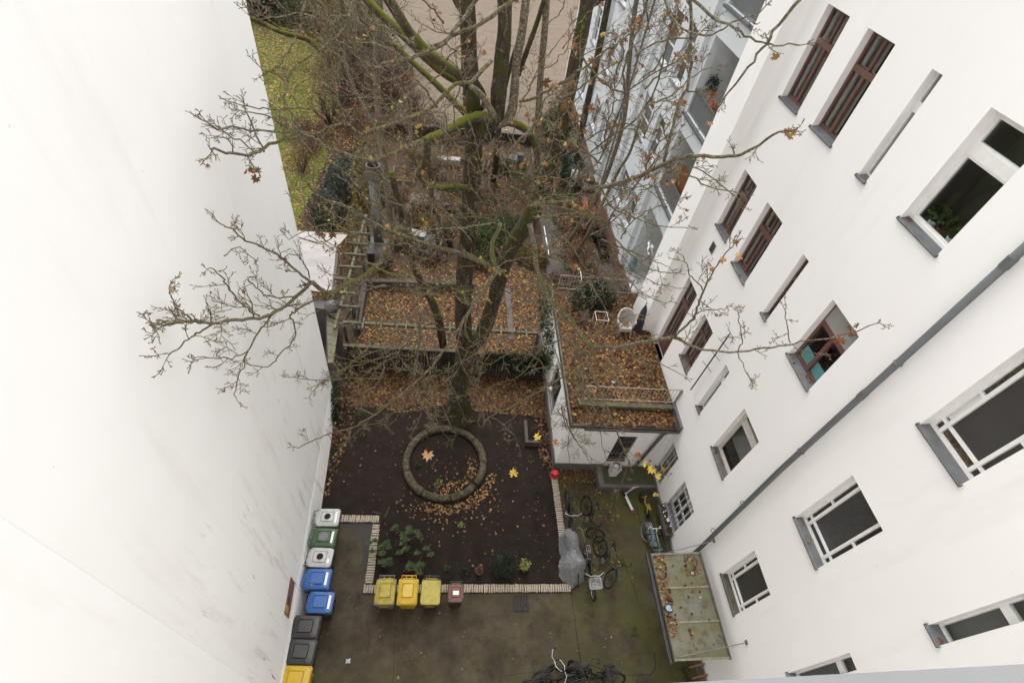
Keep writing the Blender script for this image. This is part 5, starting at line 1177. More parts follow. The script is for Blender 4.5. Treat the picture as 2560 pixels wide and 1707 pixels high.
sill_plant('round leaved plant in a terracotta pot behind the white framed window, middle pot', w, 6.78, .09, .22, M['terracotta'], M['bush'], 80, .11, .9)
sill_plant('round leaved plant in a white pot behind the white framed window, right pot', w, 6.50, .10, .20, M['whitepaint'], M['bush'], 80, .11, .9)
w = WIN['D2']
sill_plant('pink flowering plant behind the turquoise board in the brown window', w, 7.0, .10, .5, M['terracotta'], M['conifer'], 300, .08, .6, .5)
t = thing('pink_flowers', 'pink blossoms behind the turquoise board in the brown window', 'flowers', (XR + .46, 7.0, w[2] + .7)); m_ = MB()
for k in range(14): m_.lathe((XR + .44 + R.uniform(-.06, .06), 7.0 + R.uniform(-.1, .1), w[2] + .72 + R.uniform(-.06, .08)), [(.003, -.02), (.03, 0), (.003, .02)], 7)
m_.build('blossoms', mk('pink_petals', (.55, .04, .20), (.4, .03, .14), 9), t, kind='stuff')
sill_plant('silver grey leaved plant behind the right half of the brown window', w, 6.52, .12, .55, M['terracotta'], M['bluebush'], 500, .07, .5, .5)

# ================================================================ roof terrace things
TZ = AZ + .11
c = at(1340 + 1090 * .20408, 760 + 250 * .20408, z=TZ + .42); ch = thing('wicker_chair', 'white wicker armchair full of brown leaves on the roof terrace', 'chair', (c.x, c.y, TZ))
cx, cyy = c.x, c.y
MB().rsq([(cx, cyy, TZ + .38, .25, .24, .10), (cx, cyy, TZ + .43, .26, .25, .11)]).build('seat', M['wicker'], ch)
m_ = MB(); nA = 22; prof = []
for i in range(nA + 1):
    a = math.radians(-25 + 230 * i / nA); top = TZ + .63 + .30 * max(0, math.sin(a)) ** .7
    prof.append((math.cos(a), math.sin(a), top))
for i in range(nA):
    (a, b, t0), (a2, b2, t1) = prof[i], prof[i + 1]; ro, ri, rt = .31, .27, .37
    m_.hexa([(cx + a * ri, cyy + b * ri, TZ + .43), (cx + a * ro, cyy + b * ro, TZ + .36), (cx + a2 * ro, cyy + b2 * ro, TZ + .36), (cx + a2 * ri, cyy + b2 * ri, TZ + .43), (cx + a * (rt - .05), cyy + b * (rt - .05), t0), (cx + a * rt, cyy + b * rt, t0), (cx + a2 * rt, cyy + b2 * rt, t1), (cx + a2 * (rt - .05), cyy + b2 * (rt - .05), t1)])
m_.build('backrest', M['wicker'], ch)
m_ = MB(); m_.tube([(cx + p_[0] * .36, cyy + p_[1] * .36, p_[2] + .01) for p_ in prof], .035, 8); m_.build('rolled_arm', M['wicker'], ch, smooth=True)
for sx_ in (-.22, .22):
    for sy_ in (-.22, .2): MB().tube([(cx + sx_, cyy + sy_, TZ + .38), (cx + sx_ * 1.2, cyy + sy_ * 1.25, TZ)], [.03, .022], 8).build('leg', M['wicker'], ch)
MB().box(cx - .22, cx + .22, cyy - .25, cyy - .23, TZ + .26, TZ + .38).build('apron', M['wicker'], ch)
P = np.column_stack([rng.normal(cx, .09, 34), rng.normal(cyy, .09, 34), TZ + .44 + rng.uniform(.0, .06, 34)]); v, tr = leaves_np(P, rng.uniform(.06, .10, 34), flatm(34, .4)); tag(np_mesh('fallen_leaves', v, tr, M['leafpale']), kind='stuff')
p = at(1340 + 1270 * .20408, 760 + 240 * .20408, z=TZ + .3); pz = thing('folded_parasol', 'dark blue covered parasol leaning in the corner behind the wicker chair', 'parasol', (p.x, p.y, TZ))
MB().tube([(p.x - .02, p.y - .1, TZ), (p.x, p.y, TZ + .35), (p.x + .0, p.y + .1, TZ + .9), (p.x, p.y + .15, TZ + 1.15)], [.17, .16, .12, .03], 9).build('cover', M['navy'], pz)
MB().cyl((p.x, p.y + .15, TZ + 1.1), (p.x, p.y + .18, TZ + 1.3), .02, n=8).build('pole', M['steel'], pz)
potted('terracotta pot filled with brown leaves at the left of the roof terrace', (1340 + 545 * .20408, 760 + 150 * .20408), TZ + .3, .20, M['terracotta'], M['brownbush'], 120, .08, .34, TZ, .7, .05)
p = at(1340 + 600 * .20408, 760 + 200 * .20408, z=TZ + .2); tag(MB().tube([(p.x, p.y - .15, TZ), (p.x - .02, p.y, TZ + .3), (p.x + .04, p.y + .12, TZ + .75)], [.09, .12, .015], 7).build('leaning_board', M['greywood']), 'pointed weathered board leaning beside the terracotta pot on the terrace', 'board')
p = at(1340 + 790 * .20408, 760 + 190 * .20408, z=TZ + .3); wf = thing('wire_stand', 'thin white wire plant stand on the roof terrace', 'plant stand', (p.x, p.y, TZ))
m_ = MB(); s_ = .24
for a, b in ((-1, -1), (1, -1), (1, 1), (-1, 1)): m_.beam((p.x + a * s_, p.y + b * s_, TZ), (p.x + a * s_, p.y + b * s_, TZ + .5), .014, .014, (0, 1, 0))
for a, b in (((-1, -1), (1, -1)), ((1, -1), (1, 1)), ((1, 1), (-1, 1)), ((-1, 1), (-1, -1))): m_.beam((p.x + a[0] * s_, p.y + a[1] * s_, TZ + .5), (p.x + b[0] * s_, p.y + b[1] * s_, TZ + .5), .014, .014)
m_.build('frame', M['whitepaint'], wf)
shrub('terrace_shrub', 'dark leafy shrub behind the plant stand on the roof terrace', 'shrub', (5.7, 14.3, TZ), [(-.5, 0, .5, .6, .45, .5), (.35, .1, .45, .6, .4, .45), (0, .4, .7, .5, .4, .5)], 1800, .11, M['ivy'], .7)
bare_shrub('terrace_shrub', 'bare tangled shrub rising from the back of the roof terrace', (6.2, 15.0, TZ), 1.9, M['branch'], 8, 3, leafmat_=M['leaf'])
bare_shrub('terrace_shrub', 'bare twiggy climber spread over the left edge of the roof terrace', (4.7, 11.6, TZ), 1.0, M['branch'], 8, 3)
bare_shrub('terrace_shrub', 'low bare twigs hanging over the leafy floor left of the railing', (4.75, 10.6, TZ), .8, M['branch'], 7, 3)
lad = thing('wall_ladder', 'thin brown antenna rod fixed on the white wall above the terrace railing', 'antenna', (XR - .1, 9.8, 4.1))
a, b = at(1600 + 825 * .27234, 800 + 125 * .27234, x=XR - .12), at(1600 + 465 * .27234, 800 + 640 * .27234, x=XR - .12)
MB().beam(a, b, .03, .03).build('rod', M['rust'], lad)
for q_ in (.15, .35, .55): m = a.lerp(b, q_); MB().beam(m + V3((0, -.3, .1)), m + V3((0, .3, -.1)), .012, .012).build('cross_rod', M['rust'], lad)
# loggia things
p = at(1400 + 1450 * .14027, 400 + 1440 * .14027, x=GX + .3); pt = thing('glazed_pot', 'turquoise glazed pot with green plant on the ground floor balcony of the grey house', 'potted plant', (p.x, p.y, 1.0))
MB().lathe((p.x, p.y, 1.0), [(.16, 0), (.24, .3), (.2, .6), (.23, .66), (.19, .66), (.17, .5)], 20).build('pot', M['cyanpot'], pt); foliage(pt, [(p.x, p.y, 1.75, .22, .22, .16)], 260, .08, M['bush'], .6)
p = at(1400 + 1580 * .14027, 600 + 130 * .14027, x=GX - .1); fo_ = thing('foil_cover', 'crumpled silver foil cover hanging beside the turquoise pot', 'cover', (p.x, p.y, p.z)); vs = []
m_ = MB()
for i in range(9):
    for j in range(5): vs.append((p.x + R.uniform(-.05, .05) + j * .03, p.y - .5 + i * .12, p.z - .25 + j * .11 + R.uniform(-.04, .04) - .01 * i))
m_.add(vs, [(i * 5 + j, (i + 1) * 5 + j, (i + 1) * 5 + j + 1, i * 5 + j + 1) for i in range(8) for j in range(4)]); m_.build('sheet', M['foil'], fo_)
p = at(1400 + 1330 * .14027, 600 + 370 * .14027, x=GX - .35); sr = thing('pushchair', 'folded dark pushchair standing at the brick base of the grey house', 'pushchair', (p.x, p.y, 0))
MB().rsq([(p.x, p.y, .35, .2, .28, .08), (p.x, p.y, .9, .24, .3, .1), (p.x, p.y + .1, 1.1, .15, .12, .05)]).build('seat', M['navy'], sr)
for a in (-.22, .22):
    for b in (-.3, .3): MB().cyl((p.x + a, p.y + b, .12), (p.x + a + .03, p.y + b, .12), .11, n=14).build('wheel', M['black'], sr)
MB().tube([(p.x - .2, p.y - .3, .15), (p.x - .2, p.y + .35, 1.15), (p.x + .2, p.y + .35, 1.15), (p.x + .2, p.y - .3, .15)], .014, 6).build('frame', M['blackpaint'], sr)
# red things on the upper balconies
p = at(1400 + 1385 * .27234, 800 * .27234, x=GX + .5); t = thing('balcony_plants', 'dark plants and a red orange bag on the middle balcony of the grey house', 'plants', (p.x, p.y, 9.3))
foliage(t, [(p.x, p.y, p.z + .1, .25, .3, .3)], 260, .10, M['conifer'], .5); MB().rsq([(p.x, p.y - .7, 9.3, .16, .22, .08), (p.x, p.y - .7, 9.85, .2, .26, .1), (p.x, p.y - .7, 10.0, .1, .14, .06)]).build('bag', M['orange'], t)
p = at(1400 + 1490 * .27234, 555 * .27234, x=GX + 1.44); t = thing('wall_ornament', 'round brown ornament hanging in the middle balcony of the grey house', 'ornament', p)
MB().cyl(p + V3((-.05, 0, 0)), p, .3, n=20).build('disc', M['rust'], t); MB().cyl(p + V3((-.07, 0, 0)), p + V3((-.051, 0, 0)), .14, n=16).build('face', M['orangewood'], t)
y0, y1 = 17.2, 19.0; bl = thing('balcony_screen', 'orange brown slatted wooden screen on the lower balcony of the grey house', 'screen', (GX + .3, 18, 6.0))
for k in range(16): MB().box(GX + .25, GX + .28, y0 + k * .10, y0 + k * .10 + .06, 6.0, 7.6).build('slat', M['orangewood'], bl)
# ================================================================ garden behind the fence
c4 = lambda x, y: (640 + x * .27234, 400 + y * .27234); c6 = lambda x, y: (700 + x * .27234, 750 + y * .27234)
cA = lambda x, y: (860 + x * .1658, 380 + y * .1658); cP = lambda x, y: (740 + x * .1658, 560 + y * .1658)
# back fence: single boards
fn = thing('wooden_fence', 'dark weathered board fence at the back of the yard with ivy on its right half', 'fence', (0, 13.12, 0))
fh = max(.9, at(1000, 872, y=13.12).z)
me = MB().box(-.058, .058, -.012, .012, 0, fh).mesh('fence_board', M['fencewood'])
x = -4.0
while x < 4.05:
    o = bpy.data.objects.new('fence_board', me); o.location = (x, R.uniform(-.008, .008), -.01 + R.uniform(0, .015)); o.scale = (R.uniform(.9, 1.02), 1, R.uniform(.96, 1.02)); link(o, fn); x += .125
for z in (.25, fh - .2): MB().box(-4.06, 4.06, 13.14, 13.18, z, z + .08).build('fence_rail', M['fencewood'], fn)
MB().box(-4.06, 1.2, 13.06, 13.2, fh + .02, fh + .06).build('fence_cap', M['greenwood'], fn)
ivy('dark ivy covering the right half of the back fence', [(1.9, 13.05, fh * .85, .7, .14, .5), (2.8, 13.05, fh * .75, .8, .16, .7), (3.7, 13.05, fh * .8, .55, .2, .8), (.1, 13.05, fh * .6, .35, .1, .5), (1.4, 13.05, fh * .4, .4, .1, .4)], 3300, .085)
ivy('dark ivy hanging over the rear left edge of the annex', [(4.08, 13.3, 1.6, .28, .8, 1.3), (4.1, 14.6, 2.2, .35, .9, 1.0), (4.12, 15.6, 2.0, .35, .7, 1.1)], 2700, .09)
# pergola with short cross pieces
pg = thing('pergola', 'algae green timber pergola beams with short cross pieces along the leafy garden', 'pergola', (-3.9, 13.7, 0))
PZ = 2.28
A_, B_ = at(858, 806, z=PZ), at(1345, 834, z=PZ)
MB().beam(A_, B_, .10, .13).build('beam', M['greenwood'], pg)
me = MB().box(-.032, .032, -.30, .30, -.05, .05).mesh('cross_piece', M['greenwood'])
for cxp in (765, 930, 1075, 1160, 1245, 1560, 1800, 2030, 2260):
    q_ = at(700 + cxp * .27234, 805 + (cxp - 580) / 1760 * 28, z=PZ + .115); o = bpy.data.objects.new('cross_piece', me); o.location = q_ - V3((-3.9, 13.7, 0)); o.rotation_euler = (0, 0, R.uniform(-.05, .05)); link(o, pg)
L0, L1 = at(*cP(610, 1480), z=PZ), at(*cP(1010, 40), z=PZ)
L1 = L1 + (L1 - L0) * .15
MB().beam(L0 + V3((0, -.35, 0)), L1, .10, .13).build('beam', M['greenwood'], pg)
me = MB().box(-.48, .48, -.035, .035, -.055, .055).mesh('cross_piece', M['greenwood'])
for (a, b), (c, d) in (((580, 1040), (890, 1040)), ((640, 1235), (855, 1250)), ((600, 830), (900, 840)), ((680, 640), (970, 660)), ((715, 455), (1030, 470)), ((760, 295), (1070, 310)), ((830, 140), (1100, 150))):
    q_ = at(*cP((a + c) / 2, (b + d) / 2), z=PZ + .125); o = bpy.data.objects.new('cross_piece', me); o.location = q_ - V3((-3.9, 13.7, 0)); o.rotation_euler = (0, 0, R.uniform(-.04, .04)); link(o, pg)
for q_ in (A_, B_, A_.lerp(B_, .5), L0.lerp(L1, .35), L0.lerp(L1, .75), L1):
    MB().beam((q_.x + .02, q_.y + .03, 0), (q_.x + .02, q_.y + .03, PZ - .06), .11, .11, (0, 1, 0)).build('post', M['greywood'], pg)
for a, b in ((cP(720, 1500), cP(830, 1290)), (cP(860, 1380), cP(840, 1080))): MB().beam(at(*a, z=.9), at(*b, z=2.1), .07, .1, (0, 1, 0)).build('brace', M['greywood'], pg)
# deck strip and timbers by the left wall
dk = thing('shed_roof', 'algae green boarded shed roof tight against the left white wall', 'shed', (-4.6, 13, 0))
zz = 2.0
P4 = [at(*c6(440, 575), z=zz), at(*c6(490, 575), z=zz), at(*c6(545, 190), z=zz), at(*c6(430, 150), z=zz)]
for k in range(5):
    a, b = P4[0].lerp(P4[3], k / 5 + .004), P4[1].lerp(P4[2], k / 5 + .004); c, d = P4[1].lerp(P4[2], (k + 1) / 5 - .004), P4[0].lerp(P4[3], (k + 1) / 5 - .004); dn_ = V3((0, 0, .04))
    MB().hexa([a - dn_, b - dn_, c - dn_, d - dn_, a, b, c, d]).build('roof_board', M['greenwood'], dk)
MB().prism([(P4[0].x - .05, P4[0].y), (P4[1].x - .04, P4[1].y), (P4[2].x - .04, P4[2].y), (P4[3].x - .05, P4[3].y)], 0, zz - .05).build('shed_wall', M['fencewood'], dk)
for k, (a, b, za, zb_, lab) in enumerate(((c6(500, 640), c6(570, 210), .6, 2.3, 'thick weathered post leaning at the end of the left white wall'), (c6(560, 720), c6(600, 440), .4, 1.8, 'second weathered timber beside the end of the left wall'), (c6(610, 930), c6(540, 640), .1, 1.4, 'thin pole leaning against the timbers by the left wall'), (c6(690, 330), c6(730, 60), 1.0, 2.3, 'grey timber post standing inside the pergola corner'))):
    q0, q1 = at(*a, z=za), at(*b, z=zb_); tag(MB().beam((q0.x, q0.y, 0) if k in (0, 1) else q0, q1, .14 if k == 0 else .08, .12 if k == 0 else .07, (0, 1, 0)).build('timber_post', M['wood']), lab, 'timber')
# globe on the shed
q_ = at(*c4(700, 1350), z=2.35); gb_ = thing('globe_lamp', 'dark grey ball with pale underside beside the tent and pergola', 'lamp', q_)
MB().lathe(q_, [(.30 * math.sin(math.pi * k / 16) + 1e-4, -.30 * math.cos(math.pi * k / 16)) for k in range(6, 17)], 28).build('upper_shell', M['globe'], gb_, smooth=True)
MB().lathe(q_, [(.298 * math.sin(math.pi * k / 16) + 1e-4, -.298 * math.cos(math.pi * k / 16)) for k in range(0, 7)], 28).build('lower_shell', M['whitepaint'], gb_, smooth=True)
MB().cyl((q_.x, q_.y, 1.2), (q_.x, q_.y, q_.z - .28), .05).build('post', M['iron'], gb_)
q_ = at(*c4(585, 1345), z=2.2); tag(MB().box(q_.x - .35, q_.x + .3, q_.y - .1, q_.y + .35, 0, 2.2).build('cabinet', M['iron']), 'dark metal box beside the dark grey ball at the left wall end', 'box')
# tent
tn = thing('party_tent', 'white cloth tent roof beyond the end of the left white wall', 'tent', (-6, 17, 0))
T0, T1, T2, T3 = at(*c4(380, 665), z=2.55), at(*c4(840, 690), z=2.3), at(*c4(735, 800), z=2.45), at(*c4(690, 1235), z=2.40)
xw = T3.x; yb_, ye_ = T3.y, T2.y
m_ = MB(); nx, ny = 16, 18; vs = []
for i in range(nx):
    for j in range(ny):
        u, v_ = i / (nx - 1), j / (ny - 1); x_ = xw - 2.6 * u + (T2.x - T3.x) * v_; y_ = yb_ + (ye_ - yb_) * v_; vs.append((x_, y_, 2.42 + .55 * u + .035 * math.sin(v_ * 19 + u * 6) * (1 - abs(2 * v_ - 1)) + .02 * math.sin(u * 15 + v_ * 25)))
m_.add(vs, [(i * ny + j, (i + 1) * ny + j, (i + 1) * ny + j + 1, i * ny + j + 1) for i in range(nx - 1) for j in range(ny - 1)])
m_.build('roof_cloth', M['canvas'], tn, smooth=True)
m_ = MB(); m_.add([(xw + .01, yb_, 2.43), (T2.x + .01, ye_, 2.43), (T2.x + .06, ye_, 2.12), (xw + .06, yb_, 2.12)], [(0, 1, 2, 3)]); m_.add([(T2.x, ye_, 2.43), (T1.x, T1.y, 2.3), (T1.x - .1, T1.y + .15, 2.28), (T2.x - 2.6, ye_ + .3, 2.9)], [(0, 1, 2, 3)])
m_.build('valance', M['canvas'], tn)
for x_, y_ in ((xw + .04, yb_ + .05), (T2.x + .04, ye_ - .05)): MB().cyl((x_, y_, 0), (x_, y_, 2.35), .03, n=8).build('pole', M['steel'], tn)
q_ = at(*c4(560, 1250), z=2.3)
P = np.column_stack([rng.uniform(q_.x - .3, q_.x + .5, 60), rng.uniform(q_.y - .1, q_.y + .3, 60), np.full(60, 2.46)])
# smoker oven
b0 = at(*c4(1130, 765), z=1.0); sm = thing('smoker_oven', 'cast iron smoker oven with tall chimney and cowl in the garden', 'oven', (b0.x, b0.y, 0))
zt_ = at(*c4(1085, 160), y=b0.y).z
MB().tube([(b0.x, b0.y, .95), (b0.x, b0.y, zt_)], .24, 20).build('chimney', M['pipe'], sm, smooth=True)
MB().lathe((b0.x, b0.y, 0), [(.26, zt_ - .05), (.42, zt_ + .05), (.40, zt_ + .2), (.29, zt_ + .55), (.31, zt_ + .6), (.26, zt_ + .6), (.22, zt_ + .2)], 22).build('cowl', M['rust'], sm, smooth=False)
g0, g1 = at(*c4(1030, 860), z=1.0), at(*c4(1165, 860), z=1.0)
MB().prism([(g0.x - .05, g0.y), (g1.x + .15, g1.y), (g1.x + .15, b0.y + .5), (g0.x - .05, b0.y + .5)], .1, 1.0).build('oven_body', M['iron'], sm)
q_ = at(*c4(1200, 940), z=.75); MB().tube([(q_.x - .35, q_.y + .9, .75), (q_.x - .1, q_.y, .75)], .45, 20).build('fire_drum', M['rust'], sm, smooth=True)
# timbers, benches, tables in the garden
def plank(name, a, b, za, w, h, mat, label, cat):
    A_, B_ = at(*a, z=za), at(*b, z=za); return tag(MB().beam(A_, B_, w, h).build(name, M[mat]), label, cat)
plank('sleeper_beam', c4(1000, 1120), c4(2000, 1150), .35, .22, .30, 'wood', 'long timber sleeper edging across the leafy garden behind the pergola', 'timber')
plank('sleeper_beam', c4(1000, 1115), c4(930, 1568), .30, .25, .25, 'wood', 'thick timber sleeper lying along the left side of the leafy garden', 'timber')
plank('walking_plank', (1268, 722), (1279, 850), .05, .26, .05, 'greywood', 'grey plank lying on the leaves to the right of the big trunks', 'plank')
plank('kerb_board', (1372, 735), (1381, 800), .15, .10, .2, 'greywood', 'narrow edging board between the leafy garden and the annex path', 'timber')
plank('sleeper_beam', cA(1390, 800), cA(1790, 830), .3, .25, .25, 'greywood', 'pale grey timber edging behind the big trunk, right of the white table', 'timber')
plank('sleeper_beam', cA(1400, 560), cA(1400, 800), .3, .35, .25, 'greywood', 'grey timber board running away from the pale edging', 'timber')
def table(px0, px1, z, wd, mat, label, name='garden_table', cat='table', leg=M['greywood']):
    A_, B_ = at(*px0, z=z), at(*px1, z=z); u = (B_ - A_).normalized(); v_ = V3((-u.y, u.x, 0)); t = thing(name, label, cat, (A_.x, A_.y, 0)); L = (B_ - A_).length; nb = 4
    for k in range(nb): c_ = v_ * wd * ((k + .5) / nb); MB().beam(A_ + c_, B_ + c_, wd / nb - .012, .035).build('board', mat, t)
    for s_ in (.08, .92):
        for w_ in (.1, .9): q_ = A_ + u * L * s_ + v_ * wd * w_; MB().beam((q_.x, q_.y, 0), (q_.x, q_.y, z - .018), .07, .07, (0, 1, 0)).build('leg', leg, t)
table(cA(990, 760), cA(1250, 790), .75, 1.0, M['stonewhite'], 'pale white garden table among the bare branches')
table(cA(890, 1230), cA(1215, 1290), .6, .55, M['stonewhite'], 'white topped bench left of the grey posts', 'garden_bench', 'bench')
table(cA(1215, 1400), cA(1390, 1400), .5, .9, M['greywood'], 'grey wooden seat beside the white topped bench', 'garden_bench', 'bench')
table(cA(1000, 1520), cA(1380, 1560), .4, .3, M['greywood'], 'low grey plank bench in front of the garden seats', 'garden_bench', 'bench')
table(cA(320, 1530), cA(560, 1530), .55, .9, M['wood'], 'dark wooden bench boards beside the smoker oven base', 'garden_bench', 'bench') if False else None
for px, h, lab in ((cA(1005, 1260), 2.2, 'grey post standing before the white topped bench'), (cA(1620, 1330), 1.0, 'short grey post right of the garden seats'), (cA(1470, 640), 2.4, 'reddish brown post behind the white garden table'), (cA(775, 780), 1.6, 'thin wooden post left of the white garden table')):
    q_ = at(*px, z=h * .4); tag(MB().beam((q_.x, q_.y, 0), (q_.x, q_.y, h), .11, .11, (0, 1, 0)).build('garden_post', M['greywood']), lab, 'post')
plank('stone_trough', (1150, 404), (1085, 400), .35, .5, .35, 'stonewhite', 'white stone bench edge far behind the big trunk', 'bench')
for k, (px, h, mt) in enumerate((((1010, 540), 1.9, 'redtwig'), ((1075, 520), 1.7, 'redtwig'), ((1140, 470), 1.8, 'redtwig'), ((1210, 420), 2.0, 'redtwig'), ((1100, 600), 1.5, 'purple'), ((1235, 540), 1.8, 'redtwig'), ((1330, 560), 1.7, 'redtwig'), ((1400, 560), 1.6, 'branch'), ((1030, 360), 2.4, 'redtwig'), ((1420, 660), 1.6, 'redtwig'), ((930, 350), 2.6, 'redtwig'), ((780, 370), 2.2, 'redtwig'), ((750, 420), 1.8, 'redtwig'), ((820, 300), 2.8, 'purple'))):
    q_ = at(*px, z=.3); bare_shrub('bare_shrub', ['rusty bare shrub right of the smoker chimney', 'rusty bare shrub behind the white topped bench', 'rusty bare shrub behind the pale timber edging', 'rusty bare shrub by the small blue container', 'purple bare shrub beside the short grey post', 'rusty bare shrub between the two big trunks', 'rusty bare shrub beside the garden path', 'bare twiggy shrub under the leaning slender tree', 'tall rusty shrub before the low garden wall', 'rusty bare shrub beyond the rear terrace railing', 'tall rusty shrub beyond the smoker cowl', 'rusty bare shrub at the lawn edge beside the conifer', 'rusty bare shrub at the lawn edge nearest the tent', 'purple bare shrub at the middle of the lawn edge'][k], (q_.x, q_.y, 0), h * 1.2, M[mt], 12, 4, leafmat_=M['leafpale'])
for k, (px, z, s_, mt) in enumerate((((1050, 560), .45, .8, 'yelbush'), ((1190, 640), .5, .7, 'bush'), ((1165, 520), .45, .8, 'yelbush'), ((1265, 560), .6, .8, 'bush'), ((1310, 480), .6, .9, 'bush'), ((1080, 640), .35, .6, 'brownbush'), ((985, 480), .5, .7, 'brownbush'), ((1215, 490), .5, .8, 'brownbush'), ((1405, 500), .5, .9, 'bush'), ((1465, 560), .5, .7, 'brownbush'))):
    q_ = at(*px, z=z); shrub('garden_shrub', ['yellow green undergrowth behind the low grey plank bench', 'green undergrowth right behind the big maple trunk', 'yellow green undergrowth behind the pale timber edging', 'green undergrowth left of the right trunk', 'green undergrowth along the far garden path', 'low brown undergrowth before the garden seats', 'brown undergrowth beside the white garden table', 'brown undergrowth by the narrow raised bed', 'green undergrowth beside the stair block', 'brown undergrowth before the black planters'][k], 'shrub', (q_.x, q_.y, 0), [(0, 0, z, s_, s_, z), (s_ * .8, s_ * .4, z * .8, s_ * .7, s_ * .7, z * .8), (-s_ * .7, s_ * .5, z * 1.1, s_ * .7, s_ * .7, z)], 1500, .13, M[mt], .5)
# raised beds
for k, (px, w_, l_, lab) in enumerate(((cA(1150, 980), 1.3, 2.2, 'timber framed raised bed behind the white topped bench'), (cA(1600, 700), 1.6, 1.4, 'timber framed leaf bed right of the big trunk behind the pale edging'), ((1140, 385), 2.0, 1.6, 'raised bed in front of the low dark garden wall'), ((1245, 470), 1.2, 2.6, 'narrow raised bed along the garden path'), ((1010, 440), 1.4, 1.6, 'raised bed between the chimney and the white garden table'))):
    q_ = at(*px, z=.2); t = thing('raised_bed', lab, 'raised bed', (q_.x, q_.y, 0), 'raised beds in the garden')
    for x0_, x1_, y0_b, y1_b in ((-w_ / 2, w_ / 2, -l_ / 2, -l_ / 2 + .08), (-w_ / 2, w_ / 2, l_ / 2 - .08, l_ / 2), (-w_ / 2, -w_ / 2 + .08, -l_ / 2 + .08, l_ / 2 - .08), (w_ / 2 - .08, w_ / 2, -l_ / 2 + .08, l_ / 2 - .08)): MB().box(q_.x + x0_, q_.x + x1_, q_.y + y0_b, q_.y + y1_b, 0, .32).build('board', M['greywood'], t)
    MB().box(q_.x - w_ / 2 + .08, q_.x + w_ / 2 - .08, q_.y - l_ / 2 + .08, q_.y + l_ / 2 - .08, 0, .24).build('soil', M['earth'], t)
    flat_leaves('fallen_leaves', [(q_.x - w_ / 2 + .1, q_.y - l_ / 2 + .1), (q_.x + w_ / 2 - .1, q_.y - l_ / 2 + .1), (q_.x + w_ / 2 - .1, q_.y + l_ / 2 - .1), (q_.x - w_ / 2 + .1, q_.y + l_ / 2 - .1)], int(55 * w_ * l_), (.09, .16), M['leaf'], .25, .4, parent=t)
    foliage(t, [(q_.x + R.uniform(-.3, .3), q_.y + R.uniform(-.5, .5), .4, .3, .35, .18)], 160, .10, M['bush'] if k % 2 else M['brownbush'], .5)
for k, (px, w_, l_) in enumerate(((cA(1080, 880), 1.5, 1.2), ((1150, 350), 2.2, 1.2), ((1270, 400), 1.4, 1.6))):
    q_ = at(*px, z=0); tag(MB().box(q_.x - w_ / 2, q_.x + w_ / 2, q_.y - l_ / 2, q_.y + l_ / 2, -.01, .025 + .004 * k).build('paved_patch', M['path']), kind='structure')
# low wall at the far end of the garden
m_ = MB(); a, b = at(1060, 330, z=.4), at(1370, 352, z=.4); lwall = thing('garden_wall', 'low dark wall between the garden and the sand field', 'wall', (a.x, a.y, 0)); m_.beam((a.x - 3, a.y + .25, .35), (b.x, b.y, .35), .3, .7).build('wall', M['fencewood'], lwall); MB().beam((a.x - 3, a.y + .25, .73), (b.x, b.y, .73), .42, .06).build('coping', M['path'], lwall)
# steps, patio, planters along the grey house
sp_ = thing('stair_block', 'grey concrete stair block in front of the grey house', 'steps', (7.6, 30, 0))
MB().box(7.35, 8.75, 28.9, 31.9, 0, 1.05).build('platform', M['path'], sp_); MB().box(7.2, 7.45, 28.8, 32, 0, 1.3).build('side_wall', M['panelgrey'], sp_); MB().box(7.12, 7.5, 28.6, 28.78, 0, 1.5).build('white_post', M['whitepaint'], sp_)
sheet('brick_patio', [(7.45, 25.4), (8.75, 25.2), (8.8, 28.7), (7.5, 28.6)], .004, M['redbrick'])
q_ = at(1400 + 430 * .14027, 400 + 780 * .14027, z=.3); bn = thing('orange_bench', 'bright orange bench on the red brick patio', 'bench', (q_.x, q_.y, 0))
MB().box(q_.x - .16, q_.x + .16, q_.y - .75, q_.y + .75, .38, .44).build('seat', M['orange'], bn)
for s_ in (-.6, .6): MB().box(q_.x - .14, q_.x + .14, q_.y + s_ - .05, q_.y + s_ + .05, 0, .38).build('leg', M['iron'], bn)
q_ = at(1400 + 530 * .14027, 400 + 590 * .14027, z=.5); tag(MB().ring((q_.x, q_.y, .5), (.3, -.5, 1), .5, .07, 26, 8).build('round_hoop', M['steel']), 'grey ring leaning on the brick patio by the grey house', 'ring')
for k, (px, lab) in enumerate(((( 1400 + 690 * .14027, 400 + 1290 * .14027), 'black planter box with dead leaves along the brick base, farther one'), ((1400 + 760 * .14027, 400 + 1440 * .14027), 'black planter box with dead leaves along the brick base, nearer one'), ((1400 + 800 * .14027, 600 + 170 * .14027), 'low dark planter below the two black planter boxes'))):
    q_ = at(*px, z=.5); t = thing('planter_box', lab, 'planter', (q_.x, q_.y, 0)); MB().rsq([(q_.x, q_.y, 0, .22, .40, .03), (q_.x, q_.y, .5, .27, .45, .03), (q_.x, q_.y, .5, .23, .41, .02), (q_.x, q_.y, .36, .22, .40, .02)]).build('box', M['blackpaint'], t)
    foliage(t, [(q_.x, q_.y, .4, .2, .35, .05)], 90, .1, M['brownbush'], .7)
for k in range(3): 
    q_ = at(1400 + (800 + k * 10) * .14027, 600 + (300 + k * 230) * .14027, z=0); tag(MB().box(q_.x - .5, q_.x + .45, q_.y - .55, q_.y + .55, .0, .05).build('paving_slab', M['path']), ['large grey slab below the planters along the grey house', 'second grey slab nearer the terrace beside the brick base', 'pale slab closest to the terrace rear railing'][k], 'slab')
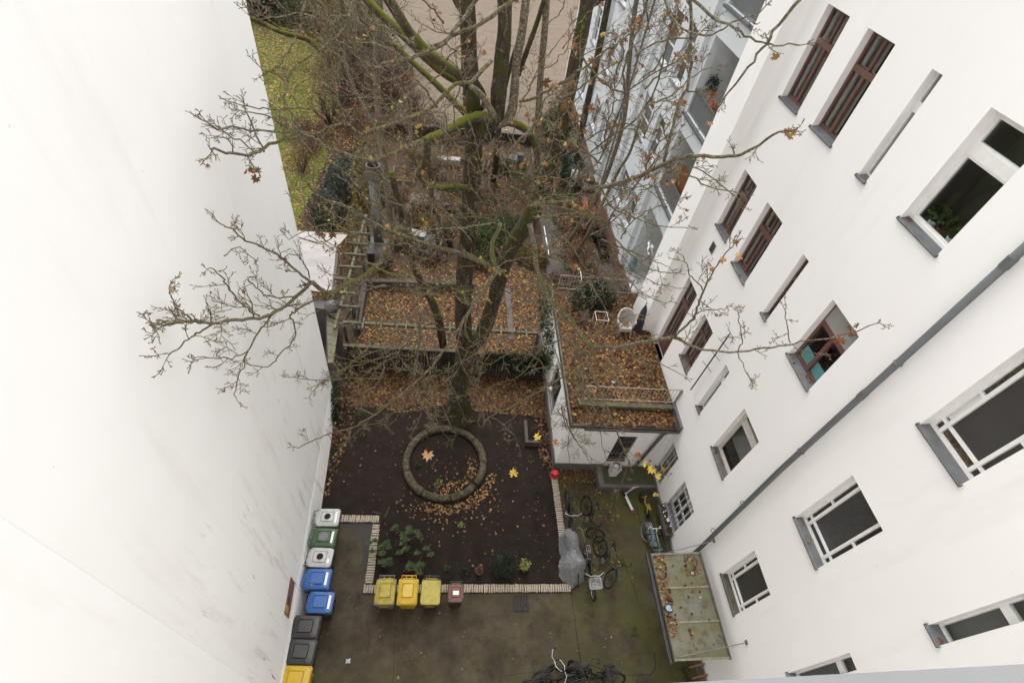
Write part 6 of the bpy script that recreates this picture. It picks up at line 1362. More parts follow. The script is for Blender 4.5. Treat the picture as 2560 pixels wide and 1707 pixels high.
q_ = at(1060 + 1345 * .1786, 240 + 880 * .1786, z=.6); wbn = thing('blue_container', 'small blue plastic container standing far back on the garden path', 'container', (q_.x, q_.y, 0)); MB().rsq([(q_.x, q_.y, 0, .16, .16, .04), (q_.x, q_.y, .9, .2, .2, .05)]).build('body', M['bluepl'], wbn)
MB().rsq([(q_.x, q_.y, .905, .21, .21, .05), (q_.x, q_.y, .95, .2, .2, .05)]).build('lid', M['bush'], wbn)
q_ = at(1403, 708, z=.2); tag(MB().rsq([(q_.x, q_.y, 0, .22, .3, .08), (q_.x, q_.y, .2, .2, .28, .1), (q_.x, q_.y, .28, .1, .15, .06)]).build('white_bag', M['paper']), 'white bag lying on the garden path', 'bag')
tr_ = thing('trellis', 'leaning white trellis frame beside the garden path', 'trellis', at(1425, 700, z=0))
for (a, b), (c, d) in ((((1449, 667), (1454, 697))), ((1454, 697), (1450, 708)), ((1360, 566), (1372, 636)), ((1433, 728), (1480, 733)), ((1433, 738), (1470, 740))): MB().beam(at(a, b, z=1.0), at(c, d, z=1.0), .04, .03).build('slat', M['whitepaint'], tr_)
# bushes and far shrubs
def bl(px, z): return at(*px, z=z)
q_ = bl(c4(760, 200), 1.2); shrub('conifer', 'blue green conifer between the leafy path and the smoker oven', 'conifer', (q_.x, q_.y, 0), [(0, 0, 1.1, 1.0, 1.3, 1.1), (-.3, -1.5, .9, .8, 1.0, .9), (.3, 1.4, 1.2, .9, 1.2, 1.2), (.1, -.4, 2.0, .6, .7, .8)], 5200, .20, M['bluebush'], .3)
q_ = bl(c4(620, 530), .8); shrub('evergreen_bush', 'dark evergreen bush just behind the white tent', 'shrub', (q_.x, q_.y, 0), [(0, 0, .8, .9, .8, .8), (.8, .3, .7, .7, .6, .7), (-.3, .8, 1.0, .6, .6, .8)], 3000, .15, M['conifer'], .35)
q_ = bl(c4(970, 130), 1.5); shrub('hedge', 'brown and yellow green hedge column left of the smoker chimney', 'hedge', (q_.x, q_.y, 0), [(0, 0, 1.3, .55, .9, 1.3), (.1, -1.6, 1.1, .5, .9, 1.1), (0, 1.6, 1.5, .55, .9, 1.4)], 4200, .13, M['yelbush'], .6)
q_ = bl(c4(850, 820), .8); shrub('climber', 'yellow green climber tangled in the left pergola beam', 'climber', (q_.x, q_.y, 0), [(0, 0, 1.3, .45, .7, .9), (.2, 1.3, 1.6, .4, .8, .8), (.3, -1, .9, .35, .6, .6)], 1500, .11, M['yelbush'], .7)
q_ = bl(c4(2080, 760), .8); shrub('evergreen_bush', 'loose green bush behind the right trunk of the big tree', 'shrub', (q_.x, q_.y, 0), [(0, 0, .8, .8, .8, .8), (.5, 1.2, .9, .7, .8, .8), (-.6, .9, .6, .5, .5, .5), (.2, -1, .6, .6, .6, .5)], 3800, .13, M['bush'], .5)
q_ = bl(c4(1750, 600), .5); shrub('garden_plant', 'green ornamental grass beside the brown branching stem', 'plant', (q_.x, q_.y, 0), [(0, 0, .4, .6, .5, .45)], 600, .22, M['bush'], .15, stem=False)
q_ = bl((1392, 320), 1.6); shrub('round_bush', 'round clipped evergreen at the corner of the sand field', 'shrub', (q_.x, q_.y, 0), [(0, 0, 1.5, 1.35, 1.35, 1.5)], 4200, .16, M['bush'], .6)
q_ = bl((1425, 430), .8); shrub('evergreen_bush', 'dark green bush next to the grey stair block', 'shrub', (q_.x, q_.y, 0), [(0, 0, .9, .9, 1.2, .9), (.2, 1.5, .9, .7, 1, .9), (-.1, -1.2, .6, .5, .7, .6)], 3000, .15, M['ivy'], .6)
q_ = bl((1560, 690), .5); shrub('garden_shrub', 'low dark shrub between terrace and brick base of the grey house', 'shrub', (6.7, 17.2, 0), [(0, 0, .9, .9, .8, .9), (-.7, .8, .8, .6, .7, .7), (.8, 1, .7, .6, .6, .6)], 2600, .11, M['ivy'], .6)
for px, h, mt, nn, lab in (((860, 250), 3.0, 'purple', 9, 'purple brown bare shrub at the lawn edge, farthest left'), ((905, 235), 3.2, 'purple', 9, 'purple brown bare shrub at the lawn edge, second from left'), ((880, 160), 3.4, 'purple', 9, 'purple brown bare shrub behind the two at the lawn edge'), ((985, 250), 3.0, 'redtwig', 10, 'reddish bare shrub in front of the sand field, left one'), ((1035, 285), 2.6, 'redtwig', 10, 'reddish bare shrub in front of the sand field, right one'), ((950, 290), 2.6, 'purple', 8, 'bare brown shrub between the purple and reddish shrubs'), ((1090, 420), 1.6, 'redtwig', 8, 'small reddish shrub behind the white garden table'), ((1470, 650), 1.8, 'branch', 8, 'bare twiggy shrub in front of the black planters'), ((1490, 720), 1.6, 'redtwig', 8, 'bare brown shrub behind the rear terrace railing')):
    q_ = bl(px, .3); bare_shrub('bare_shrub', lab, (q_.x, q_.y, 0), h * (1.35 if h > 2 else 1), M[mt], nn + (8 if h > 2 else 2), 4 if h > 2 else 3, leafmat_=M['leafpale'])
for px, z, s_, mt, lab in (((760, 20), 1.5, 1.9, 'bush', 'mid green tree crown mass behind the lawn at the top left'), ((850, 40), 2, 2.6, 'yelbush', 'yellow green foliage of a far tree above the lawn'), ((905, 90), 1.6, 1.8, 'bush', 'green ivy clad bush behind the purple shrubs'), ((665, 15), 1.2, 2.0, 'conifer', 'dark evergreen at the far end of the lawn'), ((970, 170), 1.4, 1.2, 'bluebush', 'pale green evergreen left of the sand field corner')):
    q_ = bl(px, z); shrub('far_bush', lab, 'bush', (q_.x, q_.y, 0), [(0, 0, z, s_, s_, z), (s_ * .8, s_ * .4, z * .8, s_ * .7, s_ * .7, z * .8), (-s_ * .7, s_ * .5, z * 1.1, s_ * .7, s_ * .7, z)], 4200, .24, M[mt], .6)

for px, z, s_, mt, lab in (((985, 300), .8, 1.3, 'brownbush', 'brown leafy hedge in front of the sand field, left part'), ((1050, 300), .8, 1.2, 'brownbush', 'brown leafy hedge in front of the sand field, right part'), ((1095, 460), .35, .8, 'brownbush', 'low brown hedge behind the pale timber edging'), ((1340, 470), .5, .8, 'bush', 'low green shrub beside the garden path'), ((1180, 560), .4, .6, 'bush', 'low green plant at the feet of the garden posts'), ((890, 300), 1.0, 1.4, 'brownbush', 'purple brown undergrowth at the lawn edge'), ((930, 190), 1.2, 1.6, 'brownbush', 'brown undergrowth below the mossy trees'), ((775, 330), .7, .9, 'brownbush', 'russet shrub at the right edge of the near lawn'), ((1060, 395), .6, .9, 'yelbush', 'yellow green shrub left of the big trunk before the garden wall'),
        ((1225, 610), .6, .7, 'bush', 'green shrub between the two big trunks'), ((1330, 640), .5, .7, 'yelbush', 'yellow green plant left of the garden path'), ((1410, 720), .6, .7, 'brownbush', 'brown shrub just beyond the rear terrace railing'), ((1010, 600), .4, .6, 'yelbush', 'low yellow green plant right of the smoker oven'), ((930, 480), .7, .7, 'yelbush', 'yellow leaved shrub beside the smoker chimney'), ((1120, 340), .5, .9, 'brownbush', 'brown shrub at the foot of the garden wall'), ((1280, 420), .5, .8, 'bush', 'green shrub by the small blue container'), ((840, 160), 1.0, 1.6, 'yelbush', 'yellow green shrub under the bent tree'), ((880, 60), 1.4, 2.0, 'bush', 'green shrub mass left of the sand field at the top')):
    q_ = bl(px, z); shrub('garden_hedge', lab, 'hedge', (q_.x, q_.y, 0), [(0, 0, z, s_, s_, z), (s_ * .8, s_ * .4, z * .8, s_ * .7, s_ * .7, z * .8), (-s_ * .7, s_ * .5, z * 1.1, s_ * .7, s_ * .7, z)], 2600, .12, M[mt], .5)
# ================================================================ trees
class Tree:
    def __init__(s, label, base, name='bare_tree'):
        s.base = V3(base); s.o = thing(name, label, 'tree', base); s.bm = MB(); s.tw = MB(); s.tips = []
def smooth(pts, rad, k=5):
    """Catmull-Rom through the control points"""
    P, Q = [], []; n = len(pts)
    for i in range(n - 1):
        p0, p1, p2, p3 = pts[max(i - 1, 0)], pts[i], pts[i + 1], pts[min(i + 2, n - 1)]
        for j in range(k):
            t = j / k; P.append(.5 * ((2 * p1) + (p2 - p0) * t + (2 * p0 - 5 * p1 + 4 * p2 - p3) * t * t + (3 * p1 - p0 - 3 * p2 + p3) * t ** 3)); Q.append(rad[i] + (rad[i + 1] - rad[i]) * t)
    return P + [pts[-1]], Q + [rad[-1]]
def pix_path(px, y0, y1, lim=True):
    n = len(px); out = []
    L = [0]
    for i in range(1, n): L.append(L[-1] + math.hypot(px[i][0] - px[i - 1][0], px[i][1] - px[i - 1][1]))
    for (a, b), l in zip(px, L):
        y = y0 + (y1 - y0) * l / L[-1]; p = at(a, b, y=y)
        if lim:
            d = p - V3((0, 0, CAMH)); xl, xh = -3.45, 7.25
            if p.y < 13.2 and p.x > xh: p = V3((0, 0, CAMH)) + d * (xh / p.x)
            if p.y < 12 and p.x < xl: p = V3((0, 0, CAMH)) + d * (xl / p.x)
            if p.z < .5: p.z = .5
        out.append(p)
    return out
def limb(T, px, y0, y1, r0, r1, mat, part='limb', lim=False, n=12, pts=None):
    pts = pts or pix_path(px, y0, y1, lim); m = len(pts); rad = [r0 + (r1 - r0) * i / (m - 1) for i in range(m)] if not hasattr(r0, '__len__') else r0
    P, Q = smooth(pts, rad); jt = .13 if part.startswith('mossy') else .06; Q = [q_ * R.uniform(1 - jt, 1 + jt) for q_ in Q]
    MB().tube(P, Q, n).build(part, mat, T.o, smooth=True); return P, Q
def twig(T, p, d, L, r, depth, sag=0):
    """one twig with side twigs; ends carry buds"""
    seg = 3 if L > .25 else 2; pts = [V3(p)]; rad = [r]; d = V3(d).normalized()
    for i in range(seg):
        d = (d + V3((R.gauss(0, .24), R.gauss(0, .24), R.gauss(.06, .2)))).normalized(); pts.append(pts[-1] + d * L / seg); rad.append(max(r * (1 - .45 * (i + 1) / seg), .0042))
    if depth == 0: rad[-1] = .0066
    T.tw.tube(pts, rad, 5 if r > .012 else 4, cap=depth == 0)
    if depth == 0: T.tips.append((pts[-1], d)); return
    a = d.orthogonal().normalized()
    for i in range(1, seg + 1):
        a.rotate(Matrix.Rotation(R.uniform(1.2, 1.9), 3, d))
        for s_ in ((1, -1) if R.random() < .72 else (1,)):
            if i == seg and s_ == 1: q_ = d + a * .15
            else: q_ = d + a * s_ * R.uniform(.55, 1.05)
            twig(T, pts[i], q_, L * R.uniform(.38, .68), max(rad[i] * .72, .0046), depth - 1)
def branch(T, px, y0, y1, r0, r1, dens=2.6, tl=.62, depth=2, mat=None, start=.12, end=True):
    if px[-1][0] < 400: px = px[:-1] + [(px[-2][0] + (px[-1][0] - px[-2][0]) * .35, px[-2][1] + (px[-1][1] - px[-2][1]) * .35)]
    if px[-1][0] < 660: dens *= 1.1; tl *= .9
    pts = pix_path(px, y0, y1); m = len(pts); rad = [r0 + (r1 - r0) * i / (m - 1) for i in range(m)]
    P, Q = smooth(pts, rad, 4); P = [p + V3((R.gauss(0, .012), R.gauss(0, .012), R.gauss(0, .012))) for p in P]; P[0] = pts[0]
    MB().tube(P, Q, 8 if r0 > .03 else 6).build('branch', mat or M['branch'], T.o, smooth=True)
    L = sum((P[i + 1] - P[i]).length for i in range(len(P) - 1)); n = max(2, int(L * dens * .8)); a = None
    for k in range(n):
        f = (start + (1 - start) * (k + R.uniform(.1, .9)) / n) * (len(P) - 1); i = min(int(f), len(P) - 2); d = (P[i + 1] - P[i]).normalized(); p = P[i].lerp(P[i + 1], f - i)
        if a is None: a = d.orthogonal().normalized()
        a = (a - d * a.dot(d)).normalized(); a.rotate(Matrix.Rotation(R.uniform(1.7, 2.7), 3, d))
        w_ = 1 - .58 * f / (len(P) - 1); rr = Q[i]
        twig(T, p, d * R.uniform(.4, .9) + a, tl * w_ * R.uniform(.5, 1.25), min(max(rr * .55, .0065), .016), depth)
    if end: twig(T, P[-1], P[-1] - P[-2], tl * .4, max(r1 * .9, .007), depth)
mp_ = Tree('big bare maple with mossy limbs and few withered leaves in the middle of the yard', (at(1148, 1040, z=0).x, 11.0, 0), 'maple_tree')
bx, by = mp_.base.x, 11.0
# trunk with root flare
tp = [V3((bx - .02, by, -.1))] + pix_path([(1149, 1000), (1152, 960), (1158, 915), (1166, 868)], 11.02, 11.1, False)
P, Q = smooth(tp, [.62, .40, .34, .33, .35]); MB().tube(P, Q, 20).build('trunk', M['bark'], mp_.o, smooth=True)
for a, L in ((-2.5, 1.0), (-1.2, .9), (-.3, 1.3), (.6, 1.0), (2.4, 1.2), (3.4, 1.1)):
    d = V3((math.cos(a), math.sin(a), 0)); MB().tube([V3((bx, by, .5)) + d * .14, V3((bx, by, .16)) + d * .34, V3((bx, by, .0)) + d * L * .55], [.2, .15, .04], 10).build('root', M['bark'], mp_.o, smooth=True)
limb(mp_, [(1164, 880), (1158, 800), (1160, 700), (1172, 570), (1180, 450), (1184, 370), (1182, 300), (1177, 220), (1172, 120), (1168, 0), (1166, -160)], 11.1, 11.9, .27, .15, M['bark'], 'limb', n=16)
limb(mp_, [(1168, 880), (1205, 835), (1232, 760), (1255, 680), (1282, 610), (1325, 545), (1368, 445), (1393, 345), (1424, 225), (1449, 105), (1468, 5), (1485, -150)], 11.1, 13.2, [.25, .24, .225, .22, .235, .24, .22, .19, .175, .17, .16, .14], 0, M['bark'], 'limb', n=16)
limb(mp_, [(1468, 15), (1510, -10), (1580, -60)], 13.0, 13.0, .10, .08, M['bark'])
limb(mp_, [(1184, 370), (1200, 335), (1228, 312), (1243, 285), (1246, 240), (1254, 150), (1262, 60), (1258, -120)], 11.4, 12.2, [.16, .17, .165, .16, .18, .165, .15, .14], 0, M['bark'], 'limb', n=14)
limb(mp_, [(1228, 312), (1265, 303), (1280, 275), (1286, 230), (1292, 150), (1308, 60), (1325, -100)], 11.5, 12.4, [.12, .12, .11, .10, .095, .09, .085], 0, M['branch'], 'limb')
limb(mp_, [(1235, 306), (1205, 292), (1170, 300), (1130, 320), (1095, 338), (1060, 352)], 11.4, 10.3, .13, .085, M['mossbark'], 'mossy_limb')
limb(mp_, [(1066, 348), (1068, 380), (1062, 410), (1052, 425), (1045, 445)], 10.35, 10.3, .085, .07, M['mossbark'], 'mossy_limb')
limb(mp_, [(1040, 440), (1065, 462), (1100, 470), (1140, 468), (1182, 472)], 10.6, 11.3, .07, .085, M['mossbark'], 'mossy_limb')
limb(mp_, [(1270, 305), (1305, 318), (1330, 345), (1343, 385), (1342, 440), (1335, 500), (1325, 545)], 11.6, 11.9, [.085, .09, .08, .075, .075, .08, .09], 0, M['mossbark'], 'mossy_limb')
limb(mp_, [(1325, 560), (1338, 480), (1342, 400), (1345, 310), (1352, 180), (1363, 60), (1370, -100)], 12.2, 12.6, .10, .07, M['branch'], 'limb')
limb(mp_, [(1346, 300), (1300, 180), (1345, 60)], 12.4, 12.6, .05, .05, M['bark'], 'limb') if False else None
limb(mp_, [(1295, 190), (1320, 120), (1345, 50), (1360, 0)], 12.2, 12.4, .06, .05, M['bark'], 'limb')
limb(mp_, [(1180, 205), (1130, 175), (1080, 140), (1035, 95), (1000, 45), (955, -30)], 11.8, 11.2, .11, .10, M['mossbark'], 'limb')
limb(mp_, [(1180, 215), (1120, 190), (1060, 140), (1000, 80), (940, 25), (890, -30)], 12.3, 12.9, .10, .085, M['mossbark'], 'limb')
limb(mp_, [(1178, 300), (1130, 250), (1080, 200), (1030, 155), (985, 110)], 11.9, 12.3, .075, .06, M['mossbark'], 'mossy_limb')
limb(mp_, [(1182, 300), (1210, 260), (1205, 225), (1180, 190)], 11.6, 11.8, .06, .05, M['bark'], 'limb')
limb(mp_, [(1172, 30), (1150, 20), (1120, -40)], 11.8, 11.8, .07, .06, M['mossbark'], 'limb')
limb(mp_, [(1235, 290), (1205, 240), (1175, 215)], 11.3, 11.2, .075, .06, M['branch'], 'limb')
B = branch
big = [
 ([(1307, -20), (1231, 41), (1152, 82), (1066, 128), (1017, 147), (963, 158), (948, 172)], 9.6, 10.0, .04, .03, 1.6, .6),
 ([(1199, -10), (1152, 55), (1120, 98), (1103, 116)], 9.4, 9.5, .035, .03, 1.2, .5),
 ([(1230, 150), (1180, 205), (1140, 210), (1072, 272), (1004, 302), (908, 331), (889, 327), (865, 302), (848, 262), (838, 232)], 10.8, 9.0, .045, .022, 2.2, .6),
 ([(1060, 352), (1000, 375), (930, 402), (860, 385), (800, 360), (772, 340), (690, 354), (636, 384), (576, 384), (530, 372)], 10.3, 8.2, .06, .016, 2.4, .66),
 ([(860, 300), (800, 331), (710, 332), (630, 324), (541, 319), (512, 302)], 9.2, 8.4, .028, .012, 2.6, .5),
 ([(660, 380), (640, 340), (625, 300), (612, 268)], 8.6, 8.3, .018, .009, 3.2, .42),
 ([(640, 385), (600, 350), (560, 345), (540, 340)], 8.5, 8.2, .014, .008, 3, .36),
 ([(1174, 642), (1110, 622), (1048, 604), (940, 563), (880, 522), (803, 495), (771, 463), (745, 430)], 10.6, 8.8, .07, .016, 2.2, .6),
 ([(1239, 672), (1205, 655), (1174, 640)], 9.9, 10.4, .07, .07, .6, .5),
 ([(1040, 600), (1000, 570), (985, 590), (965, 632), (948, 659), (912, 689), (870, 710), (826, 732), (800, 722), (778, 705)], 10.4, 8.4, .072, .05, 1.0, .6),
 ([(778, 704), (740, 742), (689, 781), (648, 793), (590, 799), (536, 808), (488, 803), (440, 808), (389, 809), (345, 800)], 8.4, 7.4, .045, .010, 2.6, .52),
 ([(536, 808), (500, 830), (472, 848), (431, 879), (380, 889)], 7.7, 7.3, .016, .008, 2.6, .42),
 ([(536, 808), (485, 801), (460, 783), (443, 768), (430, 745), (421, 726)], 7.7, 7.3, .016, .008, 2.8, .38),
 ([(648, 790), (620, 770), (593, 749), (571, 720), (552, 688), (523, 666)], 8.0, 7.4, .022, .008, 3.0, .42),
 ([(676, 793), (660, 812), (644, 832), (619, 879), (612, 908), (593, 950), (587, 994)], 8.0, 7.2, .022, .008, 2.8, .42),
 ([(620, 880), (580, 893), (540, 895), (500, 893)], 7.7, 7.3, .014, .007, 3, .36),
 ([(778, 704), (746, 682), (702, 643), (670, 624), (619, 602), (581, 573), (542, 554)], 8.4, 7.5, .03, .009, 3.0, .44),
 ([(774, 695), (768, 675), (756, 653), (745, 640), (730, 635), (708, 647)], 8.4, 8.0, .018, .008, 2.4, .34),
 ([(740, 740), (700, 745), (660, 735), (635, 712), (620, 695)], 8.3, 7.7, .02, .008, 3.0, .38),
 ([(826, 733), (778, 755), (740, 777), (727, 790), (735, 810), (740, 832), (730, 854), (695, 895), (667, 915), (622, 911)], 8.6, 7.4, .026, .010, 1.8, .42),
 ([(560, 640), (600, 620), (640, 655)], 7.9, 7.9, .01, .007, 2, .3),
 ([(1245, 668), (1217, 720), (1190, 750), (1160, 800), (1136, 840), (1100, 890), (1073, 924), (1038, 954), (1000, 990), (953, 1025), (910, 1052), (874, 1069), (831, 1082), (790, 1098), (746, 1118)], 9.4, 7.2, .06, .012, 2.0, .56),
 ([(1073, 924), (1085, 960), (1104, 1010), (1130, 1072)], 8.6, 8.0, .022, .01, 2.6, .5),
 ([(1040, 952), (1050, 1000), (1052, 1035), (1030, 1085)], 8.5, 7.9, .024, .009, 2.8, .5),
 ([(1036, 950), (1044, 880), (1050, 800), (1038, 760), (1010, 700), (960, 680), (930, 660)], 8.8, 10.2, .03, .04, 1.6, .52),
 ([(1075, 920), (1062, 870), (1050, 820)], 8.9, 9.2, .02, .014, 2, .5),
 ([(1003, 853), (960, 845), (920, 870), (880, 905), (840, 935), (800, 960), (775, 985)], 9.2, 7.8, .022, .009, 2.6, .5),
 ([(1030, 790), (985, 805), (930, 800), (870, 812), (830, 805)], 9.4, 8.4, .026, .010, 2.2, .46),
 ([(1000, 880), (950, 895), (905, 905), (860, 895)], 8.8, 8.2, .018, .008, 2.8, .44),
 ([(1325, 560), (1335, 620), (1345, 690), (1374, 750), (1412, 785), (1445, 826), (1475, 864), (1500, 867), (1549, 867), (1608, 856), (1650, 848), (1685, 842)], 11.0, 7.0, .085, .04, 1.6, .6),
 ([(1685, 842), (1715, 815), (1736, 789), (1750, 750), (1758, 727), (1774, 694), (1800, 650), (1830, 618)], 7.0, 6.4, .032, .010, 2.0, .44),
 ([(1758, 727), (1742, 705), (1725, 690), (1715, 660), (1705, 640)], 6.8, 6.5, .014, .008, 2.6, .34),
 ([(1735, 790), (1760, 776), (1785, 772), (1815, 775)], 6.9, 6.5, .014, .008, 3.2, .36),
 ([(1685, 842), (1705, 850), (1722, 863), (1763, 874), (1845, 879), (1900, 872), (1949, 863), (2022, 852), (2117, 835), (2185, 812)], 7.0, 5.5, .032, .009, 1.3, .44),
 ([(1845, 876), (1856, 849), (1850, 815), (1846, 785)], 6.3, 6.0, .013, .008, 3.0, .36),
 ([(1842, 880), (1856, 909), (1872, 942), (1885, 960)], 6.3, 6.0, .013, .007, 2.6, .34),
 ([(1976, 858), (1968, 813), (1959, 773)], 5.9, 5.7, .012, .007, 3.2, .36),
 ([(1980, 858), (2010, 880), (2060, 885)], 5.9, 5.6, .010, .007, 3, .3),
 ([(1480, 866), (1467, 902), (1430, 932), (1391, 951), (1350, 975), (1322, 992), (1268, 1020), (1222, 1044)], 9.2, 7.6, .04, .014, 2.4, .55),
 ([(1228, 1042), (1262, 1062), (1290, 1095), (1300, 1130)], 7.7, 7.4, .014, .008, 2, .34),
 ([(1330, 985), (1300, 1030), (1262, 1060)], 8, 7.7, .012, .008, 2.6, .4),
 ([(1465, 905), (1490, 960), (1513, 1003), (1532, 1055), (1549, 1096), (1562, 1130), (1575, 1160)], 8.6, 7.2, .034, .018, 2.4, .5),
 ([(1575, 1150), (1564, 1180), (1552, 1215), (1543, 1247), (1541, 1276)], 7.2, 6.9, .018, .009, 2.2, .42),
 ([(1560, 1120), (1600, 1150), (1630, 1170), (1660, 1190)], 7.2, 6.6, .014, .008, 2.6, .36),
 ([(1500, 985), (1470, 1030), (1440, 1080), (1420, 1110)], 8.3, 7.8, .016, .008, 3, .5),
 ([(1450, 830), (1400, 850), (1350, 865), (1290, 875), (1240, 900)], 9.6, 8.6, .026, .010, 2.8, .55),
 ([(1374, 752), (1340, 790), (1300, 830), (1260, 850), (1210, 905)], 9.8, 8.8, .026, .009, 2.8, .55),
 ([(1412, 785), (1380, 830), (1345, 880), (1310, 930), (1280, 950)], 9.4, 8.6, .022, .009, 2.8, .55),
 ([(1470, 860), (1500, 905), (1560, 930), (1620, 960), (1660, 990)], 8.6, 7.6, .020, .008, 2.6, .5),
 ([(1549, 867), (1590, 890), (1640, 905), (1700, 935)], 8.0, 7.2, .018, .008, 2.6, .45),
 ([(1333, 509), (1401, 506), (1445, 501), (1461, 473), (1500, 468), (1581, 449), (1663, 408), (1700, 396), (1740, 389), (1825, 392), (1863, 381), (1931, 340), (1972, 324)], 11.8, 6.6, .085, .012, 1.5, .55),
 ([(1661, 406), (1672, 354), (1694, 272), (1721, 204), (1727, 109), (1721, -20)], 9.2, 9.2, .036, .026, 2.0, .6),
 ([(1500, 470), (1530, 517), (1560, 535), (1595, 547), (1636, 563), (1717, 569)], 10.6, 8.6, .03, .009, 2.2, .5),
 ([(1328, 512), (1400, 520), (1472, 536), (1510, 562), (1532, 590), (1568, 626), (1608, 664), (1650, 678), (1690, 683)], 11.6, 8.2, .035, .009, 2.2, .5),
 ([(1663, 408), (1740, 420), (1800, 460), (1850, 500)], 9.0, 7.6, .02, .008, 2.4, .42),
 ([(1663, 415), (1720, 440), (1790, 470), (1840, 480)], 9.0, 7.4, .02, .008, 2.6, .46),
 ([(1727, -10), (1781, 41), (1836, 71), (1890, 101), (1940, 112), (2000, 114)], 8.6, 7.2, .026, .009, 1.8, .42),
 ([(2020, -20), (1945, 63), (1905, 120), (1863, 177), (1819, 231), (1790, 280)], 7.4, 7.6, .026, .012, 2.0, .45),
 ([(1300, 255), (1346, 242), (1395, 210), (1436, 188), (1480, 155), (1517, 125), (1545, 109), (1580, 80)], 11.6, 9.4, .036, .012, 2.4, .55),
 ([(1253, 412), (1289, 362), (1340, 308), (1378, 267), (1400, 235)], 10.0, 10.4, .034, .026, 2.2, .55),
 ([(1400, 512), (1440, 420), (1480, 380), (1530, 340), (1590, 300), (1640, 220), (1660, 140), (1680, 60)], 11.4, 10.0, .03, .014, 2.6, .6),
 ([(1385, 400), (1440, 370), (1500, 330), (1560, 310), (1620, 320)], 12.4, 10.6, .026, .009, 2.8, .6),
 ([(1440, 120), (1500, 200), (1560, 230), (1620, 190), (1700, 150)], 12.6, 10.8, .03, .012, 2.4, .6),
 ([(1620, -10), (1600, 60), (1575, 120), (1560, 170), (1560, 240), (1530, 330), (1500, 400)], 11.0, 11.2, .03, .022, 2.2, .6),
 ([(1660, -10), (1690, 60), (1760, 90), (1830, 60), (1900, 30)], 9.0, 7.8, .022, .009, 2.4, .5),
 ([(1250, 560), (1230, 620), (1240, 668)], 11.0, 9.8, .06, .06, 1.6, .5),
 ([(1290, 600), (1240, 560), (1200, 540), (1150, 545), (1100, 520), (1050, 480)], 11.2, 9.6, .03, .010, 2.6, .6),
 ([(1240, 668), (1280, 650), (1340, 640), (1400, 650)], 9.8, 8.8, .022, .010, 2.8, .5),
 ([(1175, 560), (1120, 500), (1080, 470), (1020, 450), (960, 440)], 11, 9.4, .03, .010, 2.6, .55),
 ([(1190, 480), (1240, 440), (1290, 430), (1330, 450)], 11, 9.6, .022, .009, 3.0, .55),
 ([(1160, 720), (1110, 740), (1060, 720), (1010, 730), (960, 760)], 11, 9.2, .026, .009, 2.6, .5),
 ([(920, 690), (940, 750), (980, 800), (1010, 850)], 9.6, 9.4, .024, .012, 2.4, .5),
 ([(880, 525), (850, 560), (820, 600), (790, 600), (770, 580)], 9.0, 8.4, .016, .008, 2.8, .4),
 ([(940, 565), (900, 560), (850, 545), (815, 520)], 9.4, 8.8, .018, .008, 3, .44),
 ([(1010, 300), (960, 260), (930, 200), (900, 150), (860, 110), (820, 90)], 10.6, 9.6, .022, .010, 2.2, .55),
 ([(900, -20), (880, 30), (850, 80), (800, 125), (760, 150), (715, 190), (660, 180)], 9.8, 9.0, .028, .012, 1.6, .5),
 ([(790, -20), (785, 60), (788, 70)], 9.6, 9.5, .02, .014, 2, .5),
 ([(765, -20), (758, 30), (745, 80), (720, 130), (690, 170), (655, 190)], 9.5, 9.0, .026, .012, 1.6, .5),
 ([(1000, 140), (940, 110), (880, 105), (830, 60), (790, 40), (720, 40), (640, 50)], 10.2, 9.4, .02, .010, 2.0, .5),
]
for px, y0, y1, r0, r1, dn_, tl in big: B(mp_, px, y0, y1, r0 * .9, r1, dn_, tl)
def rnd_branch(cx, cy, L, ang, y0, r=.018, dn=2.6, tl=.5):
    pts = [(cx, cy)]; a = ang
    for k in range(4): a += R.gauss(0, .28); pts.append((pts[-1][0] + math.cos(a) * L / 4, pts[-1][1] - math.sin(a) * L / 4))
    B(mp_, pts, y0, y0 + R.uniform(-1.2, .3), r, .008, dn, tl)
for cx0, cx1, cy0, cy1, n_, ya_, yb2 in ((700, 1150, 20, 420, 13, 9.2, 11), (860, 1320, 380, 760, 26, 8.8, 11), (1250, 1680, 40, 520, 28, 8.6, 12), (1280, 1560, 500, 820, 20, 8.6, 10.8), (900, 1280, 700, 1000, 24, 8.6, 10.2), (860, 1320, 420, 760, 14, 9.4, 11), (1230, 1500, 820, 1040, 10, 8.2, 9.6)):
    for k in range(n_):
        x_, y_ = R.uniform(cx0, cx1), R.uniform(cy0, cy1); base_a = math.atan2(-(y_ - 620), x_ - 1210)
        rnd_branch(x_, y_, R.uniform(110, 230), base_a + R.gauss(0, .7), R.uniform(ya_, yb2), R.uniform(.012, .026))
mp_.tw.build('twigs', M['twig'], mp_.o, kind='stuff')
# other trees of the garden
def tree2(label, base_px, paths, mat='darkbark', bz=0):
    b = at(*base_px, z=bz); T = Tree(label, (b.x, b.y, 0)); first = True
    for px, y0, y1, r0, r1, dn_, tl in paths:
        pts = pix_path(px, y0, y1, False)
        if first: pts[0] = V3((b.x, b.y, -.05)); first = False
        P, Q = limb(T, None, 0, 0, r0, r1, M[mat], 'trunk' if px is paths[0][0] else 'limb', pts=pts, n=10); a = V3((1, 0, 0))
        for k in range(int(dn_)):
            i = R.randint(len(P) // 3, len(P) - 2); d = (P[i + 1] - P[i]).normalized(); a = (a - d * a.dot(d)); a = a.normalized() if a.length > .01 else d.orthogonal().normalized(); a.rotate(Matrix.Rotation(2.2, 3, d))
            twig(T, P[i], d * .4 + a, tl * R.uniform(.6, 1.2), .014, 2)
    T.tw.build('twigs', M['twig'], T.o, kind='stuff'); return T
by_ = at(1110, 872, z=.3).y
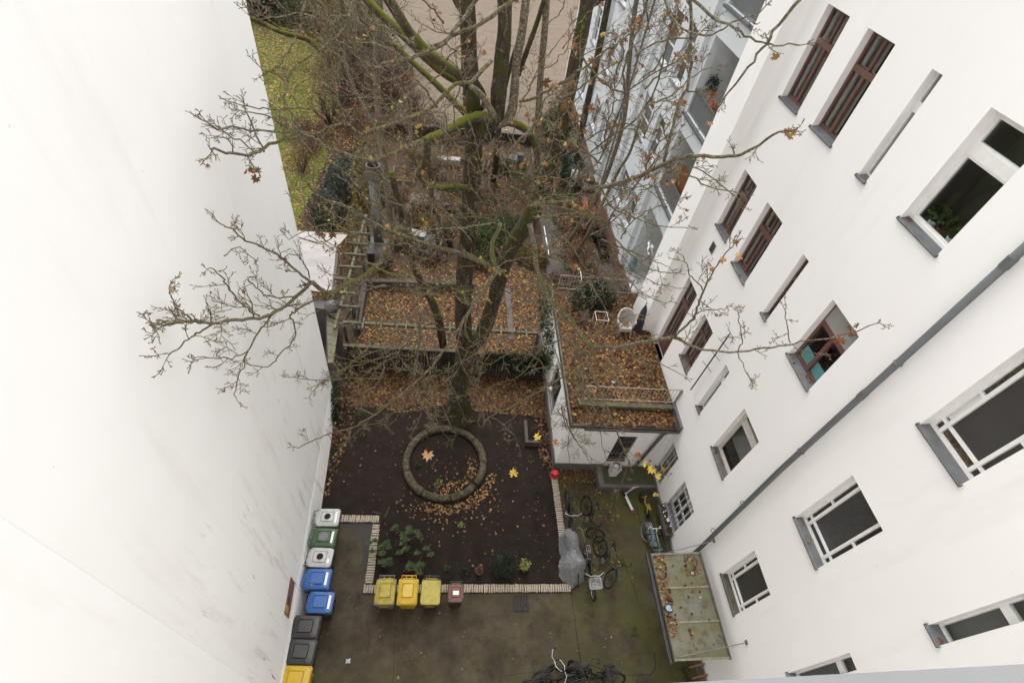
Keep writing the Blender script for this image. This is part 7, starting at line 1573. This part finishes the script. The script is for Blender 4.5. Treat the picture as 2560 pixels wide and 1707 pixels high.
tree2('slim dark tree with a round cut scar standing left of the big maple trunk', (1112, 872), [([(1112, 872), (1100, 815), (1085, 765), (1062, 722), (1036, 668), (1018, 600), (1000, 520), (978, 430)], 13.6, 14.4, .17, .10, 14, 1.0)], 'bark', .3)
tree2('thin bare tree beside the smoker chimney reaching to the top edge', (985, 600), [([(985, 600), (975, 545), (962, 420), (950, 330), (941, 200), (940, 150), (948, 60), (946, -40)], 20.5, 19.5, .15, .12, 22, 1.5), ([(952, 340), (900, 250), (870, 180), (860, 100)], 19.9, 19.5, .07, .04, 14, 1.4)], 'branch')
tree2('brown twin stemmed sapling right of the white topped bench', (1128, 620), [([(1128, 620), (1105, 560), (1082, 500), (1074, 440), (1070, 380)], 19.4, 20, .13, .07, 16, 1.3)], 'bark')
tree2('leaning slender tree in front of the grey house, left stem', (1412, 615), [([(1412, 615), (1450, 560), (1490, 490), (1520, 430), (1560, 300), (1572, 170), (1583, 60), (1600, -60)], 22, 20.5, .11, .08, 20, 1.5)], 'branch')
tree2('leaning slender tree in front of the grey house, right stem', (1440, 640), [([(1440, 640), (1480, 565), (1515, 490), (1545, 430), (1575, 380), (1600, 300)], 21, 20, .10, .05, 16, 1.3)], 'branch')
tree2('tall dark tree standing at the sand field edge before the grey house', (1440, 430), [([(1440, 430), (1450, 350), (1466, 270), (1490, 160), (1510, 60), (1525, -20), (1530, -80)], 31, 30, .21, .17, 14, 1.8)], 'bark')
tree2('straight bare tree behind the mossy arm of the maple', (1235, 455), [([(1235, 455), (1240, 400), (1246, 330), (1262, 220), (1290, 120)], 27, 26, .22, .1, 14, 1.6)], 'bark')
for px, lab, pth in (((850, 235), 'mossy tree rising behind the purple shrubs at the lawn edge', [(850, 235), (870, 170), (905, 110), (920, 60), (935, -30)]), ((905, 210), 'mossy slanting tree beside the purple shrubs', [(905, 210), (880, 120), (862, 60), (850, -30)]), ((985, 280), 'dark slanting tree between shrubs and sand field', [(985, 280), (950, 210), (925, 120), (900, 30), (885, -40)]), ((835, 160), 'dark bent tree over the lawn near the left wall', [(835, 160), (805, 130), (770, 100), (745, 92), (700, 80), (650, 55), (625, 45)])):
    tree2(lab, px, [(pth, at(*px, z=0).y, at(*px, z=0).y - 2.5, .24, .13, 22, 2.2)], 'mossbark')
# yard twigs: leaves still hanging on the maple, each a part
tips = mp_.tips; TP = []
for p, d in tips:
    c_ = CM @ (np.array(p) - np.array([0, 0, CAMH])); TP.append((c_[0] / c_[2] * FPX + 1280, c_[1] / c_[2] * FPX + 853.5))
TP = np.array(TP)
def hang(i, s, kind):
    p, d = tips[i]; o = bpy.data.objects.new('leaf', leaf_obj(kind, R.randint(0, 7))); o.location = p - mp_.base + V3((0, 0, -.03)); o.scale = (s,) * 3
    o.rotation_euler = (R.gauss(0, 1.0), R.gauss(0, 1.0), R.uniform(0, 6.28)); link(o, mp_.o)
for (x, y), kind, n, s in (((1290, 690), 'leafyellow', 12, .085), ((1222, 700), 'leafyellow', 6, .085), ((1240, 740), 'leafyellow', 3, .08), ((1640, 1180), 'leafyellow', 4, .12), ((1632, 1140), 'leaftree', 5, .10), ((1395, 605), 'leafyellow', 4, .08), ((1045, 320), 'leafyellow', 6, .07), ((1210, 390), 'leafyellow', 6, .07), ((1560, 480), 'leafyellow', 5, .07), ((900, 1090), 'leaftree', 3, .08), ((1430, 510), 'leafyellow', 5, .07), ((960, 430), 'leafyellow', 4, .06),
                           ((805, 585), 'leaftree', 2, .12), ((850, 590), 'leaftree', 2, .12), ((640, 440), 'leaftree', 4, .10), ((600, 450), 'leaftree', 2, .08), ((1830, 650), 'leaftree', 5, .09), ((2110, 850), 'leaftree', 4, .11), ((2170, 830), 'leaftree', 6, .07), ((1430, 270), 'leaftree', 9, .10), ((1370, 210), 'leaftree', 2, .13), ((1720, 60), 'leaftree', 8, .10), ((1600, 60), 'leaftree', 6, .09), ((1620, 400), 'leaftree', 6, .11), ((1560, 100), 'leaftree', 5, .09), ((1590, 170), 'leaftree', 5, .09), ((1440, 660), 'leaftree', 5, .10), ((1500, 640), 'leaftree', 3, .10), ((1980, 330), 'leaftree', 3, .10), ((1940, 150), 'leaftree', 2, .10), ((1690, 290), 'leaftree', 5, .08), ((1800, 240), 'leaftree', 4, .09), ((1090, 660), 'leaftree', 4, .08), ((970, 590), 'leaftree', 4, .09), ((780, 330), 'leaftree', 5, .08), ((820, 880), 'leaftree', 3, .08), ((420, 730), 'leaftree', 3, .06), ((380, 790), 'leaftree', 2, .07), ((1560, 830), 'leaftree', 4, .07), ((1780, 800), 'leaftree', 4, .06), ((1550, 900), 'leafyellow', 2, .08), ((890, 840), 'leaftree', 6, .07)):
    o_ = np.argsort(np.hypot(TP[:, 0] - x, TP[:, 1] - y))[:n * 2]
    for i in R.sample(list(o_), n): hang(int(i), s * R.uniform(1.1, 1.6), kind)
def small_leaves(name, n, size, mat, f):
    sel = [i for i in range(len(tips)) if f(TP[i])]; sel = R.sample(sel, min(n, len(sel))); P = np.array([tips[i][0] for i in sel]) + rng.normal(0, .03, (len(sel), 3)) - np.array([0, 0, .03])
    v, tr = leaves_np(P, rng.uniform(*size, len(sel)), rotm(len(sel)), .7); tag(np_mesh(name, v - np.array(mp_.base), tr, mat, mp_.o), kind='stuff')
small_leaves('small_leaves', 260, (.09, .15), M['leaftree'], lambda q: 1280 < q[0] < 1800 and q[1] < 560)
small_leaves('small_leaves', 150, (.08, .13), M['leaftree'], lambda q: 700 < q[0] < 1300 and q[1] < 800)
small_leaves('small_leaves', 110, (.07, .12), M['leafyellow'], lambda q: 820 < q[0] < 1480 and 180 < q[1] < 760)
small_leaves('small_leaves', 110, (.06, .10), M['leaftree'], lambda q: q[1] > 560 or q[0] < 800 or q[0] > 1700)
def air_leaf(px, dist, s, kind, spin, tilt=.35):
    dv = V3(tuple(np.array([(px[0] - 1280) / FPX, (px[1] - 853.5) / FPX, 1]) @ CM)).normalized(); o = bpy.data.objects.new('leaf', leaf_obj(kind, R.randint(0, 7)))
    o.location = V3((0, 0, CAMH)) + dv * dist; o.scale = (s,) * 3; o.rotation_mode = 'QUATERNION'
    o.rotation_quaternion = (-dv).to_track_quat('Z', 'Y') @ Euler((R.gauss(0, tilt), R.gauss(0, tilt), spin)).to_quaternion(); return o
for px, dist, s, kind, spin in (((1345, 1090), 9.3, .19, 'leafyellow', 2.6), ((1284, 1184), 9.6, .21, 'leafyellow', .4), ((1390, 1105), 9.5, .16, 'leaftree', 2.0), ((1365, 1145), 9.8, .13, 'leafpale', 1.0), ((1630, 1172), 9.6, .20, 'leafyellow', 3.0), ((1612, 1160), 9.7, .17, 'leafyellow', 1.2), ((1648, 1190), 9.6, .15, 'leafyellow', 2.2), ((1595, 1140), 9.8, .17, 'leaftree', .2), ((1640, 1235), 9.5, .13, 'leafyellow', .9), ((1850, 640), 8.4, .17, 'leaftree', 2.2), ((1808, 652), 8.5, .13, 'leaftree', 1.1), ((2100, 855), 8.4, .19, 'leaftree', .8), ((800, 582), 11, .2, 'leafpale', 2.9), ((832, 590), 11, .2, 'leafpale', .2), ((640, 445), 10.5, .2, 'leaftree', 2.4), ((1368, 208), 11, .24, 'leafpale', 1.4), ((1412, 268), 11.5, .24, 'leaftree', .5), ((1480, 270), 11.5, .24, 'leafpale', 2.3)):
    o = air_leaf(px, dist, s, kind, spin); o.location -= mp_.base; link(o, mp_.o)
o = air_leaf((1070, 1135), 9.0, .24, 'leafpale', 3.0, .1); o.name = 'falling_leaf'; link(o); tag(o, 'large orange brown maple leaf hanging in the air above the inside of the log ring', 'leaf')
# withered seed bunches
m_ = MB()
for i in R.sample(range(len(tips)), 700):
    p, d = tips[i]
    for k in range(R.randint(2, 4)):
        q_ = p + V3((R.gauss(0, .015), R.gauss(0, .015), -.01)); e = V3((R.gauss(0, 1), R.gauss(0, 1), R.gauss(-.6, .6))).normalized() * R.uniform(.03, .05); s_ = e.orthogonal().normalized() * .007
        m_.add([q_, q_ + e * .5 + s_, q_ + e, q_ + e * .5 - s_], [(0, 1, 2, 3)])
m_.build('seed_wings', M['leaftree'], mp_.o, kind='stuff')
for (x, y), lab in (((760, 150), ''),): pass
